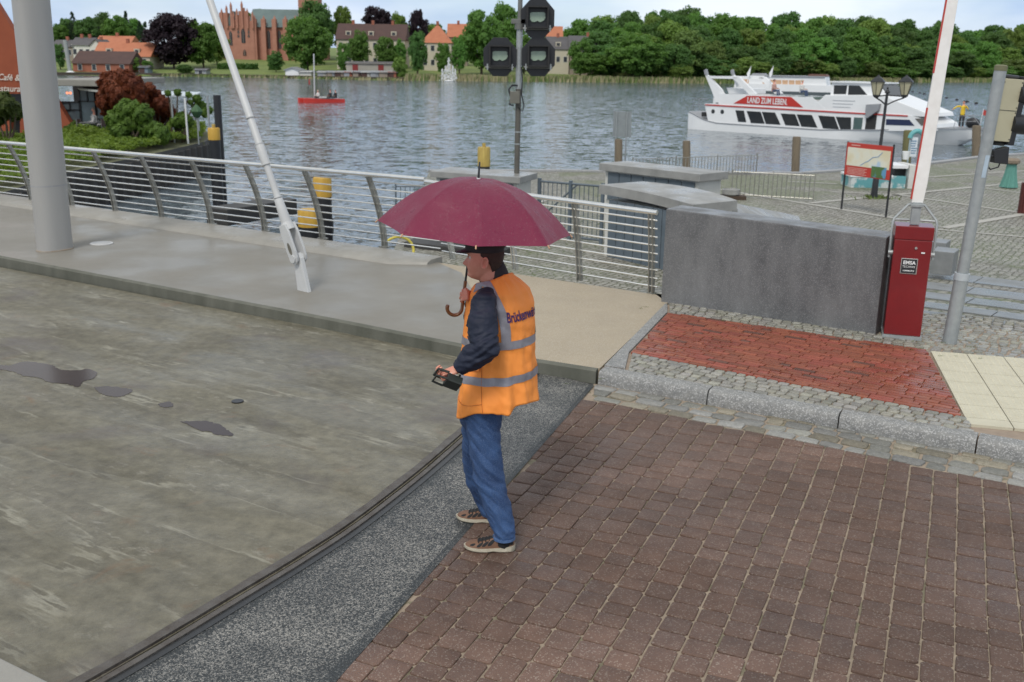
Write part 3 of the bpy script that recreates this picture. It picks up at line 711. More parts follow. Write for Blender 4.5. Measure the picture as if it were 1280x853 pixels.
# reed belt and rough grass at the far waterline: stuff
rn = random.Random(21); mb = MB()
for x, y0 in [(None, None)]:
    for k in range(15000):
        px = rn.uniform(505, 1290) if rn.random() < .9 else rn.uniform(60, 505); p = G(px, 101, ZW)
        X = p.x * 1.0; Yb = shoreY(X) + rn.uniform(-1.5, 6 if px > 505 else 1.0); hgt = rn.uniform(.8, 2.1) * (1 if px > 505 else .5)
        w_ = rn.uniform(.15, .4); z0 = ZW - .05
        mb.mi = 0 if noise.noise(V(X * .04, 0, 2)) + rn.uniform(-.5, .5) > -.05 else 1
        a = rn.uniform(-.5, .5)
        mb.sheet([(X - w_, Yb, z0), (X + w_, Yb + a, z0), (X + w_ * .5 + rn.uniform(-.3, .3), Yb, z0 + hgt)])
tag(mb.build('reeds', [mat('reed_tan', (.30, .27, .15), .8, (.22, .21, .11), .5), mat('reed_green', (.13, .18, .05), .8, (.09, .13, .035), .5)], fix=False), 'belt of tan and green reeds along the far shoreline', 'reeds', kind='stuff')
# ================================================================== BRIDGE THINGS
def lerp(a, b, t): return a + (b - a) * t
# curved-post railing of the swing span
def post_curve(base, lean, h, k=9):
    out = []
    for i in range(k):
        t = i / (k - 1); out.append(base - RN * (lean * t ** 1.7) + V(0, 0, h * t))
    return out
postpx = [(-95, 236), (-35, 244), (40, 254), (92, 261), (148, 268), (208, 276), (270, 285), (338, 294), (405, 304), (481, 313)]
bases = [G(x, y, .12) for x, y in postpx]
n_ = len(bases)
# regularise onto the railing line
bs = [(b - V(bases[2].x, bases[2].y, b.z)).dot(RD) for b in bases]
r0_ = V(bases[2].x, bases[2].y, .16); rdir = (V(bases[-1].x, bases[-1].y, 0) - V(bases[2].x, bases[2].y, 0)).normalized()
sp = (V(bases[-1].x, bases[-1].y, 0) - V(bases[2].x, bases[2].y, 0)).length / 7
PB = [r0_ + rdir * (sp * i) for i in range(-4, 8)]
rail = thing('bridge_railing', 'long stainless railing with inward curving posts along the swing bridge footway', 'railing', PB[0])
HR = 1.06; LEAN = .33
for b in PB:
    mb = MB(); pc = post_curve(b, LEAN, HR)
    for s_ in (-.028, .028):
        rs = []
        for i, p in enumerate(pc):
            q = p + rdir * s_; t = (pc[min(i + 1, 8)] - pc[max(i - 1, 0)]).normalized(); nn = t.cross(rdir).normalized()
            wd_ = .034 - .010 * i / 8
            rs.append([q + nn * wd_ + rdir * .006, q - nn * wd_ + rdir * .006, q - nn * wd_ - rdir * .006, q + nn * wd_ - rdir * .006])
        mb.rings(rs)
    mb.box(b + V(0, 0, .01), (.13, .11, .02), rz=math.atan2(rdir.y, rdir.x))
    mb.build('post', steel_d, rail)
e0, e1 = PB[0] - rdir * 8, PB[-1] + rdir * .98
topo = -RN * (LEAN + .01) + V(0, 0, HR + .01)
mb = MB(); mb.tube([e0 + topo, e1 + topo], .031, 12); mb.build('handrail', steel, rail, smooth=True)
for k in range(9):
    t = (k + .8) / 9.6; off = -RN * (LEAN * t ** 1.7 - .0) + V(0, 0, HR * t)
    mb = MB(); mb.tube([e0 + off, e1 + off], .0105, 6); mb.build('bar', steel, rail, smooth=True)
# straight-post railing on the fixed approach
fp = [(561, 326), (641, 339), (724, 352), (814, 367)]
fb = [G(x, y, .12) for x, y in fp]
a0 = e1 + rdir * .03; a0 = V(a0.x, a0.y, .13); a1 = V(fb[-1].x, fb[-1].y, .13); fd = (a1 - a0).normalized(); fn = V(-fd.y, fd.x, 0)
r2 = thing('approach_railing', 'shorter railing section with straight posts between the swing bridge and the grey granite wall', 'railing', a0)
L0 = LEAN; H0, H1 = HR, .96
for i, b in enumerate(fb):
    t = ((b - a0).dot(fd)) / (a1 - a0).length; ln = lerp(L0, .10, t); hh = lerp(H0, H1, t); q = a0 + fd * ((b - a0).dot(fd))
    mb = MB()
    for s_ in (-.024, .024):
        p0 = q + fd * s_; p1 = p0 - fn * ln + V(0, 0, hh); pm = p0 - fn * ln * .42 + V(0, 0, hh * .55)
        rs = [[p + fn * .03 + fd * .006, p - fn * .03 + fd * .006, p - fn * .03 - fd * .006, p + fn * .03 - fd * .006] for p in (p0, pm, p1)]
        mb.rings(rs)
    mb.build('post', steel_d if i in (2, 3) else steel, r2)
def fo(t, f):   # t along 0..1, f height fraction
    ln = lerp(L0, .10, t); hh = lerp(H0, H1, t); return a0 + (a1 + fd * .08 - a0) * t - fn * (ln * f ** 1.5) + V(0, 0, hh * f)
mb = MB(); mb.tube([fo(0, 1.012), fo(.5, 1.012), fo(1, 1.012)], .031, 12); mb.build('handrail', steel, r2, smooth=True)
for k in range(9):
    f = (k + .8) / 9.6; mb = MB(); mb.tube([fo(0, f), fo(.5, f), fo(1, f)], .0105, 6); mb.build('bar', steel, r2, smooth=True)

# pylon
pb = G(69, 312, .12)
ptop = A(20, -190, pb.y + .10)
pyl = thing('bridge_pylon', 'thick pale grey painted steel pylon rising from the wet footway at the left', 'pylon', pb)
mb = MB(); ax = (ptop - pb); rs = []
for t in (0, .2, .5, 1.0, 1.6):
    c = pb + ax * t; sq = []
    for k in range(36):
        q = 2 * math.pi * k / 36; e = 2.6
        cx_ = abs(math.cos(q)) ** (2 / e) * math.copysign(1, math.cos(q)); cy_ = abs(math.sin(q)) ** (2 / e) * math.copysign(1, math.sin(q))
        sq.append(c + rdir * (.172 * cx_) + RN * (.235 * cy_))
    rs.append(sq)
mb.rings(rs); shaft = mb.build('shaft', pylonm, pyl, smooth=True)
mb = MB(); rs = []
for z, e in ((0, .012), (.012, .012), (.016, 0)):
    rs.append([pb + V(0, 0, z) + rdir * ((.172 + e) * math.cos(2 * math.pi * k / 36)) * 1.06 + RN * ((.235 + e) * math.sin(2 * math.pi * k / 36)) * 1.06 for k in range(36)])
mb.rings(rs); mb.build('base_seal', mat('rusty_seal', (.22, .15, .09), .7, (.33, .31, .28), 6), pyl)
mb = MB()
for t in (.172,):
    rs = []
    for dt in (0, .004):
        c = pb + ax * (t + dt); rs.append([c + rdir * (.1735 * abs(math.cos(q)) ** (2 / 2.6) * math.copysign(1, math.cos(q))) + RN * (.2365 * abs(math.sin(q)) ** (2 / 2.6) * math.copysign(1, math.sin(q))) for q in [2 * math.pi * k / 36 for k in range(36)]])
    mb.rings(rs)
mb.build('weld_seam', mat('seam_grey', (.36, .365, .375), .5), pyl, smooth=True)
# stay rod with fork clevis and anchor plate
sb = G(381, 364, .12); D = sb.y
def S(x, y): 
    k = (364 - y) / 364; return A(x, y, D + .55 * k)
st = thing('stay_rod', 'slanting pale grey stay rod with fork end pinned to an anchor fin on the footway', 'stay', sb)
pin = S(373, 322); top = S(262, 0); dirs = (top - pin).normalized()
ext_ = pin + dirs * 9.0
P_ = lambda t: pin + dirs * t
mb = MB()
l1 = (S(357, 283) - pin).length; l2 = (S(347, 250) - pin).length; l3 = (S(332, 207) - pin).length; l4 = (S(326, 180) - pin).length
mb.tube([P_(l1), P_(l1 + .02), P_(l2), P_(l2 + .01)], [.062, .064, .052, .05], 16)
mb.tube([P_(l2 + .005), P_(l3), P_(l3 + .01), P_(l4), P_(l4 + .02), ext_], [.040, .040, .052, .052, .043, .043], 16)
for q in (l2 + .02, l3 + .005, l4, (S(312, 148) - pin).length): mb.tube([P_(q), P_(q + .012)], .056, 16)
mb.build('rod', mat('stay_paint', (.55, .56, .565), .4, (.47, .475, .48), 3), st, smooth=True)
stp = MT['stay_paint']
side = dirs.cross(V(0, 1, 0)).normalized()
if side.x < 0: side = -side
dep = side.cross(dirs).normalized()
if dep.y > 0: dep = -dep
# fork: rotate so that both cheeks are seen
fk = (dep * .80 + side * -.60).normalized(); fs = fk.cross(dirs).normalized()
mb = MB()
for s_ in (-1, 1):
    prof = [(-.085, .0), (-.06, .06), (0, .085), (.0, .085)]
    ring = []
    outl = [(l1 + .02, -.055), (l1 - .08, -.075), (.08, -.078), (0, -.07), (-.045, -.05), (-.075, 0), (-.045, .05), (0, .07), (.08, .078), (l1 - .08, .075), (l1 + .02, .055)]
    slot = None
    c0_ = [P_(a) + fs * b + fk * (s_ * .050) for a, b in outl]; c1_ = [p + fk * (s_ * .030) for p in c0_]
    mb.rings([c0_, c1_])
mb.tube([P_(l1 - .05), P_(l1 + .05)], [.08, .062], 16)
fork = mb.build('fork', stp, st, bevel=.006); sub(fork)
mb = MB(); mb.tube([pin - fk * .098, pin + fk * .098], .047, 18); mb.build('pin', stp, fork, smooth=True)
for s_ in (-1, 1):
    mb = MB(); c = P_(.12); o_ = fk * (s_ * .0815)
    pts = [P_(.12 + .075 * math.cos(q)) + fs * (.026 * math.sin(q)) + o_ for q in [2 * math.pi * k / 16 for k in range(16)]]
    mb.slab(pts, fk * (s_ * .0025))
    mb.build('slot', mat('recess_grey', (.16, .15, .12), .7), fork)
fb0 = [G(367, 366, .10), G(398, 366, .10)]
dn = (sb - pin).normalized()
mb = MB()
wid = fs
pf = [pin + dirs * .05 + wid * .04, pin + dirs * .05 - wid * .04, pin - dirs * .02 - wid * .068, sb - wid * .10 + V(0, 0, -.05), sb + wid * .10 + V(0, 0, -.05), pin - dirs * .02 + wid * .068]
mb.slab([p - fk * .026 for p in pf], fk * .052)
mb.build('anchor_plate', stp, st, bevel=.004)
# round cover plate
c = G(127, 305, .12); t = thing('round_cover_plate', 'flat round steel cover plate on the footway to the right of the pylon', 'cover plate', c)
mb = MB(); mb.lathe([(.16, 0), (.16, .012), (.15, .016)], c, 32); mb.build('plate', mat('plate_grey', (.55, .55, .55), .45), t, smooth=True)
mb = MB(); mb.lathe([(.125, .0), (.125, .018), (.11, .02)], c, 32); mb.build('lid', mat('plate_grey2', (.42, .42, .42), .4), t, smooth=True)

# granite parapet wall
Wl, Wr = G(826, 377, .12), G(1094, 418, .12); wd_ = (Wr - Wl); wd_.z = 0; wl = wd_.length; wd_.normalize(); wn_ = V(-wd_.y, wd_.x, 0)
gw = mat('granite_wall', (.175, .178, .182), .42, (.085, .087, .092), 2.2, stretch=(1.6, 1.6, .7), bump=.12, bscale=120, speck=((.27, .27, .28), 170, .84, .5), wet=(1.6, .28, .62, .4, .62), detail=8, contrast=.2)
mb = MB(); h0, h1 = 1.07, 1.0
a = Wl; b = Wr; d_ = wn_ * .40
mb.add([V(a.x, a.y, .0), V(b.x, b.y, .0), b + d_ - V(0, 0, .3), a + d_ - V(0, 0, .3), V(a.x, a.y, .12 + h0), V(b.x, b.y, .12 + h1), V(b.x, b.y, .12 + h1) + d_, V(a.x, a.y, .12 + h0) + d_],
       [(0, 3, 2, 1), (4, 5, 6, 7), (0, 1, 5, 4), (1, 2, 6, 5), (2, 3, 7, 6), (3, 0, 4, 7)])
t = mb.build('granite_wall', gw, loc=(Wl.x, Wl.y, .12), bevel=.012)
tag(t, 'massive dark grey granite parapet wall standing behind the red brick paving', 'wall')

# barrier housing with boom
bl, br = G(1104, 421, .12), G(1150, 425, .12); bx = (br - bl); bx.z = 0; bwid = bx.length; bx.normalize(); by = V(-bx.y, bx.x, 0)
bc = (bl + br) / 2; HB = 1.13
bar = thing('boom_barrier', 'red painted boom barrier housing with its white boom raised upright', 'barrier', bc)
def BP(u, v, z): return bc + bx * u + by * v + V(0, 0, z)
hw = bwid / 2; bd = .30
lid_z = 1.0
mb = MB(); mb.slab([BP(-hw, 0, .03), BP(hw, 0, .03), BP(hw, bd, .03), BP(-hw, bd, .03)], (0, 0, lid_z - .03)); mb.build('housing', redp, bar, bevel=.008)
mb = MB(); mb.slab([BP(-hw - .004, -.004, lid_z + .003), BP(hw + .004, -.004, lid_z + .003), BP(hw + .004, bd + .004, lid_z + .003), BP(-hw - .004, bd + .004, lid_z + .003)], (0, 0, HB - lid_z)); mb.build('lid', redp, bar, bevel=.006)
mb = MB(); mb.slab([BP(-hw - .012, -.012, -.01), BP(hw + .012, -.012, -.01), BP(hw + .012, bd + .012, -.01), BP(-hw - .012, bd + .012, -.01)], (0, 0, .038)); mb.build('plinth', galv, bar)
mb = MB(); c = BP(.03, -.0045, lid_z - .075); mb.tube([c, c - by * .008], .013, 12); mb.build('lock', steel, bar, smooth=True)
mb = MB(); mb.box(BP(.10, -.006, lid_z - .12), (.034, .004, .014), rz=math.atan2(bx.y, bx.x)); mb.build('sticker', whitep, bar)
plt = MB(); plt.box(BP(-.015, -.004, .74), (.155, .008, .155), rz=math.atan2(bx.y, bx.x)); plate = sub(plt.build('name_plate', steel, bar, bevel=.002))
plt = MB(); plt.box(BP(-.015, -.0095, .74), (.140, .004, .140), rz=math.atan2(bx.y, bx.x)); plt.build('plate_face', blackm, plate)
def text_mesh(body, size, m, name, parent, origin, ux, uy, loc=None, extrude=.001, align='CENTER', bold=0., sx=1., shear=0., mapf=None):
    cu = bpy.data.curves.new('txt', 'FONT'); cu.body = body; cu.size = size; cu.align_x = align; cu.align_y = 'CENTER'; cu.offset = bold; cu.shear = shear; cu.resolution_u = 3
    o = bpy.data.objects.new('txt', cu); C.objects.link(o); dg = bpy.context.evaluated_depsgraph_get(); dg.update()
    me = bpy.data.meshes.new_from_object(o.evaluated_get(dg)); bpy.data.objects.remove(o)
    ux, uy = V(*ux).normalized(), V(*uy).normalized(); nz_ = ux.cross(uy)
    mb = MB(); vs = [(v.co.x * sx, v.co.y) for v in me.vertices]
    if mapf:
        bm = bmesh.new(); bm.from_mesh(me)
        bmesh.ops.triangulate(bm, faces=bm.faces); 
        bmesh.ops.subdivide_edges(bm, edges=[e for e in bm.edges if e.calc_length() > .018], cuts=2)
        bmesh.ops.triangulate(bm, faces=bm.faces); bm.to_mesh(me); bm.free()
        mb.add([mapf(v.co.x * sx, v.co.y) for v in me.vertices], [list(p.vertices) for p in me.polygons])
    else:
        mb.add([V(*origin) + ux * x + uy * y + nz_ * extrude for x, y in vs], [list(p.vertices) for p in me.polygons])
    return mb.build(name, m, parent, fix=False, loc=loc)
text_mesh('EMSA', .048, whitep, 'lettering', plate, BP(-.015, -.0125, .775), bx, (0, 0, 1), bold=.0016, extrude=.0005)
text_mesh('TECHNIK', .029, whitep, 'lettering', plate, BP(-.015, -.0125, .735), bx, (0, 0, 1), extrude=.0005)
text_mesh('HAMBURG', .022, whitep, 'lettering', plate, BP(-.015, -.0125, .695), bx, (0, 0, 1), bold=.0005, extrude=.0005)
# tube frame
mb = MB()
for s_ in (-1, 1):
    x0 = s_ * (hw + .03)
    mb.tube([BP(x0, .10, .80), BP(x0, .10, HB + .02), BP(s_ * (hw + .02), .12, HB + .06), BP(s_ * (hw - .10), .14, HB + .20), BP(s_ * .04, .15, HB + .21)], .013, 8)
    mb.tube([BP(s_ * (hw + .02), .12, HB + .05), BP(s_ * .05, .14, HB + .05)], .011, 8)
    mb.tube([BP(s_ * hw, .10, .85), BP(x0 + s_ * .012, .10, .85)], .025, 10)
mb.build('boom_frame', galv, bar, smooth=True)
mb = MB(); mb.box(BP(0, .14, HB + .12), (.085, .09, .22), rz=math.atan2(bx.y, bx.x)); mb.box(BP(0, .14, HB + .2), (.12, .12, .03), rz=math.atan2(bx.y, bx.x)); mb.build('boom_clamp', galv, bar, bevel=.004)
# boom, slightly tapered, leaning
b0 = BP(0, .14, HB + .22); Db = b0.y; b1 = A(1190, 0, Db + .05); bdv = (b1 - b0); 
mb = MB(); rs = []
for t, w1, w2 in ((0, .052, .030), (.10, .062, .035), (1.0, .052, .035), (2.2, .045, .03)):
    c = b0 + bdv * t; rs.append([c - bx * w1 - by * w2, c + bx * w1 - by * w2, c + bx * w1 + by * w2, c - bx * w1 + by * w2])
mb.rings(rs); boom = sub(mb.build('boom', mat('boom_white', (.80, .79, .78), .4, (.70, .68, .66), 9), bar, bevel=.006))
for t0, t1 in ((.02, .48), (.65, 1.25)):
    if t1 <= t0: continue
    mb = MB(); rs = []
    for t in (t0, t1):
        w1 = .0632 - .011 * t; c = b0 + bdv * t; rs.append([c - bx * (w1 + .004) - by * .034, c - bx * (w1 - .008) - by * .0385, c - bx * (w1 - .008) + by * .0385, c - bx * (w1 + .004) + by * .034])
    mb.rings(rs); mb.build('red_stripe', redflat, boom)

# galvanised signal pole
p0 = G(1187, 427, .12); p1 = A(1251, 86, p0.y + .0)
sg = thing('signal_pole', 'leaning galvanised pole carrying a cream traffic signal seen from behind', 'signal', p0)
pd = (p1 - p0); pl = pd.length; pd.normalize()
mb = MB(); mb.tube([p0 - pd * .1, p0 + pd * .62, p0 + pd * .66], [.068, .068, .066], 24); mb.build('lower_tube', galv, sg, smooth=True)
mb = MB(); mb.tube([p0 + pd * .6, p1], .055, 24); mb.build('upper_tube', galv, sg, smooth=True)
mb = MB(); mb.tube([p0 + pd * .63, p0 + pd * .70], .072, 24); mb.build('collar', mat('collar_grey', (.45, .49, .52), .4), sg, smooth=True)
mb = MB(); mb.tube([p1 - pd * .02, p1 + pd * .025, p1 + pd * .035], [.058, .058, .04], 20); mb.build('cap', mat('mossy_cap', (.20, .20, .12), .8), sg, smooth=True)
Dp = p0.y
def Q(x, y, d=0): return A(x, y, Dp + d)
c00, c10, c11, c01 = Q(1238, 176, .06), Q(1262, 178, .16), Q(1281, 100, .16), Q(1255, 98, .06)
mb = MB(); nvec = (c10 - c00).cross(c01 - c00).normalized()
if nvec.y > 0: nvec = -nvec
mb.slab([c00, c10, c11, c01], -nvec * .10); box_ = mb.build('signal_back', mat('cream_plastic', (.50, .47, .33), .5, (.44, .41, .29), 4), sg, bevel=.006); sub(box_)
for fx, fy in ((.93, .04), (.93, .33), (.93, .47), (.93, .55), (.93, .8), (.93, .95), (.07, .06), (.07, .94)):
    p = c00.lerp(c10, fx).lerp(c01.lerp(c11, fx), fy); mb = MB(); mb.tube([p, p + nvec * .004], .006, 8); mb.build('screw', blackm, box_)
mb = MB(); a_, b_ = c00.lerp(c01, .5), c10.lerp(c11, .5); mb.tube([a_ + nvec * .001, b_ + nvec * .001], .0022, 5); mb.build('joint_line', blackm, box_)
for f in (.30, .77):
    m_ = c10.lerp(c11, f) - nvec * .05; dx = (c10 - c00).normalized()
    mb = MB(); mb.tube([m_ - dx * .02, m_ + dx * .05, m_ + dx * .22], [.085, .095, .095], 20); mb.build('visor', blackm, sg, smooth=True)
mb = MB(); fr = (c01 - c00).normalized(); dx = (c10 - c00).normalized()
mb.slab([c10 - dx * .015 - fr * .03, c10 + dx * .07 - fr * .03, c11 + dx * .07 + fr * .03, c11 - dx * .015 + fr * .03], -nvec * .12); mb.build('signal_head', blackm, sg, bevel=.01)
mb = MB(); 
for q in (c00 - fr * .02, c01 + fr * .02): mb = MB(); mb.tube([p0 + pd * ((q - p0).dot(pd)), q - nvec * .05, q + dx * .25 - nvec * .06], .022, 8); mb.build('bracket', blackm, sg)
det = MB(); k0 = [Q(1242, 188, -.0), Q(1262, 184, .02), Q(1260, 206, .02), Q(1243, 204, 0)]; det.slab(k0, (0.0, .10, .0)); d_ = det.build('detector', blackm, sg, bevel=.006)
mb = MB(); mb.tube([Q(1228, 196, .0), Q(1243, 195, .02)], .014, 8); mb.tube([Q(1232, 192), Q(1230, 203), Q(1238, 212), Q(1248, 209, .03), Q(1250, 203, .03)], .007, 8); mb.tube([p0 + pd * (pl - .9), Q(1233, 176, -.0), Q(1233, 190)], .010, 6); mb.build('cable', blackm, sg, smooth=True)
mb = MB(); mb.slab([p0 + pd * (pl * f) - RN * .0 + V(s_, -.056, 0) for f, s_ in ((.62, -.02), (.62, .02), (.70, .025), (.70, -.015))], (0, -.001, 0)); mb.build('worn_sticker', mat('pale_sticker', (.42, .52, .62), .6), sg)
# ================================================================== THE BRIDGE KEEPER
def fuse(mb, name, m, parent, voxel=.005, smooth=2, disp=None, loc=None):
    o = mb.build(name, m, None, loc=loc if loc is not None else ORG[parent.name])
    md = o.modifiers.new('r', 'REMESH'); md.mode = 'VOXEL'; md.voxel_size = voxel; md.use_smooth_shade = True
    if smooth: ms = o.modifiers.new('s', 'SMOOTH'); ms.iterations = smooth; ms.factor = .5
    dg = bpy.context.evaluated_depsgraph_get(); dg.update(); ev = o.evaluated_get(dg)
    me = bpy.data.meshes.new_from_object(ev); nm = o.name; bpy.data.objects.remove(o)
    if disp:
        L0 = loc if loc is not None else ORG[parent.name]
        co = [v.co.copy() for v in me.vertices]; no = [v.normal.copy() for v in me.vertices]
        for v, c, n in zip(me.vertices, co, no): v.co = c + n * disp(c + V(*L0), n)
    me.materials.clear(); me.materials.append(m); me.polygons.foreach_set('use_smooth', [True] * len(me.polygons))
    o = bpy.data.objects.new(name, me); C.objects.link(o)
    if parent: o.parent = parent
    else: o.location = loc
    return o
PR = V(-.11, 5.46, 0)
man = thing('person', 'person in an orange high-visibility vest, jeans and dark cap standing under a burgundy umbrella', 'person', PR)
def FD(a): a = R(a); return V(-math.cos(a), math.sin(a), 0)
def LD(a): a = R(a); return V(-math.sin(a), -math.cos(a), 0)
Z = V(0, 0, 1)
skin = mat('skin', (.68, .33, .24), .48, (.60, .25, .175), 22, bump=.1, bscale=300, spec=.4)
jacketm = mat('navy_jacket', (.022, .028, .050), .62, (.014, .018, .034), 10, bump=.12, bscale=300, spec=.25)
vestm = mat('orange_vest', (.98, .34, .062), .65, (.93, .29, .050), 3, bump=.12, bscale=420)
reflm = mat('reflective_band', (.30, .30, .34), .42, (.24, .24, .28), 30, metal=.15, bump=.1, bscale=200)
denim = mat('denim', (.040, .100, .245), .75, (.008, .026, .088), 5.5, bump=.3, bscale=420, speck=((.13, .19, .32), 420, .8, .35), contrast=.25)
def interp(z, zs, vs): return float(np.interp(z, zs, vs))
def headrings(c, a):
    f, l = FD(a), LD(a); us = list(np.linspace(-.117, .122, 46)); rs = []
    for u in us:
        fr = interp(u, [-.118, -.105, -.09, -.07, -.062, -.055, -.048, -.038, -.01, .02, .036, .06, .085, .105, .118, .122], [.030, .070, .092, .084, .091, .086, .092, .088, .086, .084, .096, .092, .076, .052, .022, .004])
        bk = interp(u, [-.118, -.09, -.06, -.03, 0, .04, .075, .1, .115, .122], [.012, .03, .065, .088, .100, .105, .094, .066, .034, .004])
        w_ = interp(u, [-.118, -.105, -.085, -.06, -.03, 0, .04, .075, .1, .115, .122], [.010, .026, .043, .057, .069, .074, .077, .070, .050, .026, .004])
        ring = []
        for k in range(56):
            q = 2 * math.pi * k / 56; cx, sy = math.cos(q), math.sin(q)
            x = (fr if cx > 0 else bk) * math.copysign(abs(cx) ** .92, cx); y = w_ * math.copysign(abs(sy) ** .92, sy)
            if cx > 0:
                tri = interp(u, [-.040, -.034, -.026, -.018, .022], [0, .020, .031, .029, .0])
                x += tri * math.exp(-(y / .0135) ** 2) + .010 * math.exp(-((abs(y) - .013) / .008) ** 2 - ((u + .028) / .008) ** 2)
                x -= .010 * math.exp(-((abs(y) - .031) / .014) ** 2 - ((u - .016) / .011) ** 2)
                x += .004 * math.exp(-((abs(y) - .045) / .015) ** 2 - ((u + .012) / .016) ** 2)
                x -= .003 * math.exp(-(y / .026) ** 2 - ((u + .0585) / .0028) ** 2)
            ring.append(c + f * x + l * y + Z * u)
        rs.append(ring)
    return rs
HA = 2
hc = A(604.5, 324.5, 5.42)
body = MB(); body.rings(headrings(hc, HA))
hf, hl = FD(HA), LD(HA)
for s_ in (-1, 1):        # ears
    e = hc + hf * -.012 + hl * (s_ * .077) + Z * -.004
    pts = [e + (hf * (math.cos(q) * .016) + Z * (math.sin(q) * .030) + hl * (s_ * (.013 + .004 * -math.cos(q)))) + hf * (-.004 * math.sin(q)) for q in [2 * math.pi * k / 14 for k in range(15)]]
    body.tube(pts, .0060, 8); body.ball(e + hl * (s_ * .002), (.014, .006, .024)); body.ball(e + Z * -.024 + hf * .006 + hl * (s_ * .006), .008)
TA = 30                   # torso heading
neckb = V(-.085, 5.45, 1.52)
body.tube([hc + hf * -.022 + Z * -.03, hc + hf * -.028 + Z * -.09, neckb + Z * .03, neckb + Z * -.06], [.055, .057, .066, .09], 20)
def ell(mb, rows, a, k=24):
    rs = []
    for (x, y, z, dx, dy) in rows:
        rs.append([V(x, y, z) + FD(a) * (dx * math.cos(q)) + LD(a) * (dy * math.sin(q)) for q in [2 * math.pi * i / k for i in range(k)]])
    mb.rings(rs)
ell(body, [(-.12, 5.46, .86, .08, .12), (-.11, 5.46, 1.0, .11, .14), (-.105, 5.46, 1.25, .13, .16), (-.10, 5.46, 1.42, .12, .17), (-.09, 5.46, 1.52, .08, .12)], TA)
shL, elL, wrL = A(605, 377, 5.25), A(603, 437, 5.12), A(571, 462, 5.13)
shR = V(-.10, 5.46, 1.47) - LD(TA) * .18; hdR = A(584, 366, 5.40); elR = V(-.22, 5.62, 1.22); wrR = hdR + V(.028, .055, -.045)
hip = V(-.105, 5.46, .86)
lL = [A(604, 528, 5.38), A(612, 598, 5.34), A(628, 655, 5.30), A(630, 676, 5.29)]
lR = [A(598, 530, 5.55), A(597, 588, 5.62), A(612, 632, 5.66), A(614, 645, 5.665)]
for L_ in (lL, lR): body.tube([L_[0] + Z * .05, L_[0], L_[1], L_[2], L_[3] - Z * .02], [.08, .085, .055, .04, .04], 14)
body.tube([lL[0] + Z * .04, lR[0] + Z * .04], .09, 12)
for a_, b_, c_ in ((shL, elL, wrL), (shR, elR, wrR)):
    body.tube([neckb - Z * .06, a_, a_.lerp(b_, .5), b_, b_.lerp(c_, .5), c_], [.06, .052, .046, .040, .036, .027], 12)
def hand(mb, W, d, n, curl, spread=.0, thumb=1, sc=1., thumbcurl=.6):
    d = V(*d).normalized(); n = V(*n); n = (n - d * n.dot(d)).normalized(); s = d.cross(n)
    def rot(v, ang, ax): return Matrix.Rotation(ang, 3, ax) @ v
    kn = W + d * .088 * sc
    mb.tube([W - d * .02, W + d * .03 * sc, kn - d * .01, kn + d * .006], [(.027, .021), (.036 * sc, .017), (.042 * sc, .015), (.036, .011)], 12, flat=n)
    for i, (off, ln, r) in enumerate(((-.031, .070, .0088), (-.010, .079, .0092), (.011, .073, .0088), (.031, .058, .0078))):
        p = kn + s * (off * thumb * sc) - d * (.004 + (.010 if i == 3 else 0)); dd = rot(d, spread * (i - 1.5), n)
        path = [p - dd * .02, p]; 
        for j, f in enumerate((.42, .32, .26)):
            dd = rot(dd, curl[min(j, len(curl) - 1)] * (1 + .06 * i), s) if True else dd
            p = p + dd * (ln * f * sc); path.append(p)
        mb.tube(path, [r, r, r * .95, r * .88, r * .72], 8); mb.ball(path[-1], r * .74, 8, 6)
    tp = W + d * .025 * sc - s * (.026 * thumb * sc) - n * .006
    td = (d * .75 - s * (.62 * thumb) - n * .35).normalized(); path = [tp - td * .012, tp]
    for f in (.034, .030, .024):
        path.append(path[-1] + td * f * sc); td = (td + (-n * thumbcurl * .6 + s * (.5 * thumb * thumbcurl) + d * .1)).normalized()
    mb.tube(path, [.014, .013, .011, .0098, .0078], 8); mb.ball(path[-1], .0078, 8, 6)
# left hand: on the near handle of the radio control, fingers curling down round it
hand(body, wrL + V(-.004, 0, .0), (-.85, -.10, -.42), (-.42, -.45, .75), (1.0, 1.15, .8), thumb=-1)
# right hand closed round the umbrella shaft in front of the chest
SH_ang = R(5.5)
shaft_dir = V(.088, -.02, 1).normalized()
hand(body, wrR, (-.35, -.75, .45), (-.85, .1, -.25), (1.15, 1.25, .8), thumb=-1, thumbcurl=1.)
bodyo = fuse(body, 'body', skin, man, .0042, 1)
sub(bodyo)
# eyes
eyew = mat('eye_white', (.62, .58, .54), .25, (.58, .54, .5), 5); 
for s_ in (-1, 1):
    c = hc + hf * .0685 + hl * (s_ * .031) + Z * .016
    mb = MB(); mb.ball(c, .0115, 12, 8); e = mb.build('eye', eyew, bodyo, smooth=True)
    mb = MB(); mb.ball(c + hf * .0075, .0056, 10, 6); mb.build('iris', mat('iris_brown', (.05, .035, .03), .2), bodyo, smooth=True)
    mb = MB(); mb.tube([c + hf * .0135 + Z * .016 + hl * (s_ * -.014), c + hf * .017 + Z * .0205, c + hf * .008 + Z * .018 + hl * (s_ * .018)], [.0022, .0035, .0015], 6)
    mb.build('eyebrow', mat('hair_brown', (.055, .032, .022), .7, (.03, .018, .013), 60, bump=.4, bscale=250), bodyo, smooth=True)
hairm = MT['hair_brown']
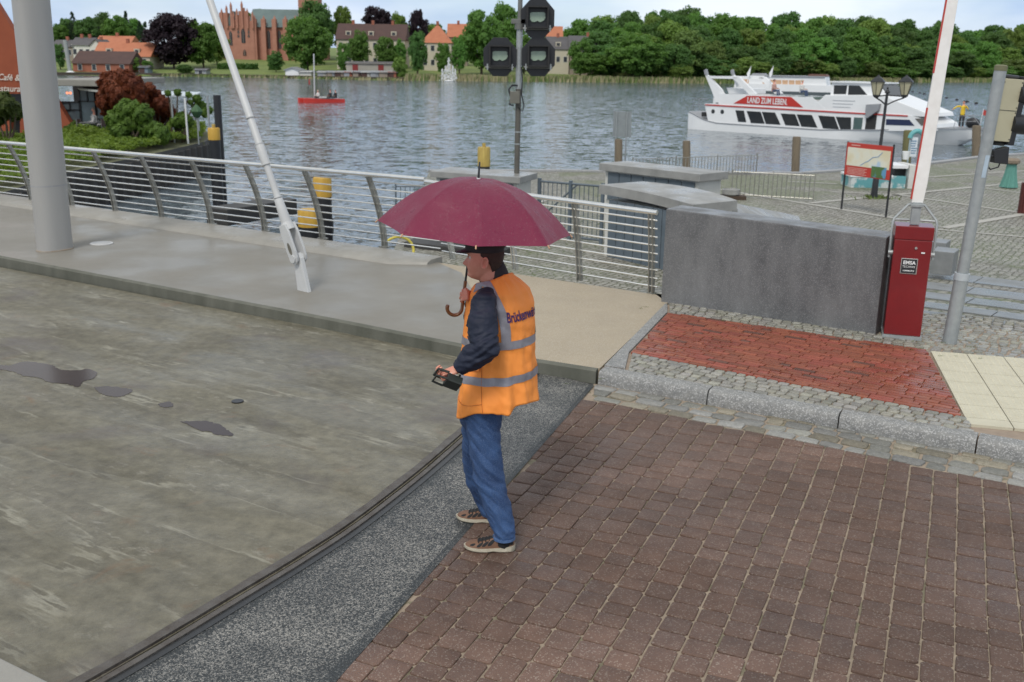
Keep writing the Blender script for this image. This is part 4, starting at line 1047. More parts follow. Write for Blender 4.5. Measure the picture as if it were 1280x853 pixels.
# hair: short at sides and nape
mb = MB(); rs = []
for u in np.linspace(-.058, .095, 16):
    fr = 0; rr = []
    bk = interp(u, [-.09, -.06, -.03, 0, .04, .075, .1], [.036, .068, .092, .104, .110, .10, .075]); w_ = interp(u, [-.06, -.03, 0, .04, .075, .1], [.062, .070, .0775, .0805, .074, .055])
    lim = interp(u, [-.058, -.035, -.005, .02, .03, .1], [134, 120, 108, 98, 84, 76])
    for k in range(25):
        q = R(lim + (360 - 2 * lim) * k / 24); x = (.088 if math.cos(q) > 0 else bk) * math.cos(q); y = w_ * math.sin(q); rr.append(hc + hf * x + hl * y + Z * u)
    rs.append(rr)
mb.rings(rs, closed=False, cap0=False, cap1=False); h_ = mb.build('hair', hairm, man, smooth=True)
md = h_.modifiers.new('s', 'SOLIDIFY'); md.thickness = .006; md.offset = 1
# cap: flat peaked cap
capm = mat('black_cap', (.016, .016, .019), .65, (.010, .010, .012), 20, bump=.2, bscale=200)
cc_ = hc + hf * -.006 + Z * .052
mb = MB(); rs = []
for z_, r_ in ((-.004, .093), (.0, .098), (.028, .099), (.032, .104), (.052, .116), (.062, .112), (.070, .08), (.074, .02)):
    rs.append([cc_ + hf * (r_ * 1.10 * math.cos(q)) + hl * (r_ * .90 * math.sin(q)) + Z * (z_ + .012 * math.cos(q) * (z_ > .03)) for q in [2 * math.pi * k / 32 for k in range(32)]])
mb.rings(rs); capo = mb.build('cap', capm, man, smooth=True); sub(capo)
mb = MB(); n_ = 13
for zo in (0,):
    ri, ro = [], []
    for k in range(n_):
        q = R(-62 + 124 * k / (n_ - 1)); ri.append(cc_ + hf * (.104 * math.cos(q)) + hl * (.085 * math.sin(q)) + Z * .006)
        e = math.cos(q * 90 / 62); ro.append(cc_ + hf * (.104 * math.cos(q) + .058 * e) + hl * (.088 * math.sin(q)) + Z * (.004 - .016 * e + .0))
    mb.rings([ri, ro, [p - Z * .004 for p in ro], [p - Z * .004 for p in ri], ri], closed=False, cap0=False, cap1=False)
mb.build('visor', capm, capo, smooth=True)
# jacket: sleeves, collar, trunk in one cloth surface
jk = MB()
ell(jk, [(-.11, 5.46, .90, .13, .15), (-.105, 5.46, 1.1, .15, .17), (-.105, 5.46, 1.35, .15, .18), (-.10, 5.46, 1.48, .12, .165), (-.09, 5.455, 1.56, .075, .10)], TA)
jk.tube([neckb + V(0, 0, -.02), shL + V(.01, .06, .015), shL, shL.lerp(elL, .35), shL.lerp(elL, .75), elL + V(.012, 0, -.005), elL.lerp(wrL, .3) + Z * -.004, elL.lerp(wrL, .65), wrL + V(.008, 0, 0)],
        [.05, .060, .072, .079, .082, .083, .073, .062, .047], 20)
jk.tube([neckb + V(0, 0, -.02), shR + V(0, -.04, .02), shR, shR.lerp(elR, .5), elR, elR.lerp(wrR, .5), wrR + V(.012, .02, -.012)], [.07, .085, .083, .075, .072, .06, .046], 18)
def jdisp(p, n):
    d = .0
    q = V(p.x * 7, p.y * 7, p.z * 17); d += .012 * noise.noise(q) + .006 * noise.noise(q * 2.3) + .003 * noise.noise(q * 5)
    e = (p - elL).length
    if e < .16: d += .007 * math.sin((p.z - p.x * .6) * 140 + 4 * noise.noise(p * 9)) * (1 - e / .16)
    return d
jko = fuse(jk, 'jacket', jacketm, man, .006, 3, jdisp)
mb = MB(); rs = []   # stand-up collar, open at the front
cb = V(-.094, 5.45, 1.565)
for z_, r_, tl in ((-.09, .125, 0), (-.04, .104, 0), (-.0, .088, .2), (.055, .080, .25), (.098, .076, .3), (.103, .070, .3), (.05, .070, .25), (-.03, .075, .2)):
    rs.append([cb + FD(14) * (r_ * math.cos(q) + z_ * .45) + LD(14) * (r_ * math.sin(q)) + Z * (z_ - .030 * math.cos(q) * (1 if z_ > 0 else .3)) for q in [R(20 + 320 * k / 30) for k in range(31)]])
mb.rings(rs, closed=False, cap0=False, cap1=False); mb.build('collar', blackr, man, smooth='all')
# ---- vest
VZ = [.80, .88, 1.0, 1.2, 1.35, 1.45, 1.52, 1.565, 1.60, 1.63]
VX = [.232, .226, .214, .202, .192, .175, .145, .108, .082, .068]
VY = [.232, .225, .212, .200, .200, .206, .194, .150, .106, .080]
VC = [(-.070, 5.46), (-.072, 5.46), (-.075, 5.46), (-.078, 5.46), (-.075, 5.46), (-.072, 5.46), (-.072, 5.458), (-.078, 5.455), (-.088, 5.45), (-.086, 5.45)]
def hem(ph):
    c = math.cos(R(ph)); s = math.sin(R(ph))
    return .730 + .160 * (1 - c) / 2 + .03 * max(0, s) - .020 * math.exp(-((ph - 133) / 9) ** 2) - .012 * math.exp(-((ph - 118) / 6) ** 2) + .008 * math.sin(R(ph * 5))
def vtop(ph): return 1.622 - .075 * ((1 + math.cos(R(ph))) / 2) ** 1.1
def SV(ph, z, off=0.):
    dx, dy = interp(z, VZ, VX), interp(z, VZ, VY); cx, cy = interp(z, VZ, [c[0] for c in VC]), interp(z, VZ, [c[1] for c in VC])
    c, s = math.cos(R(ph)), math.sin(R(ph)); e = .88
    c_ = math.copysign(abs(c) ** e, c); s_ = math.copysign(abs(s) ** e, s)
    low = max(0, (1.18 - z) / .38)                  # pleats open towards the hem
    f = .016 * low * math.cos(R((ph - 133) * 11)) * math.exp(-((ph - 150) / 55) ** 2) + .020 * low * math.exp(-((ph - 131) / 9) ** 2)
    f += .008 * noise.noise(V(math.cos(R(ph)) * 2.6, math.sin(R(ph)) * 2.6, z * 7)) + .0075 * noise.noise(V(ph * .085, z * 2.6, 4)) + .005 * noise.noise(V(ph * .05 + z * 11, z * 17, 7)) + .0022 * noise.noise(V(ph * .22, z * 30 + ph * .1, 2))
    f -= .014 * math.exp(-((z - 1.12) / .12) ** 2) * max(0, math.sin(R(ph))) * .8
    if z > 1.16 and z < 1.56: f -= .020 * math.exp(-((ph - 84) / 26) ** 2)
    return V(cx, cy, z) + FD(TA) * ((dx + f + off) * c_) + LD(TA) * ((dy + f + off) * s_)
NP = 180; mb = MB(); rs = []
for i in range(71):
    t = i / 70; rs.append([SV(360 * k / NP, hem(360 * k / NP) + (vtop(360 * k / NP) - hem(360 * k / NP)) * t) for k in range(NP)])
mb.rings(rs, cap0=False, cap1=False)
vest = mb.build('vest', vestm, man, smooth='all'); sub(vest)
md = vest.modifiers.new('s', 'SOLIDIFY'); md.thickness = .0035; md.offset = -1
def band(p0, p1, z0, z1, name='reflective_band', m=reflm, off=.0032, n=90, kz=4, zf=None):
    rs = []
    for j in range(kz + 1):
        rs.append([SV(p0 + (p1 - p0) * k / n, (zf(p0 + (p1 - p0) * k / n) if zf else 0) + z0 + (z1 - z0) * j / kz, off) for k in range(n + 1)])
    mb = MB(); mb.rings(rs, closed=False, cap0=False, cap1=False); o = mb.build(name, m, vest, smooth='all', fix=False); return o
band(0, 360, 1.215, 1.262, zf=lambda p: -.012 * math.cos(R(p)), n=200)
band(0, 360, 1.008, 1.055, zf=lambda p: -.022 * math.cos(R(p)), n=200)
def vband(sign):
    rs = []; pts = [(58, 1.548), (74, 1.574), (90, 1.580), (103, 1.563), (114, 1.528), (122, 1.478), (128, 1.41), (131.5, 1.34), (133, 1.265)]
    P = smoothpath(pts, 6); rr_ = .0030                    # metres per degree
    for k, (ph, z) in enumerate(P):
        a_, b_ = P[max(k - 1, 0)], P[min(k + 1, len(P) - 1)]; t_ = V((b_[0] - a_[0]) * rr_, b_[1] - a_[1]).normalized(); n_ = V(-t_.y, t_.x)
        rs.append([SV(sign * (ph + n_.x * w_ / rr_), min(z + n_.y * w_, vtop(ph) + .004), .0034 if ph > 112 else .0065) for w_ in (-.026, -.013, 0, .013, .026)])
    mb = MB(); mb.rings(rs, closed=False, cap0=False, cap1=False); mb.build('reflective_band', reflm, vest, smooth='all', fix=False)
vband(1); vband(-1)
# pocket flap and panel seams
mb = MB()
def seam(path, r=.0013, m=None):
    mb = MB(); mb.tube([SV(p, z, .0025) for p, z in smoothpath(path, 5)], r, 5); mb.build('seam', mat('seam_orange', (.50, .13, .02), .7), vest, smooth=True)
seam([(92, 1.19), (93, 1.0), (97, .86)]); seam([(40, .90), (60, .875), (80, .885), (95, .91)]); seam([(50, 1.10), (65, 1.095), (80, 1.12), (90, 1.15)]); 
mb = MB(); rs = [[SV(40 + 50 * k / 14, z + .0012 * k, .006 + (0 if z > 1.08 else .006)) for k in range(15)] for z in (1.125, 1.105, 1.075)]
mb.rings(rs, closed=False, cap0=False, cap1=False); mb.build('pocket_flap', vestm, vest, smooth='all')
# armhole edging round the near sleeve: brighter piping
mb = MB(); pth = []
for q in range(0, 19):
    a_ = 2 * math.pi * q / 18; pth.append(V(0, 0, 0))
printm = mat('purple_print', (.065, .022, .12), .6, (.05, .018, .10), 30)
def tmap(x, y):
    ph = 175 + math.degrees(x / .212); return SV(ph, 1.405 + y, .0045)
text_mesh('Brückenwärter', .079, printm, 'lettering', vest, (0, 0, 0), (1, 0, 0), (0, 0, 1), bold=.0022, sx=.62, mapf=tmap)
# ---- jeans
jn = MB()
def leg(L_, rr):
    P = smoothpath([tuple(p) for p in L_], 5); n = len(P); jn.tube(P, [interp(i / (n - 1), [0, .45, .75, .9, 1], rr) for i in range(n)], 20)
leg([lL[0] + Z * .10, lL[0], lL[1], lL[2], lL[3] + Z * .018], [.108, .090, .071, .062, .063])
leg([lR[0] + Z * .10, lR[0], lR[1], lR[2], lR[3] + Z * .018], [.108, .088, .070, .061, .062])
jn.tube([lL[0] + V(0, .02, .06), lR[0] + V(0, -.02, .06)], [.12, .12], 16)
def dn_disp(p, n):
    k = V(p.x * 9, p.y * 9, p.z * 20 + p.x * 20); d = .010 * noise.noise(k) + .005 * noise.noise(k * 2.1)
    for zc, am in ((.46, .0018), (.13, .0022)):
        d += am * math.sin(p.z * 110 + p.x * 60 + 9 * noise.noise(p * 6)) * math.exp(-((p.z - zc) / .08) ** 2)
    return d
jeans = fuse(jn, 'jeans', denim, man, .006, 2, dn_disp); sub(jeans)
for L_ in (lL, lR):
    p = L_[3]; mb = MB(); mb.tube([p + Z * .016, p + Z * .03], [.0665, .0665], 24); mb.build('hem_stitching', mat('denim_hem', (.10, .18, .36), .8, (.035, .08, .19), 60, bump=.3), jeans, smooth=True)
# .lerp(lL[1], t) + V(-.0, -.093 + .016 * t, 0) for t in (0, .3, .6, 1)]
# ---- socks and shoes
sockm = mat('dark_sock', (.012, .012, .014), .9)
for L_ in (lL, lR):
    mb = MB(); p = L_[3]; mb.tube([p + Z * .05, V(p.x, p.y, .055), V(p.x - .01, p.y, .03)], [.048, .050, .048], 16); mb.build('sock', sockm, man, smooth=True)
shoeu = mat('tan_leather', (.19, .098, .058), .6, (.14, .07, .042), 25, bump=.2, bscale=200)
solem = mat('cream_sole', (.50, .46, .37), .7, (.38, .34, .26), 25, bump=.3, bscale=150)
def shoe(heel, d):
    d = V(*d).normalized(); s = V(-d.y, d.x, 0); Ln = .292
    W_ = lambda t: interp(t, [0, .04, .15, .35, .5, .7, .85, .95, 1], [.012, .028, .036, .036, .041, .050, .046, .030, .008])
    H_ = lambda t: interp(t, [0, .03, .12, .28, .40, .55, .72, .88, .97, 1], [.055, .085, .092, .090, .086, .070, .056, .047, .034, .022])
    off = lambda t: .008 * math.sin(t * 3.1)
    def U(t, a, o=0.):
        w_, h_ = W_(t) + o, H_(t) + o; c = heel + d * (t * Ln) + s * off(t)
        return c + s * (w_ * math.copysign(abs(math.cos(a)) ** .7, math.cos(a))) + Z * (.016 + (h_ - .016) * abs(math.sin(a)) ** .8)
    mb = MB(); rs = [[U(t, math.pi * k / 20) for k in range(21)] + [heel + d * (t * Ln) + s * off(t) + Z * .012] for t in np.linspace(0, 1, 34)]
    mb.rings(rs); up = mb.build('shoe', shoeu, man, smooth=True); sub(up)
    mb = MB(); rs = []
    for t in np.linspace(-.015, 1.015, 36):
        tt = min(1, max(0, t)); w_ = W_(tt) + .006; c = heel + d * (t * Ln) + s * off(tt); top = interp(t, [0, .1, .3, .5, 1], [.036, .034, .027, .024, .026]); bot = interp(t, [0, .3, .42, .55, 1], [0, 0, .005, 0, .008])
        if t < 0 or t > 1: w_ *= .6
        rs.append([c + s * w_ + Z * top, c - s * w_ + Z * top, c - s * (w_ + .002) + Z * (bot + .006), c - s * (w_ - .003) + Z * bot, c + s * (w_ - .003) + Z * bot, c + s * (w_ + .002) + Z * (bot + .006)])
    mb.rings(rs); mb.build('sole', solem, up, smooth=True)
    dark = mat('shoe_lining', (.018, .018, .02), .85)
    for side in (0, 1):
        for (ta, tb, a0, a1, sk) in ((.80, .86, .55, 1.0, -.03), (.655, .715, .35, .95, -.05), (.545, .605, .35, .95, -.055), (.42, .49, .35, 1.0, -.06), (.05, .13, .30, .85, .02)):
            mb = MB(); rs = []
            for j in range(7):
                aa = a0 + (a1 - a0) * j / 6; e = .55 + .75 * math.sin(math.pi * (j + .6) / 7.2); tm = (ta + tb) / 2 + sk * (j / 6 - .5) * 1.4; hw_ = (tb - ta) / 2 * e * 1.25
                ang = aa if side == 0 else math.pi - aa
                rs.append([U(tm + hw_ * (k / 3 - 1), ang, .0016) for k in range(7)])
            mb.rings(rs, closed=False, cap0=False, cap1=False); mb.build('cut_out', dark, up, smooth='all', fix=False)
    for k, t in enumerate((.50, .57, .64, .71)):
        mb = MB(); mb.tube([U(t, 1.0, .003), U(t + .02, math.pi / 2, .005), U(t - .005, math.pi - 1.0, .003)], .0032, 6); mb.build('lace', dark, up, smooth=True)
    mb = MB(); rs = [[U(t, 1.25 + .65 * k / 6, .0022) for k in range(7)] for t in np.linspace(.42, .74, 6)]; mb.rings(rs, closed=False, cap0=False, cap1=False); mb.build('tongue', dark, up, smooth='all', fix=False)
hl_ = G(647.5, 688, 0); tl_ = G(582, 687, 0); dl = (tl_ - hl_)
shoe(V(lL[3].x + .062, lL[3].y + .0, 0), (-1, .035, 0))
shoe(V(lR[3].x + .075, lR[3].y - .006, 0), (-1, .12, 0))

# ---- radio control in the left hand
rc0 = A(560, 473, 5.10)
rx = V(.85, .15, -.38).normalized(); ry = V(.35, -.55, .62); ry = (ry - rx * ry.dot(rx)).normalized(); rz_ = rx.cross(ry)
rcn = thing('radio_control', 'black handheld radio control box with grab frame held at the waist in the left hand', 'remote control', rc0)
def RC(x, y, z): return rc0 + rx * x + ry * y + rz_ * z
if rz_.z < 0: rz_ = -rz_
dkg = mat('dark_green_plastic', (.022, .028, .024), .4, (.016, .02, .018), 10)
rm = Matrix((rx, ry, rz_)).transposed()
mb = MB(); mb.box(RC(.03, 0, -.012), (.088, .078, .05), rot=rm); mb.build('casing', dkg, rcn, bevel=.008)
mb = MB()
fr_ = [(-.01, -.040), (-.072, -.034), (-.072, .034), (-.01, .040)]
mb.tube([RC(x, y, .012) for x, y in fr_], .0075, 8); mb.build('grab_frame', dkg, rcn, smooth=True)
mb = MB(); mb.tube([RC(x, y, -.03) for x, y in fr_], .0065, 8); mb.build('grab_frame', dkg, rcn, smooth=True)
mb = MB(); mb.box(RC(.02, .008, .0195), (.04, .04, .003), rot=rm); mb.build('display', whitep, rcn)
for k in range(3):
    mb = MB(); mb.tube([RC(.055, -.025 + .025 * k, .018), RC(.055, -.025 + .025 * k, .03)], .006, 8); mb.build('knob', blackm, rcn, smooth=True)
mb = MB(); mb.tube([RC(.07, .03, 0), RC(.09, .05, .06), RC(.05, .10, .20), V(-.13, 5.25, 1.30)], .004, 6); 

# ---- umbrella
ut = A(598, 224, 5.46); 
uax = V(.072, -.01, 1).normalized()
umb = thing('umbrella', 'burgundy cane umbrella with wooden crook, wet with rain, held up by the person', 'umbrella', hdR)
ue1 = V(1, 0, 0); ue1 = (ue1 - uax * ue1.dot(uax)).normalized(); ue2 = uax.cross(ue1)
NR = 8; RU = .535; HU = .27
q0 = R(-90 + 3)
def UR(r, q):    # canopy surface: taut between ribs, scalloped edge
    st_ = 2 * math.pi / NR; a_ = ((q - q0) % st_) - st_ / 2; pf = math.cos(st_ / 2) / math.cos(a_); m_ = 1 - (abs(a_) / (st_ / 2)) ** 2
    rr = r * RU * (pf - .022 * m_ * r ** 6 - .02 * m_ * math.sin(math.pi * r))
    return ut + ue1 * (rr * math.cos(q)) + ue2 * (rr * math.sin(q)) + uax * (-HU * (r ** 2.05) + .012 * math.sin(math.pi * r) + .004 * m_ * noise.noise(V(q * 3, r * 4, 0)))
mb = MB(); M_ = NR * 10; rs = []
for i in range(1, 19):
    rs.append([UR(i / 18, q0 + 2 * math.pi * k / M_) for k in range(M_)])
rs.insert(0, [UR(.003, q0 + 2 * math.pi * k / M_) for k in range(M_)])
mb.rings(rs, cap0=True, cap1=False)
canm = mat('burgundy_cloth', (.27, .028, .085), .45, (.22, .022, .070), 5, bump=.35, bscale=260, speck=((.34, .16, .2), 190, .95, .45), wet=(7, .22, .55, .4, .6))
N_, K_ = nodes(canm); canm.node_tree.nodes['Principled BSDF'].inputs['Sheen Weight'].default_value = .12
can = mb.build('canopy', canm, umb, smooth='all'); sub(can)
N2 = canm.node_tree; tr = N2.nodes.new('ShaderNodeBsdfTranslucent'); tr.inputs['Color'].default_value = (.5, .03, .12, 1); mxs = N2.nodes.new('ShaderNodeMixShader'); mxs.inputs[0].default_value = .42
on = N2.nodes['Material Output']; N2.links.new(N2.nodes['Principled BSDF'].outputs[0], mxs.inputs[1]); N2.links.new(tr.outputs[0], mxs.inputs[2]); N2.links.new(mxs.outputs[0], on.inputs['Surface'])
for k in range(NR):
    q = q0 + 2 * math.pi * k / NR
    rb = MB(); rb.tube([UR(r, q) - uax * .006 for r in np.linspace(.02, .995, 12)], .0022, 5); rib = sub(rb.build('rib', steel, umb, smooth=True))
    tp = UR(1.0, q); dd = (UR(1, q) - UR(.95, q)).normalized(); t_ = MB(); t_.tube([tp - dd * .006, tp + dd * .010], .0042, 8); t_.ball(tp + dd * .012, .005, 8, 6); t_.build('rib_tip', mat('brass_tip', (.55, .33, .2), .4), rib, smooth=True)
    st_ = MB(); st_.tube([ut - uax * .36, UR(.52, q) - uax * .008], .0018, 5); st_.build('stretcher', steel, umb, smooth=True)
mb = MB(); mb.tube([ut - uax * .0, ut + uax * .006], .011, 12); mb.build('crown_disc', whitep, umb, smooth=True)
mb = MB(); mb.tube([ut + uax * .004, ut + uax * .09, ut + uax * .094], [.0068, .0045, .002], 10); mb.build('ferrule', blackm, umb, smooth=True)
lowp = A(577.5, 386, 5.44)
mb = MB(); mb.tube([ut, ut.lerp(lowp, .97)], .0062, 10); mb.build('shaft', blackm, umb, smooth=True)
sdir = (lowp - ut).normalized()
lat = V(-1, -.15, 0); lat = (lat - sdir * lat.dot(sdir)).normalized()
pth = [lowp - sdir * .16, lowp - sdir * .05, lowp - sdir * .0]
for k in range(1, 13):
    a_ = R(200 * k / 12); pth.append(lowp + lat * (.042 * (1 - math.cos(a_))) + sdir * (.042 * math.sin(a_)))
mb = MB(); mb.tube(pth, [.0095] * 3 + [.0105] * 10 + [.0115, .009], 12)
mb.build('crook_handle', mat('cane_wood', (.24, .095, .03), .35, (.15, .055, .018), 40, coat=.4, stretch=(1, 1, .2)), umb, smooth=True)
# ================================================================== QUAY THINGS
panelm = mat('blue_grey_panel', (.115, .145, .175), .55, (.085, .11, .135), 4, wet=(2, .35, .65, .4, .6))
capst = mat('cap_stone', (.33, .33, .32), .5, (.20, .20, .195), 2.2, bump=.15, bscale=40, wet=(1.4, .25, .6, .4, .6))
whitew = mat('white_render', (.62, .62, .60), .7, (.50, .50, .47), 1.5, bump=.05)
ironb = mat('brown_iron', (.07, .045, .03), .7, (.045, .03, .02), 8)
woodp = mat('weathered_wood', (.20, .16, .11), .85, (.11, .09, .065), 6, bump=.4, stretch=(4, 4, .4))
woodg = mat('mossy_wood', (.15, .145, .06), .85, (.10, .09, .04), 6, bump=.4, stretch=(4, 4, .4))
yelm = mat('pile_yellow', (.58, .36, .05), .55, (.42, .24, .035), 3, stretch=(3, 3, .4))
yelw = mat('pile_yellow_worn', (.50, .38, .10), .65, (.30, .20, .05), 6, stretch=(3, 3, .5))
def cabinet(name, label, P, Q_, E_, ztop, capt, npan, grp=None, zb=-1.3):
    """P,Q_ = ends of the panelled long face (cap edge), E_ = far corner of the short end"""
    P, Q_, E_ = [V(p.x, p.y, 0) for p in (P, Q_, E_)]
    t = thing(name, label, 'cabinet wall', (P.x, P.y, zb), grp)
    d = (Q_ - P); ln = d.length; d.normalize(); e = (E_ - Q_); wl_ = e.length; e.normalize(); F_ = P + (E_ - Q_)
    mb = MB(); mb.slab([(p.x, p.y, ztop - capt) for p in (P, Q_, E_, F_)], (0, 0, capt)); mb.build('cap', capst, t, bevel=.01)
    i0, i1, i2, i3 = P + d * .12 + e * .12, Q_ - d * .12 + e * .12, E_ - d * .12 - e * .12, F_ + d * .12 - e * .12
    mb = MB(); mb.slab([(p.x, p.y, zb) for p in (i0, i1, i2, i3)], (0, 0, ztop - capt - zb)); mb.build('body', whitew, t)
    n = -e; a, b = P + d * .22, Q_ - d * .2; w_ = (b - a).length / npan; a_ = V(a.x, a.y, 0)
    for k in range(npan):
        p0_ = a + d * (w_ * k + .012) + e * .118; p1_ = a + d * (w_ * (k + 1) - .012) + e * .118
        mb = MB(); mb.slab([(p0_.x, p0_.y, zb + .15), (p1_.x, p1_.y, zb + .15), (p1_.x, p1_.y, ztop - capt - .04), (p0_.x, p0_.y, ztop - capt - .04)], n * .03)
        pn = sub(mb.build('panel', panelm, t, bevel=.004))
        if k % 2 == 1:
            c = (p0_ + p1_) / 2 + n * .03; mb = MB(); mb.tube([(c.x, c.y, ztop - capt - .28), (c.x + n.x * .03, c.y + n.y * .03, ztop - capt - .28)], .03, 10); mb.build('knob', blackm, pn)
    return t
zt_ = .3
cabinet('cabinet_wall', 'low wall of blue grey panels under a stone cap carrying the tall signal mast', G(537, 214, zt_), G(650, 222, zt_), G(672, 216, zt_), zt_, .14, 7, 'cabinet walls on the quay')
cabinet('cabinet_wall', 'rear blue grey panelled wall with flat stone cap and white right end, beyond the curved one', G(749, 204, zt_), G(875, 218, zt_), G(911, 214.5, zt_), zt_, .18, 7, 'cabinet walls on the quay')
# front cabinet with curved sloping slab
fA, fB = G(749, 231, zt_), G(866, 251, zt_ - .02)
t = thing('cabinet_wall', 'front blue grey panelled wall whose stone cap bends down into a sloping granite ramp', 'cabinet wall', (fA.x, fA.y, -1.3), 'cabinet walls on the quay')
d = V(fB.x - fA.x, fB.y - fA.y, 0); Lf = d.length; d.normalize(); e = V(-d.y, d.x, 0)
if e.y < 0: e = -e
rs = []
for k in range(13):
    s_ = k / 12 * Lf; z = zt_ - .10 * (k / 12) ** 2; cv = .18 * math.sin(math.pi * k / 12)
    p = V(fA.x, fA.y, 0) + d * s_ + e * (cv * .3); q = p + e * (1.25 + cv)
    rs.append([(p.x, p.y, z - .19), (p.x, p.y, z), (q.x, q.y, z), (q.x, q.y, z - .19)])
mb = MB(); mb.rings(rs); mb.build('cap', capst, t, bevel=0)
mb = MB(); a = V(fA.x, fA.y, 0) + d * .1 + e * .12; b = V(fA.x, fA.y, 0) + d * (Lf - .1) + e * .12
mb.slab([(p.x, p.y, -1.3) for p in (a, b, b + e * 1.1, a + e * 1.1)], (0, 0, 1.3 + zt_ - .31)); mb.build('body', whitew, t)
w_ = (Lf - .3) / 9
for k in range(9):
    p0_ = a + d * (.12 + w_ * k + .01) - e * .002; p1_ = a + d * (.12 + w_ * (k + 1) - .01) - e * .002
    mb = MB(); mb.slab([(p0_.x, p0_.y, -1.2), (p1_.x, p1_.y, -1.2), (p1_.x, p1_.y, zt_ - .30), (p0_.x, p0_.y, zt_ - .30)], -e * .03); pn = sub(mb.build('panel', panelm, t, bevel=.004))
    if k in (5, 7): c = (p0_ + p1_) / 2 - e * .03; mb = MB(); mb.tube([(c.x, c.y, -.1), (c.x - e.x * .03, c.y - e.y * .03, -.1)], .03, 10); mb.build('knob', blackm, pn)
# ramp slab going down to the right
r0a, r0b = G(868, 252, .2), G(880, 246, .2); r1a, r1b = G(1010, 292, -1.05), G(998, 270, -1.05)
mb = MB(); mb.slab([r0a, r1a, r1b, r0b + V(0, 0, 0)], (0, 0, -.16)); mb.build('ramp_slab', capst, t, bevel=.01)
mb = MB(); c0_, c1_ = G(865, 250, .22), G(901, 262, -.02)
mb.slab([(c0_.x, c0_.y, .2), (c1_.x, c1_.y, -.05), (c1_.x, c1_.y, -1.25), (c0_.x, c0_.y, -1.25)], (e.x * .5, e.y * .5, 0)); mb.build('ramp_cheek', capst, t)

# signal mast with three octagonal lights
mb0 = G(646, 217, zt_); ms = thing('signal_mast', 'tall grey shipping signal mast with three black octagonal lamp boards', 'signal mast', mb0)
Ym = mb0.y
def M_(x, y, d=0): return A(x, y, Ym + d)
mtop = M_(651, -30); mast = mat('mast_grey', (.20, .205, .20), .5, (.13, .13, .12), 4, metal=.3)
mb = MB(); mb.tube([mb0, mb0.lerp(mtop, .45)], .062, 16); mb.build('lower_pole', mat('mast_dark', (.115, .11, .095), .6, (.08, .075, .065), 4), ms, smooth=True)
mb = MB(); mb.tube([mb0.lerp(mtop, .44), mb0.lerp(mtop, .75)], .068, 16); mb.build('middle_pole', galv, ms, smooth=True)
mb = MB(); mb.tube([mb0.lerp(mtop, .74), mtop], .052, 16); mb.build('upper_pole', mast, ms, smooth=True)
for y in (166, 181): 
    mb = MB(); c = M_(647, y); mb.tube([c, c + V(0, 0, .03)], .068, 14); mb.build('clip_band', galv, ms)
mb = MB(); c = M_(649, 37); mb.tube([c, c + V(0, 0, .12)], .10, 16); mb.build('collar', mast, ms, smooth=True)
mb = MB(); mb.box(M_(648, 27), (.32, .12, .10)); mb.build('cross_bracket', mast, ms, bevel=.008)
glassm = mat('pale_green_lens', (.33, .42, .33), .2, (.24, .33, .25), 9, coat=.6)
for cx_, cy_ in ((672, 23), (625, 71.5), (673, 71.5)):
    c = M_(cx_, cy_, -.06); Rr = 20.8 / 1244 * Ym
    o8 = [V(c.x + Rr * 1.04 * math.cos(R(22.5 + 45 * k)), c.y, c.z + Rr * 1.16 * math.sin(R(22.5 + 45 * k))) for k in range(8)]
    mb = MB(); mb.slab(o8, (0, .025, 0)); bd_ = sub(mb.build('lamp_board', blackm, ms, bevel=.004))
    mb = MB(); w_, h_ = Rr * .62, Rr * .52
    zc_ = c.z + .02
    for (x0, x1, z0, z1) in ((-w_, w_, h_, h_ + .03), (-w_, w_, -h_ - .03, -h_), (-w_, -w_ + .03, -h_, h_), (w_ - .03, w_, -h_, h_)):
        mb.box((c.x + (x0 + x1) / 2, c.y - .09, zc_ + (z0 + z1) / 2), (x1 - x0, .18, z1 - z0))
    mb.build('hood', blackr, bd_)
    mb = MB(); pts = [(-.82, .5), (-.6, .6), (.65, .62), (.82, .45), (.78, .2), (.86, 0), (.7, -.35), (.5, -.5), (.25, -.62), (0, -.45), (-.3, -.6), (-.6, -.58), (-.82, -.3)]
    mb.slab([V(c.x + a_ * w_ * .86, c.y - .03, zc_ + b_ * h_ * .86) for a_, b_ in pts], (0, .02, 0)); mb.build('lens', glassm, bd_, bevel=.004)
    mb = MB(); mb.tube([V(c.x + (-w_ * 1.35), c.y - .06, c.z - Rr * .58), V(c.x + w_ * 1.3, c.y - .06, c.z - Rr * .58)], .028, 8); mb.build('mount_bar', mast, bd_, smooth=True)
    for s_ in (-1, 1):
        mb = MB(); mb.box((c.x + s_ * w_ * 1.15, c.y - .07, c.z - Rr * .55), (.03, .05, .13)); mb.build('bolt', galv, bd_)
mb = MB(); mb.box(M_(643.5, 122, -.1), (.22, .14, .26)); mb.build('junction_box', mat('box_grey', (.17, .165, .14), .5), ms, bevel=.01)
mb = MB(); mb.tube([M_(638, 120, -.1), M_(636, 112, -.1), M_(640, 107, -.1), M_(647, 107, -.05)], .022, 8); mb.build('conduit', blackm, ms, smooth=True)
mb = MB(); mb.tube([M_(652, 84, -.07), M_(653, 100, -.09), M_(652, 118, -.08), M_(655, 132, -.08), M_(653, 140, -.06), M_(648, 134, -.07)], .014, 6); mb.build('cable', blackm, ms, smooth=True)
mb = MB(); mb.tube([M_(638, 125, -.12), M_(637, 131, -.12), M_(642, 132, -.1)], .02, 6); mb.build('cable', blackm, ms, smooth=True)

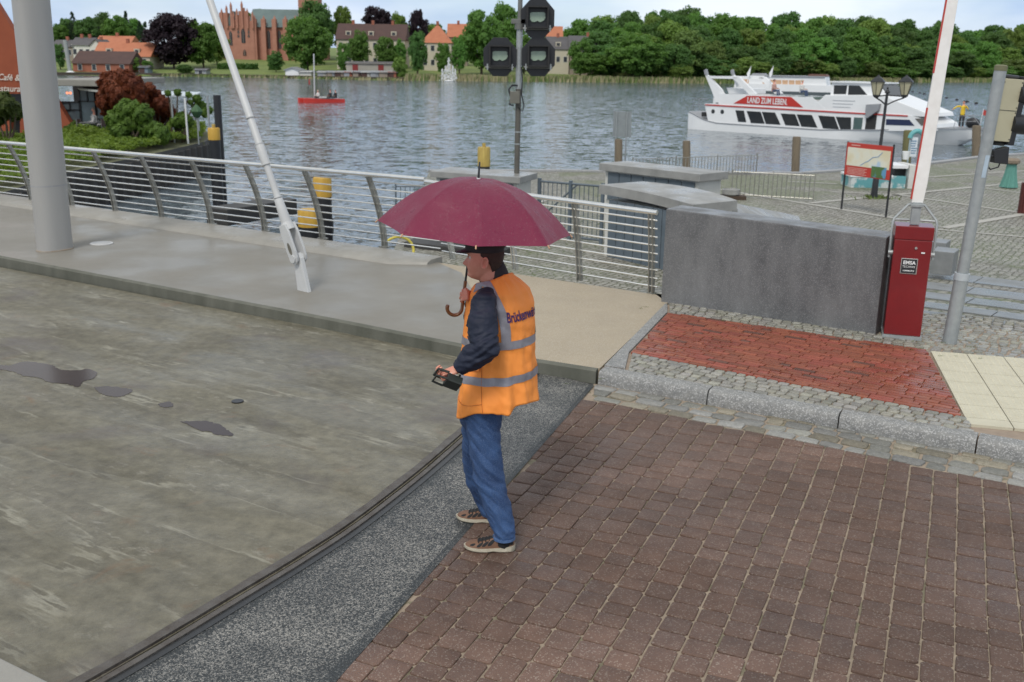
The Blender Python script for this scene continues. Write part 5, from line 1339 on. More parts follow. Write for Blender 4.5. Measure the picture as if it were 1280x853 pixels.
def bar_fence(name, label, P, Q_, h, step, r, m, posts=2, frame=.025, brace=False, grp=None):
    t = thing(name, label, 'fence', P, grp); d = Q_ - P; ln = d.length; dn = d.normalized()
    for k in range(posts):
        p = P.lerp(Q_, k / (posts - 1)); mb = MB(); mb.box(p + V(0, 0, h / 2 + .02), (frame * 2.4, frame * 2.4, h + .1), rz=math.atan2(dn.y, dn.x)); mb.build('post', m, t)
    for zz in (.08, h):
        mb = MB(); mb.tube([P + V(0, 0, zz), Q_ + V(0, 0, zz)], frame, 6); mb.build('rail', m, t)
    n = int(ln / step); step = ln / n
    for k in range(1, n):
        if k > 98: break
        p = P + dn * (step * k); mb = MB(); mb.tube([p + V(0, 0, .08), p + V(0, 0, h)], r, 5); mb.build('bar', m, t)
    if brace: mb = MB(); mb.tube([P + dn * .1 + V(0, 0, .5), P + dn * 1.0 + V(0, 0, h)], .02, 6); mb.build('brace', m, t)
    return t
bar_fence('metal_gate', 'blue grey metal gate of vertical bars between the two panelled walls', G(673, 296, -1.2), G(751, 305, -1.2), 1.30, .11, .010, panelm, 3, .028, True)
bar_fence('bar_fence', 'thin steel bar fence along the quay edge behind the panelled walls', G(790, 225, -1.2), G(968, 243, -1.2) + V(.8, 6, 0), .72, .14, .014, steel_d, 4, .012)
bar_fence('bar_fence', 'thin steel bar fence standing on the cobbles right of the panelled walls', G(914, 246, -1.2), G(1016, 252, -1.2), .78, .13, .014, steel_d, 3, .012)
bar_fence('bar_fence', 'dark bar fence by the water seen through the railing left of the umbrella', G(474, 300, -1.6) + V(.2, 2, 0), G(560, 300, -1.6) + V(0, 2, 0), 1.1, .12, .010, panelm, 3, .02)
# small round bin with brown foot
c = G(913, 249, -1.2); t = thing('round_planter', 'low round grey bowl on a brown iron foot behind the granite wall', 'planter', c)
mb = MB(); mb.lathe([(.20, .10), (.27, .16), (.27, .30), (.24, .31), (.23, .27)], c, 24); mb.build('bowl', capst, t, smooth=True)
mb = MB(); mb.box(c + V(0, 0, .06), (.9, .45, .12), rz=-.1); mb.build('foot', ironb, t)
# mooring posts
def mpost(name, label, x0, x1, yt, yb, Y, m, lean=0):
    ct = A((x0 + x1) / 2 + lean, yt, Y); cb = A((x0 + x1) / 2, yb, Y); r_ = (x1 - x0) / 2 / 1244 * Y
    if ct.z - cb.z < .1: cb = ct - V(0, 0, 2)
    dn = (cb - ct).normalized(); cb2 = ct + dn * ((ct.z + 3.2) / -dn.z)
    mb = MB(); mb.tube([cb2, ct - V(0, 0, .06), ct], [r_, r_, r_ * .82], 14); o = mb.build(name, m, smooth=True, loc=cb2); tag(o, label, 'post', 'mooring posts along the quay'); return o
mpost('mooring_post', 'short dark mooring post in the water behind the panelled walls', 853.5, 863, 176, 207, 43, woodp)
mpost('mooring_post', 'weathered mooring post leaning slightly, beyond the thin bar fence', 989, 999, 171, 218, 40.5, woodp, 2)
mpost('mooring_post', 'mossy greenish mooring post behind the information board', 1127, 1138, 163, 206, 46, woodg, 3)
mpost('mooring_post', 'brown mooring post at the bow of the white ship', 1215, 1225, 157, 200, 50, woodp, 1)
mpost('mooring_post', 'mooring post standing below the grey sign plate', 768.5, 778, 174, 204, 41, woodp)
# grey sign plate
c = A(777.5, 176, 41.6); t = thing('sign_plate', 'back of a grey square shipping sign plate standing over the water', 'sign', V(c.x, c.y, -2.6))
mb = MB(); a0_, a1_, a2_, a3_ = A(766, 171, 41.6), A(789, 172, 41.6), A(789, 140, 41.6), A(767, 139, 41.6); mb.slab([a0_, a1_, a2_, a3_], (0, .03, 0)); mb.build('plate', mat('sign_back', (.26, .29, .30), .5, (.20, .22, .23), 4), t)
for x in (771, 784): 
    p = A(x, 140, 41.6); mb = MB(); mb.tube([V(p.x, p.y - .03, -3), V(p.x, p.y - .03, p.z)], .03, 8); mb.build('stay_post', galv, t)

# dolphins
def pile(label, x, yt, yyel, Y, rpx, cat='pile', pin=False, m=yelm):
    c = A(x, yt, Y); r_ = rpx / 1244 * Y; t = thing('mooring_pile', label, cat, V(c.x, c.y, -3)); zy = A(x, yyel, Y).z
    mb = MB(); mb.tube([(c.x, c.y, -3.2), (c.x, c.y, zy)], r_, 20); mb.build('black_shaft', blackm, t, smooth=True)
    mb = MB(); mb.lathe([(r_ * 1.04, 0), (r_ * 1.04, c.z - zy - .03), (r_ * .97, c.z - zy)], (c.x, c.y, zy), 22); mb.build('yellow_top', m, t, smooth=True)
    if pin: mb = MB(); mb.tube([c - V(0, 0, .02), c + V(0, 0, .12)], .06, 10); mb.build('pin', yelw, t, smooth=True)
    return t
pile('black steel mooring pile with a yellow top collar beside the planted terrace', 267, 160, 175, 34.5, 7, pin=True)
c = A(271, 119, 35.2); mb = MB(); mb.tube([(c.x, c.y, -3.2), c], .13, 14); tag(mb.build('steel_pile', blackm, smooth=True, loc=V(c.x, c.y, -3)), 'thin tall black steel pile just behind the yellow topped pile by the terrace', 'pile')
c = A(259, 120, 35.6); mb = MB(); mb.tube([(c.x, c.y, -3.2), c], .04, 8); tag(mb.build('steel_rod', galv, smooth=True, loc=V(c.x, c.y, -3)), 'slim rusty rod standing in the water beside the planted terrace', 'rod')
pile('yellow topped black mooring pile behind the railing right of the stay rod', 402.5, 222, 246, 24.5, 11)
pile('short thick yellow mooring pile low behind the stay rod', 386, 262, 283, 23.3, 13.5, m=yelm)
pile('worn yellow pile head above the panelled wall, right behind the umbrella tip', 605, 184, 208, 33, 7.5, pin=True, m=yelw)
# floating fenders in the water
fm = mat('fender_black', (.03, .03, .032), .6, (.05, .048, .045), 3)
a, b = G(285, 283, -2.1), G(372, 268, -2.1)
mb = MB(); dd = (b - a).normalized(); nn = V(-dd.y, dd.x, 0); mb.slab([a, b, b + nn * .9, a + nn * .9], (0, 0, .5)); tag(mb.build('floating_fender', fm, bevel=.03, loc=a), 'long black floating fender in the water leading to the short yellow pile', 'fender')
a, b = G(365, 300, -2.1), G(400, 300, -2.1)
mb = MB(); mb.slab([a, b, b + V(.2, 1.1, 0), a + V(.2, 1.1, 0)], (0, 0, .45)); tag(mb.build('floating_fender', fm, bevel=.03, loc=a), 'short black fender float below the yellow topped pile', 'fender')
a, b = G(505, 326, -1.5), G(625, 340, -1.5)
mb = MB(); mb.slab([a, b, b + V(.3, .8, 0), a + V(.3, .8, 0)], (0, 0, .42)); tag(mb.build('fender_beam', fm, bevel=.02, loc=a), 'dark timber beam under the railing left of the person', 'beam')
c = G(498, 317, -1.15); mb = MB()
mb.tube([c + V(.32 * math.cos(q), 0.06 * math.sin(q * 2), .30 * math.sin(q) + .05) for q in [R(-20 + 220 * k / 16) for k in range(17)]], .028, 8)
tag(mb.build('yellow_hose', mat('hose_yellow', (.62, .52, .08), .5), smooth=True, loc=c), 'loop of yellow hose seen low through the bridge railing', 'hose')

# information board
p0_, p1_ = G(1050, 262, -1.2), G(1106, 272, -1.2)
t = thing('information_board', 'red framed map board on two dark posts on the cobbled quay', 'information board', p0_)
tp0, tp1 = A(1062, 177, p0_.y), A(1119, 181, p1_.y)
for a, b in ((p0_, tp0), (p1_, tp1)): mb = MB(); mb.tube([V(b.x, b.y, -1.25) * .5 + V(a.x, a.y, -1.25) * .5, V((a.x + b.x) / 2, b.y, b.z)], .030, 8); mb.build('post', blackm, t)
X0, X1 = V((p0_.x + tp0.x) / 2, p0_.y, 0), V((p1_.x + tp1.x) / 2, p1_.y, 0); zt0 = tp0.z - .02; zb0 = A(1056, 218, p0_.y).z
dx = (X1 - X0); nrm = V(dx.y, -dx.x, 0).normalized()
def bp(u, v, o=0): q = X0 + dx * u + nrm * o; return V(q.x, q.y, zb0 + (zt0 - zb0) * v)
def bquad(u0, u1, v0, v1, o, th=.004): mb = MB(); mb.slab([bp(u0, v0, o), bp(u1, v0, o), bp(u1, v1, o), bp(u0, v1, o)], -nrm * th); return mb
pan = sub(bquad(.0, 1.0, 0, 1, .03, .03).build('panel', redflat, t))
mapm = bpy.data.materials.new('printed_map'); mapm.use_nodes = True; N, K = nodes(mapm)
tcn = N.new('ShaderNodeTexCoord'); nz = N.new('ShaderNodeTexNoise'); nz.inputs['Scale'].default_value = 1.6; nz.inputs['Detail'].default_value = 3; K(tcn.outputs['Object'], nz.inputs['Vector'])
rp_ = N.new('ShaderNodeValToRGB'); e_ = rp_.color_ramp.elements; e_.new(.5); e_.new(.5)
for i_, (po, co) in enumerate([(.36, (.42, .55, .68)), (.42, (.66, .68, .60)), (.50, (.70, .68, .56)), (.60, (.66, .60, .42))]): e_[i_].position = po; e_[i_].color = (*co, 1)
K(nz.outputs['Fac'], rp_.inputs[0]); K(rp_.outputs[0], N['Principled BSDF'].inputs['Base Color']); N['Principled BSDF'].inputs['Roughness'].default_value = .4
bquad(.03, .97, .30, .86, .036).build('map_print', mapm, pan)
bquad(.60, .92, .03, .36, .041).build('photo_print', mat('photo_blue', (.12, .30, .48), .4, (.08, .16, .05), 3, contrast=.05), pan)
for k in range(5): bquad(.06, .5 - .04 * (k % 2), .045 + k * .045, .060 + k * .045, .0335).build('text_line', mat('print_pale', (.72, .45, .40), .6), pan)
bquad(.10, .30, .915, .945, .0335).build('text_line', MT['print_pale'], pan)
wr_ = mat('map_river', (.30, .45, .66), .4)
mb = MB(); mb.tube([bp(u, v, .0372) for u, v in ((.35, .34), (.45, .45), (.52, .50), (.6, .62), (.72, .66), (.8, .8))], .012, 5); mb.build('river_line', wr_, pan)

# lamp post with two lanterns
lb = G(1092, 248, -1.2); Yl = lb.y; t = thing('lamp_post', 'black cast lamp post with two cream glazed lanterns behind the map board', 'lamp post', lb)
def LP(x, y, d=0): return A(x, y, Yl + d)
ltop = LP(1109, 117); mb = MB(); mb.tube([lb, lb.lerp(ltop, .06), lb.lerp(ltop, .30), lb.lerp(ltop, .32), ltop], [.12, .10, .085, .055, .04], 14); mb.build('post', blackm, t, smooth=True)
mb = MB(); mb.lathe([(.05, 0), (.09, .03), (.05, .08), (.02, .13), (.035, .16), (.005, .2)], ltop, 14); mb.build('finial', blackm, t, smooth=True)
creamg = mat('lantern_glass', (.50, .47, .33), .35, (.40, .38, .27), 8)
for cx_, s_ in ((1096, -1), (1130, 1)):
    bb = LP(cx_ + s_ * .5, 120); top_ = LP(cx_, 93)
    mb = MB(); q = ltop - V(0, 0, .05); mb.tube([q - V(0, 0, .3), q.lerp(bb, .5) - V(0, 0, .16), bb - V(0, 0, .06), bb], .022, 8); mb.tube([q, bb - V(0, 0, .02)], .02, 8); mb.build('arm', blackm, t, smooth=True)
    H_ = .52; mb = MB()
    mb.lathe([(.10, .03), (.205, H_ * .78)], bb, 6); ln_ = sub(mb.build('lantern', creamg, t))
    for k in range(6):
        a_ = 2 * math.pi * k / 6; mb = MB(); mb.tube([bb + V(.104 * math.cos(a_), .104 * math.sin(a_), .02), bb + V(.211 * math.cos(a_), .211 * math.sin(a_), H_ * .79)], .009, 5); mb.build('glazing_bar', blackm, ln_)
    mb = MB(); mb.lathe([(.24, H_ * .78), (.23, H_ * .83), (.13, H_ * 1.0), (.05, H_ * 1.1), (.01, H_ * 1.2)], bb, 6); mb.build('roof', blackm, ln_)
    mb = MB(); mb.lathe([(.05, -.06), (.11, -.01), (.11, .03)], bb, 10); mb.build('base', blackm, ln_)
mb = MB(); rn = random.Random(4)
for k in range(160):
    a_ = rn.uniform(0, 6.28); r_ = abs(rn.gauss(0, .22)); p = lb + V(math.cos(a_) * r_ * 1.4, math.sin(a_) * r_, 0); mb.sheet([p, p + V(.05, 0, 0), p + V(rn.gauss(0, .06), rn.gauss(0, .05), rn.uniform(.03, .14))])
tag(mb.build('grass_tuft', grassm, fix=False, loc=lb), 'grass tuft growing round the foot of the lamp post', 'grass', kind='stuff')

# kiosk cart, arched sign
tealm = mat('teal_panel', (.12, .34, .37), .45, (.55, .60, .60), 1.6, contrast=.03)
kc = G(1066, 240, -1.2); Yk = kc.y + 1.2; kc = V(kc.x, Yk, -1.2); t = thing('ticket_kiosk', 'small teal and white boat hire counter with dark opening behind the map board', 'kiosk', kc)
def KP(x, y, d=0): return A(x, y, Yk + d)
def kslab(x0, x1, y0, y1, d, th, name, m, bv=.01):
    mb = MB(); a, b = KP(x0, y1, d), KP(x1, y0, d); mb.slab([V(a.x, a.y, a.z), V(b.x, a.y, a.z), V(b.x, a.y, b.z), V(a.x, a.y, b.z)], (0, th, 0)); return mb.build(name, m, t, bevel=bv)
kslab(1063, 1133, 221, 236, 0, 1.1, 'counter_base', tealm)
kslab(1117, 1136, 207, 211, 0, 1.2, 'roof', whitep); kslab(1134, 1147, 207, 238, -.06, 1.2, 'cabinet', whitew)
kslab(1117.5, 1133.5, 211, 221.5, .25, .6, 'dark_opening', blackr); kslab(1063, 1117, 219.5, 221.5, -.02, 1.1, 'counter_top', whitep)
for i_ in range(2):
    mb = MB(); c = KP(1072 + 52 * i_, 239, .1); mb.tube([c - V(0, .06, 0), c + V(0, .06, 0)], .12, 14); mb.build('wheel', blackm, t)
kslab(1140, 1147.5, 213, 221, -.09, .02, 'sticker', mat('sign_blue', (.12, .3, .5), .5)) if 0 else None
ac = KP(1145, 240, 1.8); t2 = thing('arched_sign', 'white notice board under a teal arch beside the boat hire counter', 'sign', V(ac.x, ac.y, -1.2))
def AP(x, y): return A(x, y, ac.y)
mb = MB(); a, b = AP(1137, 196), AP(1148, 172); mb.slab([a, V(b.x, a.y, a.z), V(b.x, a.y, b.z), V(a.x, a.y, b.z)], (0, .06, 0)); nb = sub(mb.build('notice_board', mat('board_white', (.66, .70, .74), .5, (.58, .63, .68), 3), t2))
for k in range(6): mb = MB(); a, b = AP(1138.5, 177.3 + k * 3), AP(1146 - (k % 3), 176 + k * 3); mb.slab([a - V(0, .004, 0), V(b.x, a.y - .004, a.z), V(b.x, a.y - .004, b.z), V(a.x, a.y - .004, b.z)], (0, -.002, 0)); mb.build('text_line', mat('print_blue', (.16, .28, .42), .6), nb)
mb = MB(); cA = AP(1146, 173); rA = 8.2 / 1244 * ac.y
mb.tube([cA + V(rA * math.cos(q), 0, rA * math.sin(q) * 1.05) for q in [math.pi * k / 14 for k in range(15)]], .085, 8); mb.build('arch', mat('teal_arch', (.14, .42, .44), .5), t2, smooth=True)
for x in (1138, 1154):
    a = AP(x, 173); mb = MB(); mb.tube([V(a.x, a.y, -1.2), a], .03, 8); mb.build('leg', mat('pale_blue_metal', (.35, .45, .5), .5), t2)
c = G(1151, 237, -1.2); c = V(c.x, ac.y - .4, -.35); mb = MB(); mb.lathe([(.10, 0), (.14, .28), (.13, .28), (.09, .02)], c + V(0, 0, .0), 16); 
tag(mb.build('bucket', whitep, smooth=True, loc=c), 'small white bucket beside the arched notice board', 'bucket')

# bollard draped with teal net
c = G(1258, 235, -1.2); t = thing('net_bollard', 'round stone topped bollard draped with a teal fishing net', 'bollard', c)
hb = A(1264, 205, c.y).z - c.z
mb = MB(); mb.lathe([(.15, 0), (.13, hb)], c + V(.07, 0, 0), 16); mb.build('stem', tealm, t, smooth=True)
mb = MB(); mb.lathe([(.14, hb - .02), (.25, hb + .03), (.26, hb + .12), (.18, hb + .19), (.03, hb + .2)], c + V(.07, 0, 0), 18); mb.build('stone_top', mat('stone_brown', (.25, .20, .15), .8, (.16, .13, .10), 6), t, smooth=True)
mb = MB(); rs = []
for k in range(15):
    f = k / 14; z = hb * (1 - f * .96); rs.append([c + V(.07, 0, z) + V(math.cos(q), math.sin(q), 0) * (.155 + .13 * f ** 1.6 + .022 * math.sin(q * 9 + f * 2) * (f + .3)) for q in [2 * math.pi * j / 54 for j in range(54)]])
mb.rings(rs, cap0=False, cap1=False); nt_ = mb.build('net', mat('teal_net', (.13, .32, .27), .8, (.07, .21, .18), 14, bump=.6, stretch=(6, 6, 1)), t, smooth='all')
# dark red bin at the right edge
c = G(1283, 267, -1.2); t = thing('litter_bin', 'dark red slatted bin cut off by the right edge of the picture', 'bin', c); hz = A(1283, 229, c.y).z - c.z; rb_ = 10 / 1244 * c.y
mb = MB(); mb.lathe([(rb_ * .9, .02), (rb_ * .9, hz)], c, 20); mb.build('liner', blackr, t)
dr = mat('dark_red_slat', (.10, .022, .016), .6, (.07, .015, .012), 10)
for k in range(16):
    a_ = 2 * math.pi * k / 16; mb = MB(); mb.box(c + V(rb_ * math.cos(a_), rb_ * math.sin(a_), hz / 2), (.02, rb_ * .34, hz), rz=a_); mb.build('slat', dr, t)
# granite seat blocks by the steps
for (x, y, w_, h_, lab) in ((1179, 337, .36, .40, 'larger grey granite block on the steps behind the boom barrier'), (1172, 325, .30, .42, 'smaller grey granite block behind the larger one by the boom barrier')):
    s0_ = G(x, y, -.62 if h_ == .40 else -.75); mb = MB(); mb.box(s0_ + V(0, 0, h_ / 2 - .05), (w_, .5, h_), rz=-.57); tag(mb.build('granite_block', stepm, bevel=.01, loc=s0_), lab, 'stone block')
# ================================================================== SHIPS AND BOAT
def minibody(kind, name, label, loc, rz, tops, legs_c, hair=(.05, .03, .02), group=None, arm='down', z0=0, cat='person'):
    """small figure; body is one surface, clothes are a second one. kind: stand / sit"""
    t = thing(name, label, cat, V(0, 0, 0), group)
    b = MB(); c = MB()
    if kind == 'stand':
        hz, sz = .88, 1.44; legs = [[(0, s * .09, .9), (.02, s * .10, .5), (0, s * .11, .05), (.10, s * .12, .04)] for s in (-1, 1)]
    else:
        hz, sz = .10, .64; legs = [[(0, s * .09, .10), (.40, s * .14, .18), (.46, s * .13, -.28), (.55, s * .13, -.30)] for s in (-1, 1)]
    for L_ in legs: b.tube(L_, [.07, .05, .035, .035], 8); c.tube(L_[:3], [.10, .078, .06], 8)
    b.tube([(0, 0, hz), (0, 0, sz), (.01, 0, sz + .12)], [.12, .11, .05], 10); b.ball((.02, 0, sz + .24), (.095, .078, .12), 12, 9); b.ball((.12, 0, sz + .23), (.02, .014, .02), 6, 5)
    j = MB(); j.tube([(0, 0, hz - .06), (0, 0, hz + .25), (0, 0, sz - .05), (0, 0, sz + .04)], [(.15, .19), (.15, .18), (.14, .20), (.07, .10)], 12, flat=(1, 0, 0))
    if kind == 'stand' and arm != 'down': pass
    for s in (-1, 1):
        if arm == 'up' and s == -1: P = [(0, s * .18, sz - .04), (.12, s * .40, sz - .05), (.18, s * .62, sz - .22)]
        elif arm == 'up': P = [(0, s * .18, sz - .04), (.10, s * .32, sz - .20), (.22, s * .14, sz + .02)]
        elif kind == 'sit': P = [(0, s * .19, sz - .05), (.05, s * .25, sz - .30), (.30, s * .18, sz - .34)]
        else: P = [(0, s * .19, sz - .05), (.0, s * .25, sz - .33), (.08, s * .24, sz - .56)]
        b.tube(P + [tuple(V(*P[-1]) + (V(*P[-1]) - V(*P[-2])).normalized() * .12)], [.05, .04, .03, .03], 8); j.tube(P, [.072, .06, .05], 8)
    fuse(b, 'body', skin, t, .025, 1); fuse(j, 'jacket', tops, t, .025, 1); fuse(c, 'trousers', legs_c, t, .025, 1)
    h = MB(); h.ball((.0, 0, sz + .275), (.102, .086, .10), 10, 7); h.build('hair', mat('hair_%d' % int(hair[0] * 1000), hair, .8), t, smooth=True)
    t.location = loc; t.rotation_euler = (0, 0, rz); return t
yelc = mat('yellow_oilskin', (.75, .52, .03), .5, (.66, .44, .02), 8); blackc = mat('black_cloth', (.03, .03, .035), .8); whitec = mat('white_cloth', (.68, .67, .65), .8); redc = mat('red_cloth', (.5, .06, .05), .8); bluec = mat('blue_cloth', (.06, .09, .18), .8)

class Hull:
    def __init__(s, p0, p1, name, label, B):
        s.p0 = V(p0.x, p0.y, 0); s.p1 = V(p1.x, p1.y, 0); s.d = (s.p1 - s.p0).normalized(); s.n = V(-s.d.y, s.d.x, 0); s.B = B
        s.t = thing(name, label, 'passenger ship' if 'ship' in name else 'boat', V(0, 0, 0)); s.rz = math.atan2(s.d.y, s.d.x)
    def uz(s, px, py):
        r = ray(px, py); k = (s.p0 - V(CO.x, CO.y, 0)).dot(s.n) / r.dot(s.n); P = CO + r * k
        return (V(P.x, P.y, 0) - s.p0).dot(s.d), P.z - ZW
    def ex(s, pts, y0, y1, name, m, parent=None, bevel=0, taper=None):
        q = [s.uz(*p) for p in pts]; mb = MB()
        a = [V(u, y0, z) for u, z in q]; b = [V(u, y1, z) for u, z in q]
        mb.rings([a, b]); return mb.build(name, m, parent or s.t, bevel=bevel)
    def place(s):
        o = s.p0 + s.n * s.B; s.t.location = (o.x, o.y, ZW); s.t.rotation_euler = (0, 0, s.rz)
    def world(s, px, py, y=0):
        u, z = s.uz(px, py); return s.p0 + s.d * u + s.n * (s.B + y) + V(0, 0, z + ZW)
shipw = mat('ship_white', (.80, .81, .82), .3, (.72, .73, .74), .8, coat=.2)
shipd = mat('ship_glass', (.018, .022, .026), .12, (.035, .035, .035), 1.2)
shipg = mat('ship_grey', (.30, .31, .33), .5, (.24, .25, .27), 2)
shipr = mat('ship_red', (.50, .035, .025), .4, (.45, .03, .02), 4)
shipb = mat('ship_bluewin', (.025, .035, .085), .1, (.04, .05, .1), 1)
S1 = Hull(G(866, 162, ZW), G(1196, 184.5, ZW), 'passenger_ship', 'white excursion ship with a red banner and slanted windows passing beyond the quay', 2.3)
B = 2.3
sheer = [(858, 140), (866, 143), (881, 150.5), (895, 154), (1026, 162.5), (1105, 162.5), (1160, 161), (1218, 163)]
q = [S1.uz(*p) for p in sheer]; Lb = q[-1][0]; u0_ = q[0][0]
mb = MB(); rs = []
for k in range(41):
    f = k / 40; u = u0_ + (Lb - u0_) * f; zt_s = interp(u, [a for a, _ in q], [b for _, b in q])
    b_ = interp(f, [0, .05, .2, .7, .82, .92, 1], [2.0, 2.25, 2.3, 2.3, 1.95, 1.15, .04]); wb = interp(f, [0, .05, .6, .78, .9, 1], [1.95, 2.24, 2.28, 1.75, .55, .02]); zb = interp(f, [0, .88, 1], [-.6, -.6, zt_s - .3]) if f > .88 else -.6
    zm = .35 * zt_s
    rs.append([V(u, -b_, zt_s), V(u, -(b_ * .4 + wb * .6), max(zb, zm)), V(u, -wb, max(zb, -.02) if f < .93 else zb), V(u, -wb * .7, zb), V(u, wb * .7, zb), V(u, wb, max(zb, -.02) if f < .93 else zb), V(u, (b_ * .4 + wb * .6), max(zb, zm)), V(u, b_, zt_s)])
mb.rings(rs); hull = S1.t; sub_h = mb.build('hull', shipw, S1.t, smooth=True, ang=30); ORG[sub_h.name] = V(0, 0, 0)
mb = MB(); rs = []
for k in range(41):
    f = k / 40; u = u0_ + (Lb - u0_) * f; z = interp(u, [a for a, _ in q], [b for _, b in q]); b_ = interp(f, [0, .05, .2, .7, .82, .92, 1], [2.0, 2.25, 2.3, 2.3, 1.95, 1.15, .04])
    rs.append([V(u, -b_ - .03, z - .04), V(u, -b_ - .03, z + .03), V(u, b_ + .03, z + .03), V(u, b_ + .03, z - .04)])
mb.rings(rs); mb.build('rubbing_strake', shipg, S1.t)
Bc = B - .10
cabin = S1.ex([(880, 130), (884, 151), (900, 155.5), (1026, 163.5), (1105, 164), (1166, 164), (1164, 156), (1150, 148), (1132, 143.5), (1087, 141), (1005, 136)], -Bc, Bc, 'cabin', shipw); sub(cabin)
for i_ in range(1): 
    S1.ex([(881, 130.5), (881, 132), (1005, 139), (1087, 143.6), (1134, 146), (1134, 144.5), (1087, 142), (1005, 137.3)], -Bc - .05, Bc + .05, 'red_stripe', shipr, cabin)
def win(pts, m=shipd, nm='window'): return S1.ex(pts, -Bc - .018, -Bc + .02, nm, m, cabin)
win([(918.5, 138), (929, 138.5), (932, 153), (922, 152.5)])
win([(932.5, 139), (950, 140), (955, 155), (938, 154)]); win([(951.5, 140), (968, 141), (975, 156.3), (956.5, 155.2)])
win([(975, 142), (993, 143), (999, 158), (981, 156.8)]); win([(995, 143.2), (1014, 144), (1021, 160), (1001, 158.5)])
win([(1022, 144.5), (1042, 146), (1048, 162), (1028, 160.7)]); win([(1044, 146.2), (1063, 147), (1063, 163), (1050, 162.3)])
win([(1067, 147), (1078, 147.4), (1076, 164), (1065, 163.4)], mat('curtain_glass', (.05, .10, .10), .3, (.10, .14, .13), 3))
win([(1083, 141), (1096, 141), (1093, 165.5), (1080, 165)], blackr, 'door_opening')
S1.ex([(1084, 131), (1101, 130), (1099, 138), (1085, 148), (1083, 141)], -Bc - .3, -Bc - .02, 'open_door', shipg, cabin)
win([(1107, 149), (1136, 150), (1142.5, 157.5), (1106.5, 156.5)], shipb); S1.ex([(1143, 148.5), (1161, 147.5), (1163, 155.5), (1151, 157.5)], -Bc - .02, -Bc + .02, 'window', mat('front_glass', (.16, .15, .14), .2), cabin)
# mirrored windows on the far side so that the ship is whole
for x0 in np.linspace(925, 1050, 6): S1.ex([(x0, 140 + (x0 - 925) * .06), (x0 + 17, 141 + (x0 - 925) * .06), (x0 + 17, 154 + (x0 - 925) * .06), (x0, 153 + (x0 - 925) * .06)], Bc - .02, Bc + .018, 'window', shipd, cabin)
for x, y in ((890.5, 139.5), (902, 140)):
    u, z = S1.uz(x, y); mb = MB(); mb.tube([V(u, -Bc - .02, z), V(u, -Bc + .02, z)], .17, 16); mb.build('porthole', shipd, cabin)
S1.ex([(876, 140.5), (881, 140.5), (881, 146), (876, 146)], -2.2, -1.6, 'vent_box', blackr)
# upper deck bulwark, banner and fore casing
S1.ex([(897, 117.5), (897, 131), (1032, 138), (1014, 122), (938, 118.5)], -Bc + .02, -Bc + .12, 'bulwark', shipw); S1.ex([(897, 117.5), (897, 131), (1032, 138), (1014, 122)], Bc - .12, Bc - .02, 'bulwark', shipw)
ban = S1.ex([(916, 129.5), (933, 120), (988, 121.5), (1003, 134.5)], -Bc - .01, -Bc + .015, 'banner', shipr); sub(ban)
ua, za = S1.uz(933, 125.6); ub, zb_ = S1.uz(984, 128.2); dv = V(ub - ua, 0, zb_ - za)
o_ = text_mesh('LAND ZUM LEBEN.', .62, whitep, 'lettering', ban, V((ua + ub) / 2, -Bc - .025, (za + zb_) / 2), dv, (-dv.z / dv.x, 0, 1), bold=.014, sx=.68, extrude=.0)
S1.ex([(1000, 124), (1010, 124), (1012, 127), (1002, 127)], -Bc - .005, -Bc + .02, 'badge', mat('badge_teal', (.05, .28, .25), .5)) if 0 else None
fore = S1.ex([(1012, 136.5), (1030, 119), (1102, 119), (1158, 142), (1160, 147), (1087, 142)], -Bc + .03, Bc - .03, 'fore_casing', shipw, bevel=.05)
wh = S1.ex([(1033, 103), (1090, 105), (1104, 120.5), (1031, 120.5)], -1.5, 1.5, 'wheelhouse', shipw, bevel=.04); sub(wh)
S1.ex([(1036, 107), (1052.5, 107), (1051, 118), (1035.5, 118)], -1.52, -1.48, 'window', shipd, wh); S1.ex([(1054.5, 107), (1068, 107.5), (1078, 119.5), (1053.5, 119)], -1.52, -1.48, 'window', shipd, wh)
S1.ex([(1091, 106.5), (1092.5, 106.5), (1104.5, 119.6), (1102.5, 119.6)], -1.35, 1.35, 'windscreen', shipd, wh)
S1.ex([(1031, 101.6), (1093, 103.6), (1093, 105.2), (1031, 103.2)], -1.65, 1.65, 'roof', shipw, wh)
for k in range(3): S1.ex([(1040, 125 + k * 4), (1068 - k * 3, 126 + k * 4), (1068 - k * 3, 127 + k * 4), (1040, 126 + k * 4)], -Bc + .01, -Bc + .03, 'text_line', mat('pale_print', (.55, .57, .60), .6))
# stern arch
for s_ in (-1, 1):
    y0, y1 = (s_ * 2.05, s_ * 1.8)
    leg = S1.ex([(878, 91), (884, 96), (899, 112), (909, 131), (893, 131), (889, 118)], min(y0, y1), max(y0, y1), 'arch_leg', shipw)
    S1.ex([(913, 97), (921, 96), (943, 118), (934, 118.3)], min(y0, y1), max(y0, y1), 'arch_leg', shipw)
    S1.ex([(882, 95), (918, 96), (920, 99), (886, 98.3)], min(y0, y1), max(y0, y1), 'arch_beam', shipw)
    S1.ex([(877.5, 88), (880, 86.5), (882, 96), (879, 94)], min(y0, y1), max(y0, y1), 'horn', shipg)
S1.ex([(883, 95.3), (890, 95.4), (891, 98), (884, 97.8)], -1.8, 1.8, 'cross_beam', shipw); S1.ex([(900, 110), (926, 111), (926, 118), (903, 118)], -1.4, 1.4, 'deck_locker', shipw, bevel=.04)
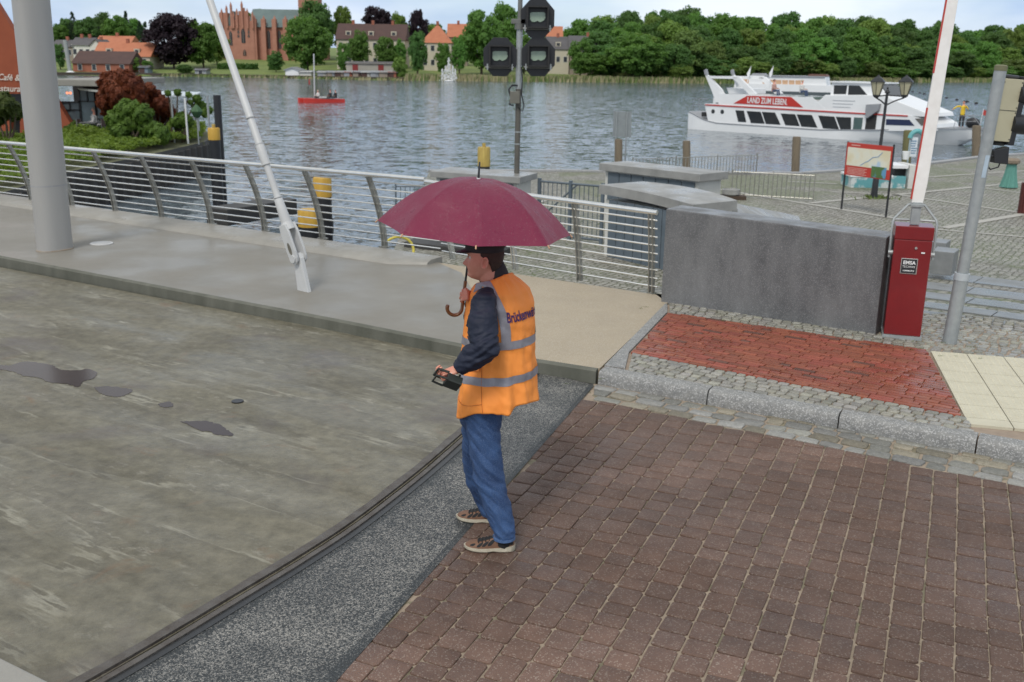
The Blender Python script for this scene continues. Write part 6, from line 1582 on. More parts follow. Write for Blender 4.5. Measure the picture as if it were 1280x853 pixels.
# deck floor, benches, rails
S1.ex([(893, 128), (1030, 135), (1030, 137), (893, 130)], -Bc + .1, Bc - .1, 'upper_deck', shipg)
for k in range(8):
    x = 945 + k * 9.5; S1.ex([(x, 119.5 + k * .3), (x + 6.5, 119.5 + k * .3), (x + 6.5, 123 + k * .3), (x, 123 + k * .3)], -1.7, 1.7, 'bench', mat('bench_green', (.12, .17, .15), .6) if k % 2 else shipw)
def rail1(pts, y, name='rail', r=.022): 
    mb = MB(); mb.tube([V(S1.uz(*p)[0], y, S1.uz(*p)[1]) for p in pts], r, 6); return mb.build(name, shipg if name == 'rail' else shipw, S1.t)
rail1([(862, 140), (865, 124), (882, 124)], -2.0); rail1([(864, 131), (882, 131)], -2.0); rail1([(871, 140), (871, 124)], -2.0); rail1([(862, 140), (865, 124), (882, 124)], 2.0); rail1([(1097, 165), (1110, 159), (1135, 158.5), (1175, 161)], -2.1)
rail1([(1180, 161), (1184, 146), (1205, 146), (1216, 161)], -.7); rail1([(1180, 161), (1184, 146), (1205, 146), (1216, 161)], .7); rail1([(1184, 153), (1208, 153)], -.7); rail1([(1195, 161), (1195, 146)], -.7)
S1.ex([(1150, 160.5), (1216, 161.5), (1216, 164.5), (1150, 163.5)], -.4, .4, 'foredeck', shipg)
mb = MB(); u, z = S1.uz(1200, 159); mb.ball(V(u, -.2, z + .2), (.5, .35, .38), 12, 8); mb.build('windlass', blackm, S1.t, smooth=True)
mb = MB(); u, z = S1.uz(1208, 160); mb.tube([V(u, 0, z), V(u + .1, 0, z + 1.2)], .02, 6); mb.build('flagstaff', shipw, S1.t)
mb = MB(); mb.sheet([V(u + .1, 0, z + 1.15), V(u + .75, .05, z + .95), V(u + .72, .1, z + .62), V(u + .08, 0, z + .8)]); mb.build('pennant', redc, S1.t, fix=False)
mb = MB(); u, z = S1.uz(1212, 176); mb.ball(V(u - .5, -.3, z + .35), (.18, .12, .3), 8, 6); mb.build('anchor', blackm, S1.t)
mb = MB(); u, z = S1.uz(1145, 138); mb.lathe([(.12, 0), (.12, .45), (.16, .5), (.10, .62)], (u, 0, z), 12); mb.build('searchlight', shipw, S1.t, smooth=True)
for x, h in ((905, 10), (933, 9)):
    mb = MB(); u, z = S1.uz(x - 4, 110); mb.tube([V(u, 1.5, z + .4), V(u + .25, 1.5, z + 1.7)], .03, 6); mb.build('flagpole', shipw, S1.t); mb = MB(); mb.slab([V(u + .25, 1.5, z + 1.7), V(u - .1, 1.5, z + 1.1), V(u + .0, 1.5, z + .8), V(u + .2, 1.5, z + 1.0)], (0, .02, 0)); mb.build('flag', shipw, S1.t)
S1.place()
fa = S1.rz
w = S1.world(1184, 160.5, 0.0); minibody('stand', 'person', 'person in a bright yellow coat standing on the bow of the white ship', w, -R(115), yelc, blackc, arm='up', cat='person')
w = S1.world(952, 121, -.6); minibody('sit', 'person', 'person in a pinkish top sitting near the stern on the upper deck of the ship', w + V(0, 0, .3), fa, mat('pink_cloth', (.5, .3, .26), .8), bluec, cat='person')
w = S1.world(987, 122, -.6); minibody('sit', 'person', 'person in white with pale hair sitting mid upper deck of the ship', w + V(0, 0, .3), fa, whitec, bluec, hair=(.5, .45, .35), cat='person')
# second ship lying behind
S2 = Hull(G(905, 140, ZW), G(1090, 146, ZW), 'passenger_ship', 'second white passenger ship with orange curtained windows half hidden behind the first', 2.4)
qs = [S2.uz(890, 125)[0], S2.uz(1110, 125)[0]]
mb = MB(); rs = []
for k in range(21):
    f = k / 20; u = qs[0] + (qs[1] - qs[0]) * f; b_ = interp(f, [0, .1, .8, 1], [1.8, 2.4, 2.3, .1]); rs.append([V(u, -b_, 1.5), V(u, -b_ * .9, -.5), V(u, b_ * .9, -.5), V(u, b_, 1.5)])
mb.rings(rs); mb.build('hull', shipw, S2.t)
up2 = S2.ex([(915, 117), (918, 104), (1070, 108), (1075, 125), (915, 122)], -2.2, 2.2, 'lower_cabin', shipw); sub(up2)
S2.ex([(925, 113), (1040, 116), (1040, 121), (925, 118)], -2.22, -2.18, 'window_band', mat('smoke_glass', (.10, .12, .13), .2), up2)
ca2 = S2.ex([(922, 98), (935, 95), (1031, 96.5), (1034, 112), (920, 109)], -2.0, 2.0, 'upper_cabin', shipw, bevel=.03); sub(ca2)
orw = mat('orange_curtain', (.62, .40, .25), .4, (.52, .32, .20), 3)
for k in range(9): x = 928 + k * 8.2; S2.ex([(x, 99.5 + k * .15), (x + 7, 99.5 + k * .15), (x + 7, 105 + k * .15), (x, 104.8 + k * .15)], -2.03, -1.98, 'window', orw if k not in (1, 2) else shipw, ca2)
S2.ex([(955, 94.5), (1031, 95.5), (1031, 96.9), (955, 95.6)], -2.15, 2.15, 'roof', shipg, ca2); S2.ex([(938, 92), (952, 92), (955, 95.5), (934, 95.2)], -.8, .8, 'vent_housing', shipg, ca2)
S2.ex([(1010, 93), (1030, 93.5), (1032, 96), (1008, 95.8)], -1.6, 1.6, 'awning', mat('awning_brown', (.16, .07, .05), .7), ca2)
S2.place()
# red multihull sailing boat
P0, P1 = G(377, 129, ZW), G(434, 128.5, ZW)
S3 = Hull(P0, P1, 'sailing_boat', 'small red multihull with its sails down and three people aboard', .9)
S3.t['category'] = 'boat'; bm_ = mat('boat_red', (.62, .05, .035), .4, (.52, .04, .03), 2)
Lr = (P1 - P0).length
for yy, ll in ((-.9, .9), (0.1, 1.0), (1.1, .9)):
    mb = MB(); rs = []
    for k in range(17):
        f = k / 16; u = Lr * (f * ll + (1 - ll) / 2); b_ = .30 * math.sin(math.pi * min(1, f * 1.02 + .04)) ** .45 * (1 if yy else 1.3) + .01; zt_h = .42 + .12 * (1 - f) * (1 if f < .5 else .5)
        rs.append([V(u, yy - b_, zt_h), V(u, yy - b_ * .8, -.1), V(u, yy + b_ * .8, -.1), V(u, yy + b_, zt_h)])
    mb.rings(rs); mb.build('hull', bm_, S3.t, smooth=True)
mb = MB(); mb.box((Lr * .5, .1, .47), (Lr * .42, 2.0, .05)); mb.build('trampoline', blackm, S3.t)
mb = MB(); mb.box((Lr * .55, .1, .58), (1.3, .5, .2)); mb.build('white_bundle', whitec, S3.t, bevel=.08)
um, zm_ = S3.uz(396, 67.5); u2, _ = S3.uz(397, 124); mb = MB(); mb.tube([V(u2, .1, .4), V(um, .1, zm_)], [.085, .075], 10); mb.build('mast', mat('mast_white', (.62, .63, .65), .4), S3.t, smooth=True)
for (xa, ya, xb, yb) in ((385, 122, 389, 104), (403, 122, 406, 104), (412, 122, 411.5, 90)):
    ua_, za_ = S3.uz(xa, ya); ub_, zb__ = S3.uz(xb, yb); mb = MB(); mb.tube([V(ua_, -.6, za_), V(ub_, -.2, zb__)], .02, 5); mb.build('line', blackm, S3.t)
u_, z_ = S3.uz(389, 103); mb = MB(); mb.slab([V(u_ - .1, -.2, z_ - .35), V(u_ + .12, -.2, z_ - .3), V(u_ + .1, -.2, z_ + .4), V(u_, -.2, z_ + .3)], (0, .03, 0)); mb.build('pennant', redc, S3.t)
S3.place()
for x, lab, top, hr in ((398.5, 'person with pale hair sitting near the mast of the red boat', whitec, (.6, .55, .4)), (414, 'person in dark clothes sitting in the middle of the red boat', blackc, (.3, .06, .05)), (420.5, 'person in black sitting nearest the stern of the red boat', blackc, (.03, .03, .03))):
    w = S3.world(x, 125.2, -.7); minibody('sit', 'person', lab, V(w.x, w.y, ZW + .55), S3.rz + R(200), top, blackc, hair=hr)
# orange float buoy and line of small floats
c = G(411.5, 119, ZW)
rn = random.Random(9); pa, pb_ = G(1128, 113, ZW), G(1262, 138, ZW)
bu = thing('float_line', 'line of small dark floats on the water beyond the bow of the ship', 'float line', pa)
mb = MB(); mb.tube([pa, pb_], .03, 5); mb.build('rope', blackm, bu)
for k in range(13):
    p = pa.lerp(pb_, (k + .3 * rn.random()) / 12.5); mb = MB(); mb.ball(p + V(0, 0, .1), (.28, .28, .22), 8, 6); mb.build('float', blackm, bu, smooth=True)
# fountain on the far side
c = G(561, 102, ZW); t = thing('fountain', 'white water fountain spraying in the lake near the far shore', 'fountain', c)
Yf = c.y; mb = MB(); rn = random.Random(6)
def drop(p, r): mb.sheet([p + V(-r, 0, -r * .6), p + V(r, 0, -r * .6), p + V(0, 0, r * 1.4)])
for x0, h, n in ((561, 27, 260), (553, 14, 90), (569, 14, 90), (557, 18, 110), (566, 18, 110)):
    b_ = A(x0, 102, Yf); H_ = h / 1244 * Yf
    for k in range(n):
        f = rn.random() ** .8; sp = (.15 + .9 * (1 - f)) * (.9 if h > 20 else .6); drop(b_ + V(rn.gauss(0, sp * .55), rn.gauss(0, sp * .3), f * H_), rn.uniform(.07, .2))
mb.build('spray', mat('spray_white', (.75, .77, .78), .5), t, fix=False)['kind'] = 'stuff'
mb = MB(); mb.lathe([(1.2, -.1), (1.4, .12), (1.1, .25), (.3, .3)], c, 16); mb.build('float_ring', shipw, t, smooth=True)
# ================================================================== FOLIAGE KIT
def leafmat(name, c1, c2, objrand=.5, nscale=.22):
    m = mat(name, c1, .6, c2, nscale, detail=3, contrast=.18, objrand=objrand, spec=.3)
    N2 = m.node_tree; tr = N2.nodes.new('ShaderNodeBsdfTranslucent'); tr.inputs['Color'].default_value = (c1[0] * 1.6, c1[1] * 1.6, c1[2] * 1.1, 1)
    mx_ = N2.nodes.new('ShaderNodeMixShader'); mx_.inputs[0].default_value = .33; on = N2.nodes['Material Output']
    N2.links.new(N2.nodes['Principled BSDF'].outputs[0], mx_.inputs[1]); N2.links.new(tr.outputs[0], mx_.inputs[2]); N2.links.new(mx_.outputs[0], on.inputs['Surface']); return m
barkm = mat('bark', (.10, .075, .05), .9, (.05, .04, .03), 6, bump=.4)
LEAF = {'green': leafmat('leaf_green', (.13, .255, .05), (.08, .165, .034)), 'dark': leafmat('leaf_dark', (.095, .18, .046), (.06, .125, .032)),
        'light': leafmat('leaf_light', (.18, .27, .06), (.12, .19, .04)), 'purple': leafmat('leaf_purple', (.030, .018, .028), (.018, .010, .017), .1),
        'conifer': leafmat('leaf_conifer', (.030, .065, .028), (.018, .042, .018)), 'red': leafmat('leaf_red', (.20, .045, .025), (.10, .022, .015), .05, 1.5),
        'olive': leafmat('leaf_olive', (.15, .21, .06), (.10, .155, .04))}
def crown_verts(seed, kind, nclump, nleaf, leaf):
    rg = np.random.RandomState(seed); V_ = []
    C_ = []
    while len(C_) < nclump:
        p = rg.uniform(-1, 1, 3)
        if kind == 'conifer':
            z = rg.uniform(0, 1) ** 1.3; r = (1 - z) * .42 + .03; a = rg.uniform(0, 2 * np.pi); q = rg.uniform(.3, 1) ** .5 * r; C_.append((np.cos(a) * q, np.sin(a) * q, z, .05 + .09 * (1 - z)))
        else:
            d = np.linalg.norm(p)
            if d > 1 or d < .35: continue
            z = p[2]
            if kind == 'oval': w_ = .40
            else: w_ = .5
            wz = 1.0 if z > -.2 else 1.0 + .15 * (z + .2)
            C_.append((p[0] * w_ * .84 * wz, p[1] * w_ * .84 * wz, .5 + z * .43, rg.uniform(.07, .135)))
    out = []
    per = nleaf // nclump
    for (x, y, z, r) in C_:
        n = rg.normal(size=(per, 3)); n /= np.linalg.norm(n, axis=1)[:, None]; n[:, 2] = np.where(n[:, 2] < -.4, -n[:, 2], n[:, 2])
        rr = r * rg.uniform(.6, 1.18, (per, 1)); zs = .8 if kind != 'conifer' else .9
        P = np.array([x, y, z]) + n * rr * np.array([1, 1, zs])
        m = n + rg.normal(size=(per, 3)) * .42; m /= np.linalg.norm(m, axis=1)[:, None]
        t = np.cross(m, rg.normal(size=(per, 3))); t /= np.linalg.norm(t, axis=1)[:, None]; b = np.cross(m, t); s = leaf * rg.uniform(.6, 1.3, (per, 1))
        q = np.stack([P - t * s - b * s * .55, P + t * s * .3 - b * s * .8, P + t * s + b * s * .55, P - t * s * .3 + b * s * .8], 1); out.append(q.reshape(-1, 3))
    return np.concatenate(out)
def leafmesh(name, Vx):
    me = bpy.data.meshes.new(name); n = len(Vx); me.vertices.add(n); me.vertices.foreach_set('co', Vx.astype(np.float32).ravel())
    me.loops.add(n); me.loops.foreach_set('vertex_index', np.arange(n, dtype=np.int32)); me.polygons.add(n // 4); me.polygons.foreach_set('loop_start', np.arange(0, n, 4, dtype=np.int32))
    try: me.polygons.foreach_set('loop_total', np.full(n // 4, 4, dtype=np.int32))
    except Exception: pass
    me.update(); me.validate(); return me
CROWNS = {}
for kind, k, nc, nl in (('broad', 5, 120, 12000), ('oval', 3, 80, 8000), ('conifer', 2, 80, 5000)):
    for i in range(k): CROWNS[(kind, i)] = leafmesh('%s_crown' % kind, crown_verts(100 + i * 7 + len(kind), kind, nc, nl, .022 if kind != 'conifer' else .017))
def trunkmesh(seed):
    rn = random.Random(seed); mb = MB(); mb.tube([(0, 0, -.06), (0, 0, .0), (.01, 0, .3), (0, .01, .62)], [.035, .026, .02, .008], 8)
    for k in range(7):
        a = rn.uniform(0, 6.28); z = rn.uniform(.18, .5); mb.tube([(0, 0, z), (.14 * math.cos(a), .14 * math.sin(a), z + .12), (.28 * math.cos(a), .28 * math.sin(a), z + .28)], [.012, .008, .003], 5)
    o = mb.build('trunk', barkm); me = o.data; bpy.data.objects.remove(o); return me
TR = [trunkmesh(i) for i in range(3)]
MESHMAT = {}
tn = [0]
def tree(name, label, pos, h, w, kind='broad', leaf='green', group=None, cz=.12, cat='tree', seed=None):
    tn[0] += 1; s = seed if seed is not None else tn[0]
    nv = {'broad': 5, 'oval': 3, 'conifer': 2}[kind]; base = CROWNS[(kind, s % nv)]; key = (kind, s % nv, leaf)
    if key not in MESHMAT: m = base.copy(); m.materials.clear(); m.materials.append(LEAF[leaf]); MESHMAT[key] = m
    t = bpy.data.objects.new(name, None); C.objects.link(t); t.location = pos; t.rotation_euler = (0, 0, (s * 2.399) % 6.283); tag(t, label, cat, group)
    cr_ = bpy.data.objects.new('crown', MESHMAT[key]); C.objects.link(cr_); cr_.parent = t; cr_.scale = (w, w, h * (1 - cz)); cr_.location = (0, 0, h * cz)
    tk = bpy.data.objects.new('trunk', TR[s % 3]); C.objects.link(tk); tk.parent = t; tk.scale = (h * .8, h * .8, h); return t
def ground_at(X, Y):
    return zt(X, Y - shoreY(X)) if Y > shoreY(X) - 2 else ZW
def ptree(name, label, x, yt, w, back, kind='broad', leaf='green', group=None, ybase=None, cz=.08, cat='tree', seed=None):
    """tree at picture column x, `back` metres behind the shoreline, its top at row yt"""
    p = G(x, 101, ZW); X = p.x; 
    for _ in range(8):
        Y = shoreY(X) + back; X = A(x, 90, Y).x
    z = ground_at(X, Y); top = A(x, yt, Y).z; h = top - z; W_ = w / 1244 * Y
    return tree(name, label, (X, Y, z - .1), h, W_, kind, leaf, group, cz, cat, seed)
# ------------------------------------------------------------------ FAR SHORE: individual trees
T = [  # name, label, x, ytop, width, back, kind, leaf
 ('copper_beech', 'huge dark purple copper beech left of the church', 218, 16, 70, 22, 'broad', 'purple'),
 ('broadleaf_tree', 'green tree between the copper beech and the church lawn', 255, 25, 52, 26, 'broad', 'green'),
 ('broadleaf_tree', 'bright green low tree right of the copper beech, nearest the church', 272, 34, 34, 40, 'broad', 'light'),
 ('broadleaf_tree', 'tall dense tree standing in front of the right half of the church', 385, 18, 62, 14, 'broad', 'green'),
 ('broadleaf_tree', 'big tree rising behind the dense tree beside the church', 395, -2, 50, 46, 'broad', 'dark'),
 ('broadleaf_tree', 'pale airy tree behind the long brown roof', 430, 7, 30, 90, 'broad', 'light'),
 ('copper_beech', 'dark purple tree behind the long brown roof', 473, 6, 44, 88, 'broad', 'purple'),
 ('broadleaf_tree', 'light tree at the right of the dark purple one behind the roofs', 500, 12, 26, 92, 'broad', 'light'),
 ('copper_beech', 'small dark purple tree above the orange roofs', 523, 10, 28, 94, 'broad', 'purple'),
 ('broadleaf_tree', 'clipped round tree in front of the left end of the long brown house', 450, 35, 34, 22, 'oval', 'green'),
 ('broadleaf_tree', 'clipped round tree in front of the middle of the long brown house', 482, 42, 36, 20, 'oval', 'green'),
 ('broadleaf_tree', 'smaller tree between the dense church tree and the clipped trees', 430, 50, 22, 16, 'oval', 'green'),
 ('broadleaf_tree', 'tree at the right end of the long brown house', 500, 46, 20, 24, 'oval', 'green'),
 ('oval_tree', 'narrow oval tree left of the orange roofed house', 522, 34, 32, 12, 'oval', 'dark'),
 ('broadleaf_tree', 'small tree in front of the orange roofed house', 554, 50, 26, 14, 'oval', 'green'),
 ('broadleaf_tree', 'mid green tree right of the orange roofed house', 574, 42, 28, 16, 'oval', 'green'),
 ('broadleaf_tree', 'large green tree left of the signal lamp boards', 602, 10, 56, 18, 'broad', 'green'),
 ('broadleaf_tree', 'tall tree directly behind the signal mast', 632, -2, 52, 36, 'broad', 'green'),
 ('broadleaf_tree', 'green tree behind the right lamp board', 655, 42, 40, 14, 'broad', 'green'),
 ('broadleaf_tree', 'round green tree behind the stone gabled house', 727, 22, 50, 75, 'broad', 'green'),
 ('broadleaf_tree', 'round tree standing in front of the stone gabled house', 725, 47, 38, 12, 'oval', 'green'),
 ('willow_bush', 'light green bush at the waterline left of the fountain', 500, 70, 20, 1.5, 'broad', 'light'),
 ('broadleaf_tree', 'big bright tree at the front edge of the wood, right of the stone house', 795, 38, 76, 5, 'broad', 'green'),
 ('willow_bush', 'pale green bush at the shore right of the big bright tree', 852, 79, 34, 3, 'broad', 'light'),
 ('willow_bush', 'pale green rounded bush behind the stern arch of the ship', 905, 77, 44, 4, 'broad', 'light'),
 ('willow_bush', 'pale green rounded bush above the stern of the second ship', 950, 77, 48, 4, 'broad', 'light'),
 ('broadleaf_tree', 'dark tree left of the silver column on the far shore', 76, 52, 20, 14, 'oval', 'dark'),
 ('broadleaf_tree', 'small light tree by the orange roofed farmhouse', 168, 70, 20, 6, 'oval', 'light'),
 ('broadleaf_tree', 'small bush like tree by the blue shed', 185, 74, 18, 5, 'oval', 'green'),
 ('broadleaf_tree', 'rounded bush on the bank below the copper beech', 231, 80, 22, 4, 'broad', 'dark'),
 ('broadleaf_tree', 'tree in front of the church corner next to the hedge', 345, 62, 26, 14, 'oval', 'dark'),
]
for n_, lab, x, yt, w_, bk, kd_, lf in T: ptree(n_, lab, x, yt, w_, bk, kd_, lf, cz=.0 if 'bush' in n_ or yt > 60 else .03)
# wooded skyline behind the village
rn = random.Random(14)
sk = [(66, 26), (78, 30), (88, 22), (97, 16), (106, 27), (113, 20), (120, 32), (128, 34), (134, 14), (142, 26), (150, 18), (156, 22), (163, 15), (171, 22), (179, 27), (186, 28), (0, 30), (-20, 26), (10, 24), (236, 27), (248, 24), (262, 30)]
for k, (x, yt) in enumerate(sk):
    cf = rn.random() < .5; ptree('skyline_tree', ('pointed dark conifer' if cf else 'rounded broadleaf tree') + ' on the wooded skyline ' + ('left of the pylon' if x < 40 else 'above the brick barn' if x < 110 else 'above the orange farmhouse' if x < 160 else 'just left of the copper beech' if x < 200 else 'between copper beech and church'), x, yt, rn.uniform(18, 24) if cf else rn.uniform(26, 36), rn.uniform(95, 150), 'conifer' if cf else 'broad', 'conifer' if cf else rn.choice(['green', 'dark']), 'trees on the left skyline')
for x, yt in ((285, 24), (315, 14), (330, 11), (350, 12), (405, 10), (545, 28), (540, 30), (583, 34), (705, 36), (690, 40), (745, 36)):
    ptree('skyline_tree', 'tree rising behind ' + ('the church roof' if x < 415 else 'the orange roofs mid shore' if x < 600 else 'the roofs right of the lamp boards'), x, yt, rn.uniform(28, 40), rn.uniform(100, 130), 'broad', rn.choice(['green', 'light', 'dark']), 'trees behind the village roofs')
# the wood on the right
def woodtop(x): return interp(x, [690, 730, 760, 790, 830, 880, 930, 1000, 1060, 1100, 1180, 1280, 1400], [44, 24, 8, 6, 2, 10, 17, 14, 16, 22, 28, 30, 30])
rowsd = [(7, 52, 44), (14, 36, 48), (26, 20, 48), (44, 6, 46), (70, 0, 44)]
for ri, (bk, dt_, w_) in enumerate(rowsd):
    x = 748 + ri * 9 if ri < 2 else 742 + ri * 4
    while x < 1345:
        yt = woodtop(x) + dt_ + rn.uniform(-5, 9); yt = min(yt, 84)
        if not (ri == 0 and 750 < x < 838):
            lf = rn.choice(['green', 'dark', 'green', 'dark', 'light', 'olive'] if ri < 2 else ['green', 'dark', 'dark', 'light'])
            pl_ = ['at the foot of the far wood', 'low in the far wood', 'midway up the far wood', 'high in the far wood', 'on the skyline of the far wood'][ri]
            se_ = 'between stone house and ship' if x < 860 else 'above the ship stern' if x < 950 else 'above the second ship' if x < 1035 else 'above the wheelhouse' if x < 1100 else 'above the street lamp' if x < 1160 else 'beside the white boom' if x < 1215 else 'behind the signal pole'
            ptree('forest_tree', {'green': 'mid green', 'dark': 'dark green', 'light': 'pale green', 'olive': 'olive green'}[lf] + ' tree ' + pl_ + ', ' + se_, x + rn.uniform(-6, 6), yt, w_ * rn.uniform(.8, 1.25), bk + rn.uniform(-3, 6), 'broad', lf, 'trees of the far wood', cz=0)
        x += w_ * rn.uniform(.55, .8)
# ------------------------------------------------------------------ FAR SHORE: buildings
roofo = mat('roof_orange', (.45, .17, .09), .8, (.36, .125, .065), .6, bump=.2, bscale=2); roofb = mat('roof_brown', (.085, .045, .038), .8, (.06, .033, .03), .6); roofg = mat('roof_slate', (.10, .095, .10), .7, (.07, .066, .07), .5)
wbrick = mat('wall_brick', (.33, .12, .075), .85, (.25, .085, .055), .7); wcream = mat('wall_cream', (.55, .50, .40), .85, (.47, .43, .35), .3); wwhite = mat('wall_white', (.66, .65, .61), .85, (.58, .57, .53), .3); wstone = mat('wall_stone', (.30, .25, .20), .9, (.24, .20, .17), .8)
wing = mat('window_dark', (.035, .04, .05), .3); wframe = mat('window_frame', (.6, .6, .58), .6)
def pY(x, back):
    X = G(x, 101, ZW).x
    for _ in range(8): Y = shoreY(X) + back; X = A(x, 90, Y).x
    return Y
def house(label, x0, x1, yr, ye, yb, back, rm, wm, nwin=4, depth=9, hip=False, gable=False, rows=1, chim=1, dormers=0, cat='house', name='house', doors=0, dcol=None):
    Y = pY((x0 + x1) / 2, back); X0, X1 = A(x0, yb, Y).x, A(x1, yb, Y).x; zb, ze, zr = A((x0 + x1) / 2, yb, Y).z, A((x0 + x1) / 2, ye, Y).z, A((x0 + x1) / 2, yr, Y + depth / 2 * (0 if gable else 1)).z
    zb = min(zb, ground_at((X0 + X1) / 2, Y)) - .3
    t = thing(name, label, cat, V((X0 + X1) / 2, Y, zb))
    mb = MB(); mb.box(((X0 + X1) / 2, Y + depth / 2, (zb + ze) / 2), (X1 - X0, depth, ze - zb))
    if gable: mb.slab([V(X0, Y, ze), V(X1, Y, ze), V((X0 + X1) / 2, Y, zr)], (0, depth, 0))
    else:
        for X in (X0, X1 - .3): mb.slab([V(X, Y, ze), V(X, Y + depth, ze), V(X, Y + depth / 2, zr - .1)], (.3, 0, 0)) if not hip else None
    mb.build('wall', wm, t); o = .4; mb = MB(); h = (zr - ze)
    if gable:
        xm = (X0 + X1) / 2; sl = h / ((X1 - X0) / 2); mb.slab([V(X0 - o, Y - o, ze - sl * o), V(xm, Y - o, zr), V(xm, Y - o, zr + .25), V(X0 - o, Y - o, ze - sl * o + .25)], (0, depth + 2 * o, 0)); mb.slab([V(xm, Y - o, zr), V(X1 + o, Y - o, ze - sl * o), V(X1 + o, Y - o, ze - sl * o + .25), V(xm, Y - o, zr + .25)], (0, depth + 2 * o, 0))
    else:
        hp = h * .9 if hip else 0; ins = .02
        vs = [V(X0 - o, Y - o, ze - .2), V(X1 + o, Y - o, ze - .2), V(X1 + o, Y + depth + o, ze - .2), V(X0 - o, Y + depth + o, ze - .2), V(X0 - o + hp, Y + depth / 2, zr), V(X1 + o - hp, Y + depth / 2, zr)]
        mb.add(vs, [(0, 3, 2, 1), (0, 1, 5, 4), (2, 3, 4, 5), (1, 2, 5), (3, 0, 4)])
    rf = sub(mb.build('roof', rm, t))
    for k in range(chim):
        xc = X0 + (X1 - X0) * (k + .7) / (chim + .4); mb = MB(); mb.box((xc, Y + depth / 2, zr + .2), (.8, .8, 1.6)); mb.build('chimney', wbrick, rf)
    for k in range(dormers):
        xc = X0 + (X1 - X0) * (k + .5) / dormers; zz = ze + h * .35; mb = MB(); mb.box((xc, Y + depth * .18, zz), (1.6, 1.8, 1.4)); mb.build('dormer', wm, rf); mb = MB(); mb.box((xc, Y + depth * .18 - .92, zz), (1.0, .05, .8)); mb.build('dormer_window', wing, rf)
    for r in range(rows):
        zc = zb + .3 + (ze - zb - .3) * (r + .58) / rows; hh = min(1.5, (ze - zb) / rows * .5)
        for k in range(nwin):
            xc = X0 + (X1 - X0) * (k + .5) / nwin; mb = MB(); mb.box((xc, Y - .03, zc), (1.25, .08, hh + .25)); f = sub(mb.build('window', wframe, t)); mb = MB(); mb.box((xc, Y - .075, zc), (1.0, .04, hh)); mb.build('pane', wing, f)
    for k in range(doors):
        xc = X0 + (X1 - X0) * (k + .35) / doors; mb = MB(); mb.box((xc, Y - .05, zb + .3 + (ze - zb) * .42), (1.5, .12, (ze - zb) * .75)); mb.build('door', dcol or roofb, t)
    return t
house('brick barn with broad dark brown roof near the silver column', 92, 162, 64, 79, 92, 5, roofb, wbrick, 4, 12, chim=0)
house('cream farmhouse with bright orange tiled roof and dormers behind the brick barn', 118, 188, 53, 70, 84, 20, roofo, wcream, 5, 12, dormers=2)
house('house with orange roof just above the farmhouse', 120, 162, 45, 55, 66, 48, roofo, wwhite, 4, 10)
house('white gabled house between the orange roofs', 113, 128, 50, 57, 66, 40, roofg, wwhite, 2, 9, gable=True)
house('grey roofed white house left of the gabled one', 90, 114, 47, 56, 68, 44, roofg, wwhite, 3, 9, chim=2)
house('grey roofed house at the left, partly hidden by the pylon', 66, 92, 50, 58, 72, 46, roofg, wstone, 3, 9)
house('long cream house with dark brown roof and wide dormers right of the church', 421, 506, 30, 49, 70, 34, roofb, wcream, 8, 13, rows=2, chim=3, dormers=3)
house('pink walled house with hipped orange roof in the middle of the far shore', 527, 564, 31, 53, 72, 34, roofo, wcream, 4, 11, hip=True, rows=2)
house('smaller orange roofed house behind the hipped one', 560, 584, 30, 46, 60, 62, roofo, wstone, 3, 9)
house('house with orange pointed roof behind the signal lamp boards', 684, 702, 33, 46, 64, 60, roofo, wcream, 2, 9, chim=0)
house('white house with slate roof and dormer right of the lamp boards', 684, 711, 46, 61, 78, 26, roofg, wcream, 3, 10, rows=1, dormers=1)
house('old stone house with slate roof and big gable end at the edge of the wood', 712, 758, 45, 60, 84, 22, roofg, wstone, 4, 12, rows=2)
house('white garden building with two red doors above the boathouses', 433, 497, 77, 79, 88, 9, roofg, mat('garden_wall', (.36, .34, .30), .85, (.27, .255, .22), .4), 0, 5, chim=0, doors=2, dcol=mat('door_red', (.22, .02, .02), .6), cat='outbuilding', name='outbuilding')
bhw = mat('boathouse_white', (.50, .49, .46), .8, (.36, .35, .32), .5)
bhc = [bhw, shipg, wstone, wbrick, roofb, bhw, shipg, wstone, wbrick]
house('grey white gabled boathouse standing apart below the church lawn', 357, 374, 85, 88, 98, .4, shipg, shipw, 0, 7, gable=True, chim=0, cat='boathouse', name='boathouse')
house('pale boathouse wing joined right of the gabled boathouse', 374.5, 389, 88, 89.5, 98, .6, shipg, wwhite, 0, 6, chim=0, cat='boathouse', name='boathouse')
bl = ['leftmost white boathouse of the row on the water', 'grey boathouse second from the left in the row', 'cream boathouse third from the left in the row', 'brick red boathouse in the row left of the dark one', 'dark brown boathouse in the middle of the row', 'white boathouse right of the dark brown one', 'grey boathouse third from the right end of the row', 'stone coloured boathouse second from the right end', 'reddish boathouse at the right end of the row']
for k in range(9): house(bl[k], 397 + k * 11, 407.4 + k * 11, 88.5, 90, 100, .6, shipg, bhc[k], 0, 6, chim=0, doors=1, dcol=[shipg, wstone, roofb][k % 3], cat='boathouse', name='boathouse')
house('small blue grey shed at the waterline below the orange roofs', 174, 185, 82, 84, 94, 1.5, roofg, mat('shed_blue', (.20, .25, .30), .7), 0, 4, chim=0, doors=1, cat='shed', name='shed')
house('small pale grey shed on the bank right of the copper beech', 244, 258, 85.5, 87, 96, 1.5, roofg, mat('shed_grey', (.36, .38, .42), .7), 1, 4, chim=0, cat='shed', name='shed')
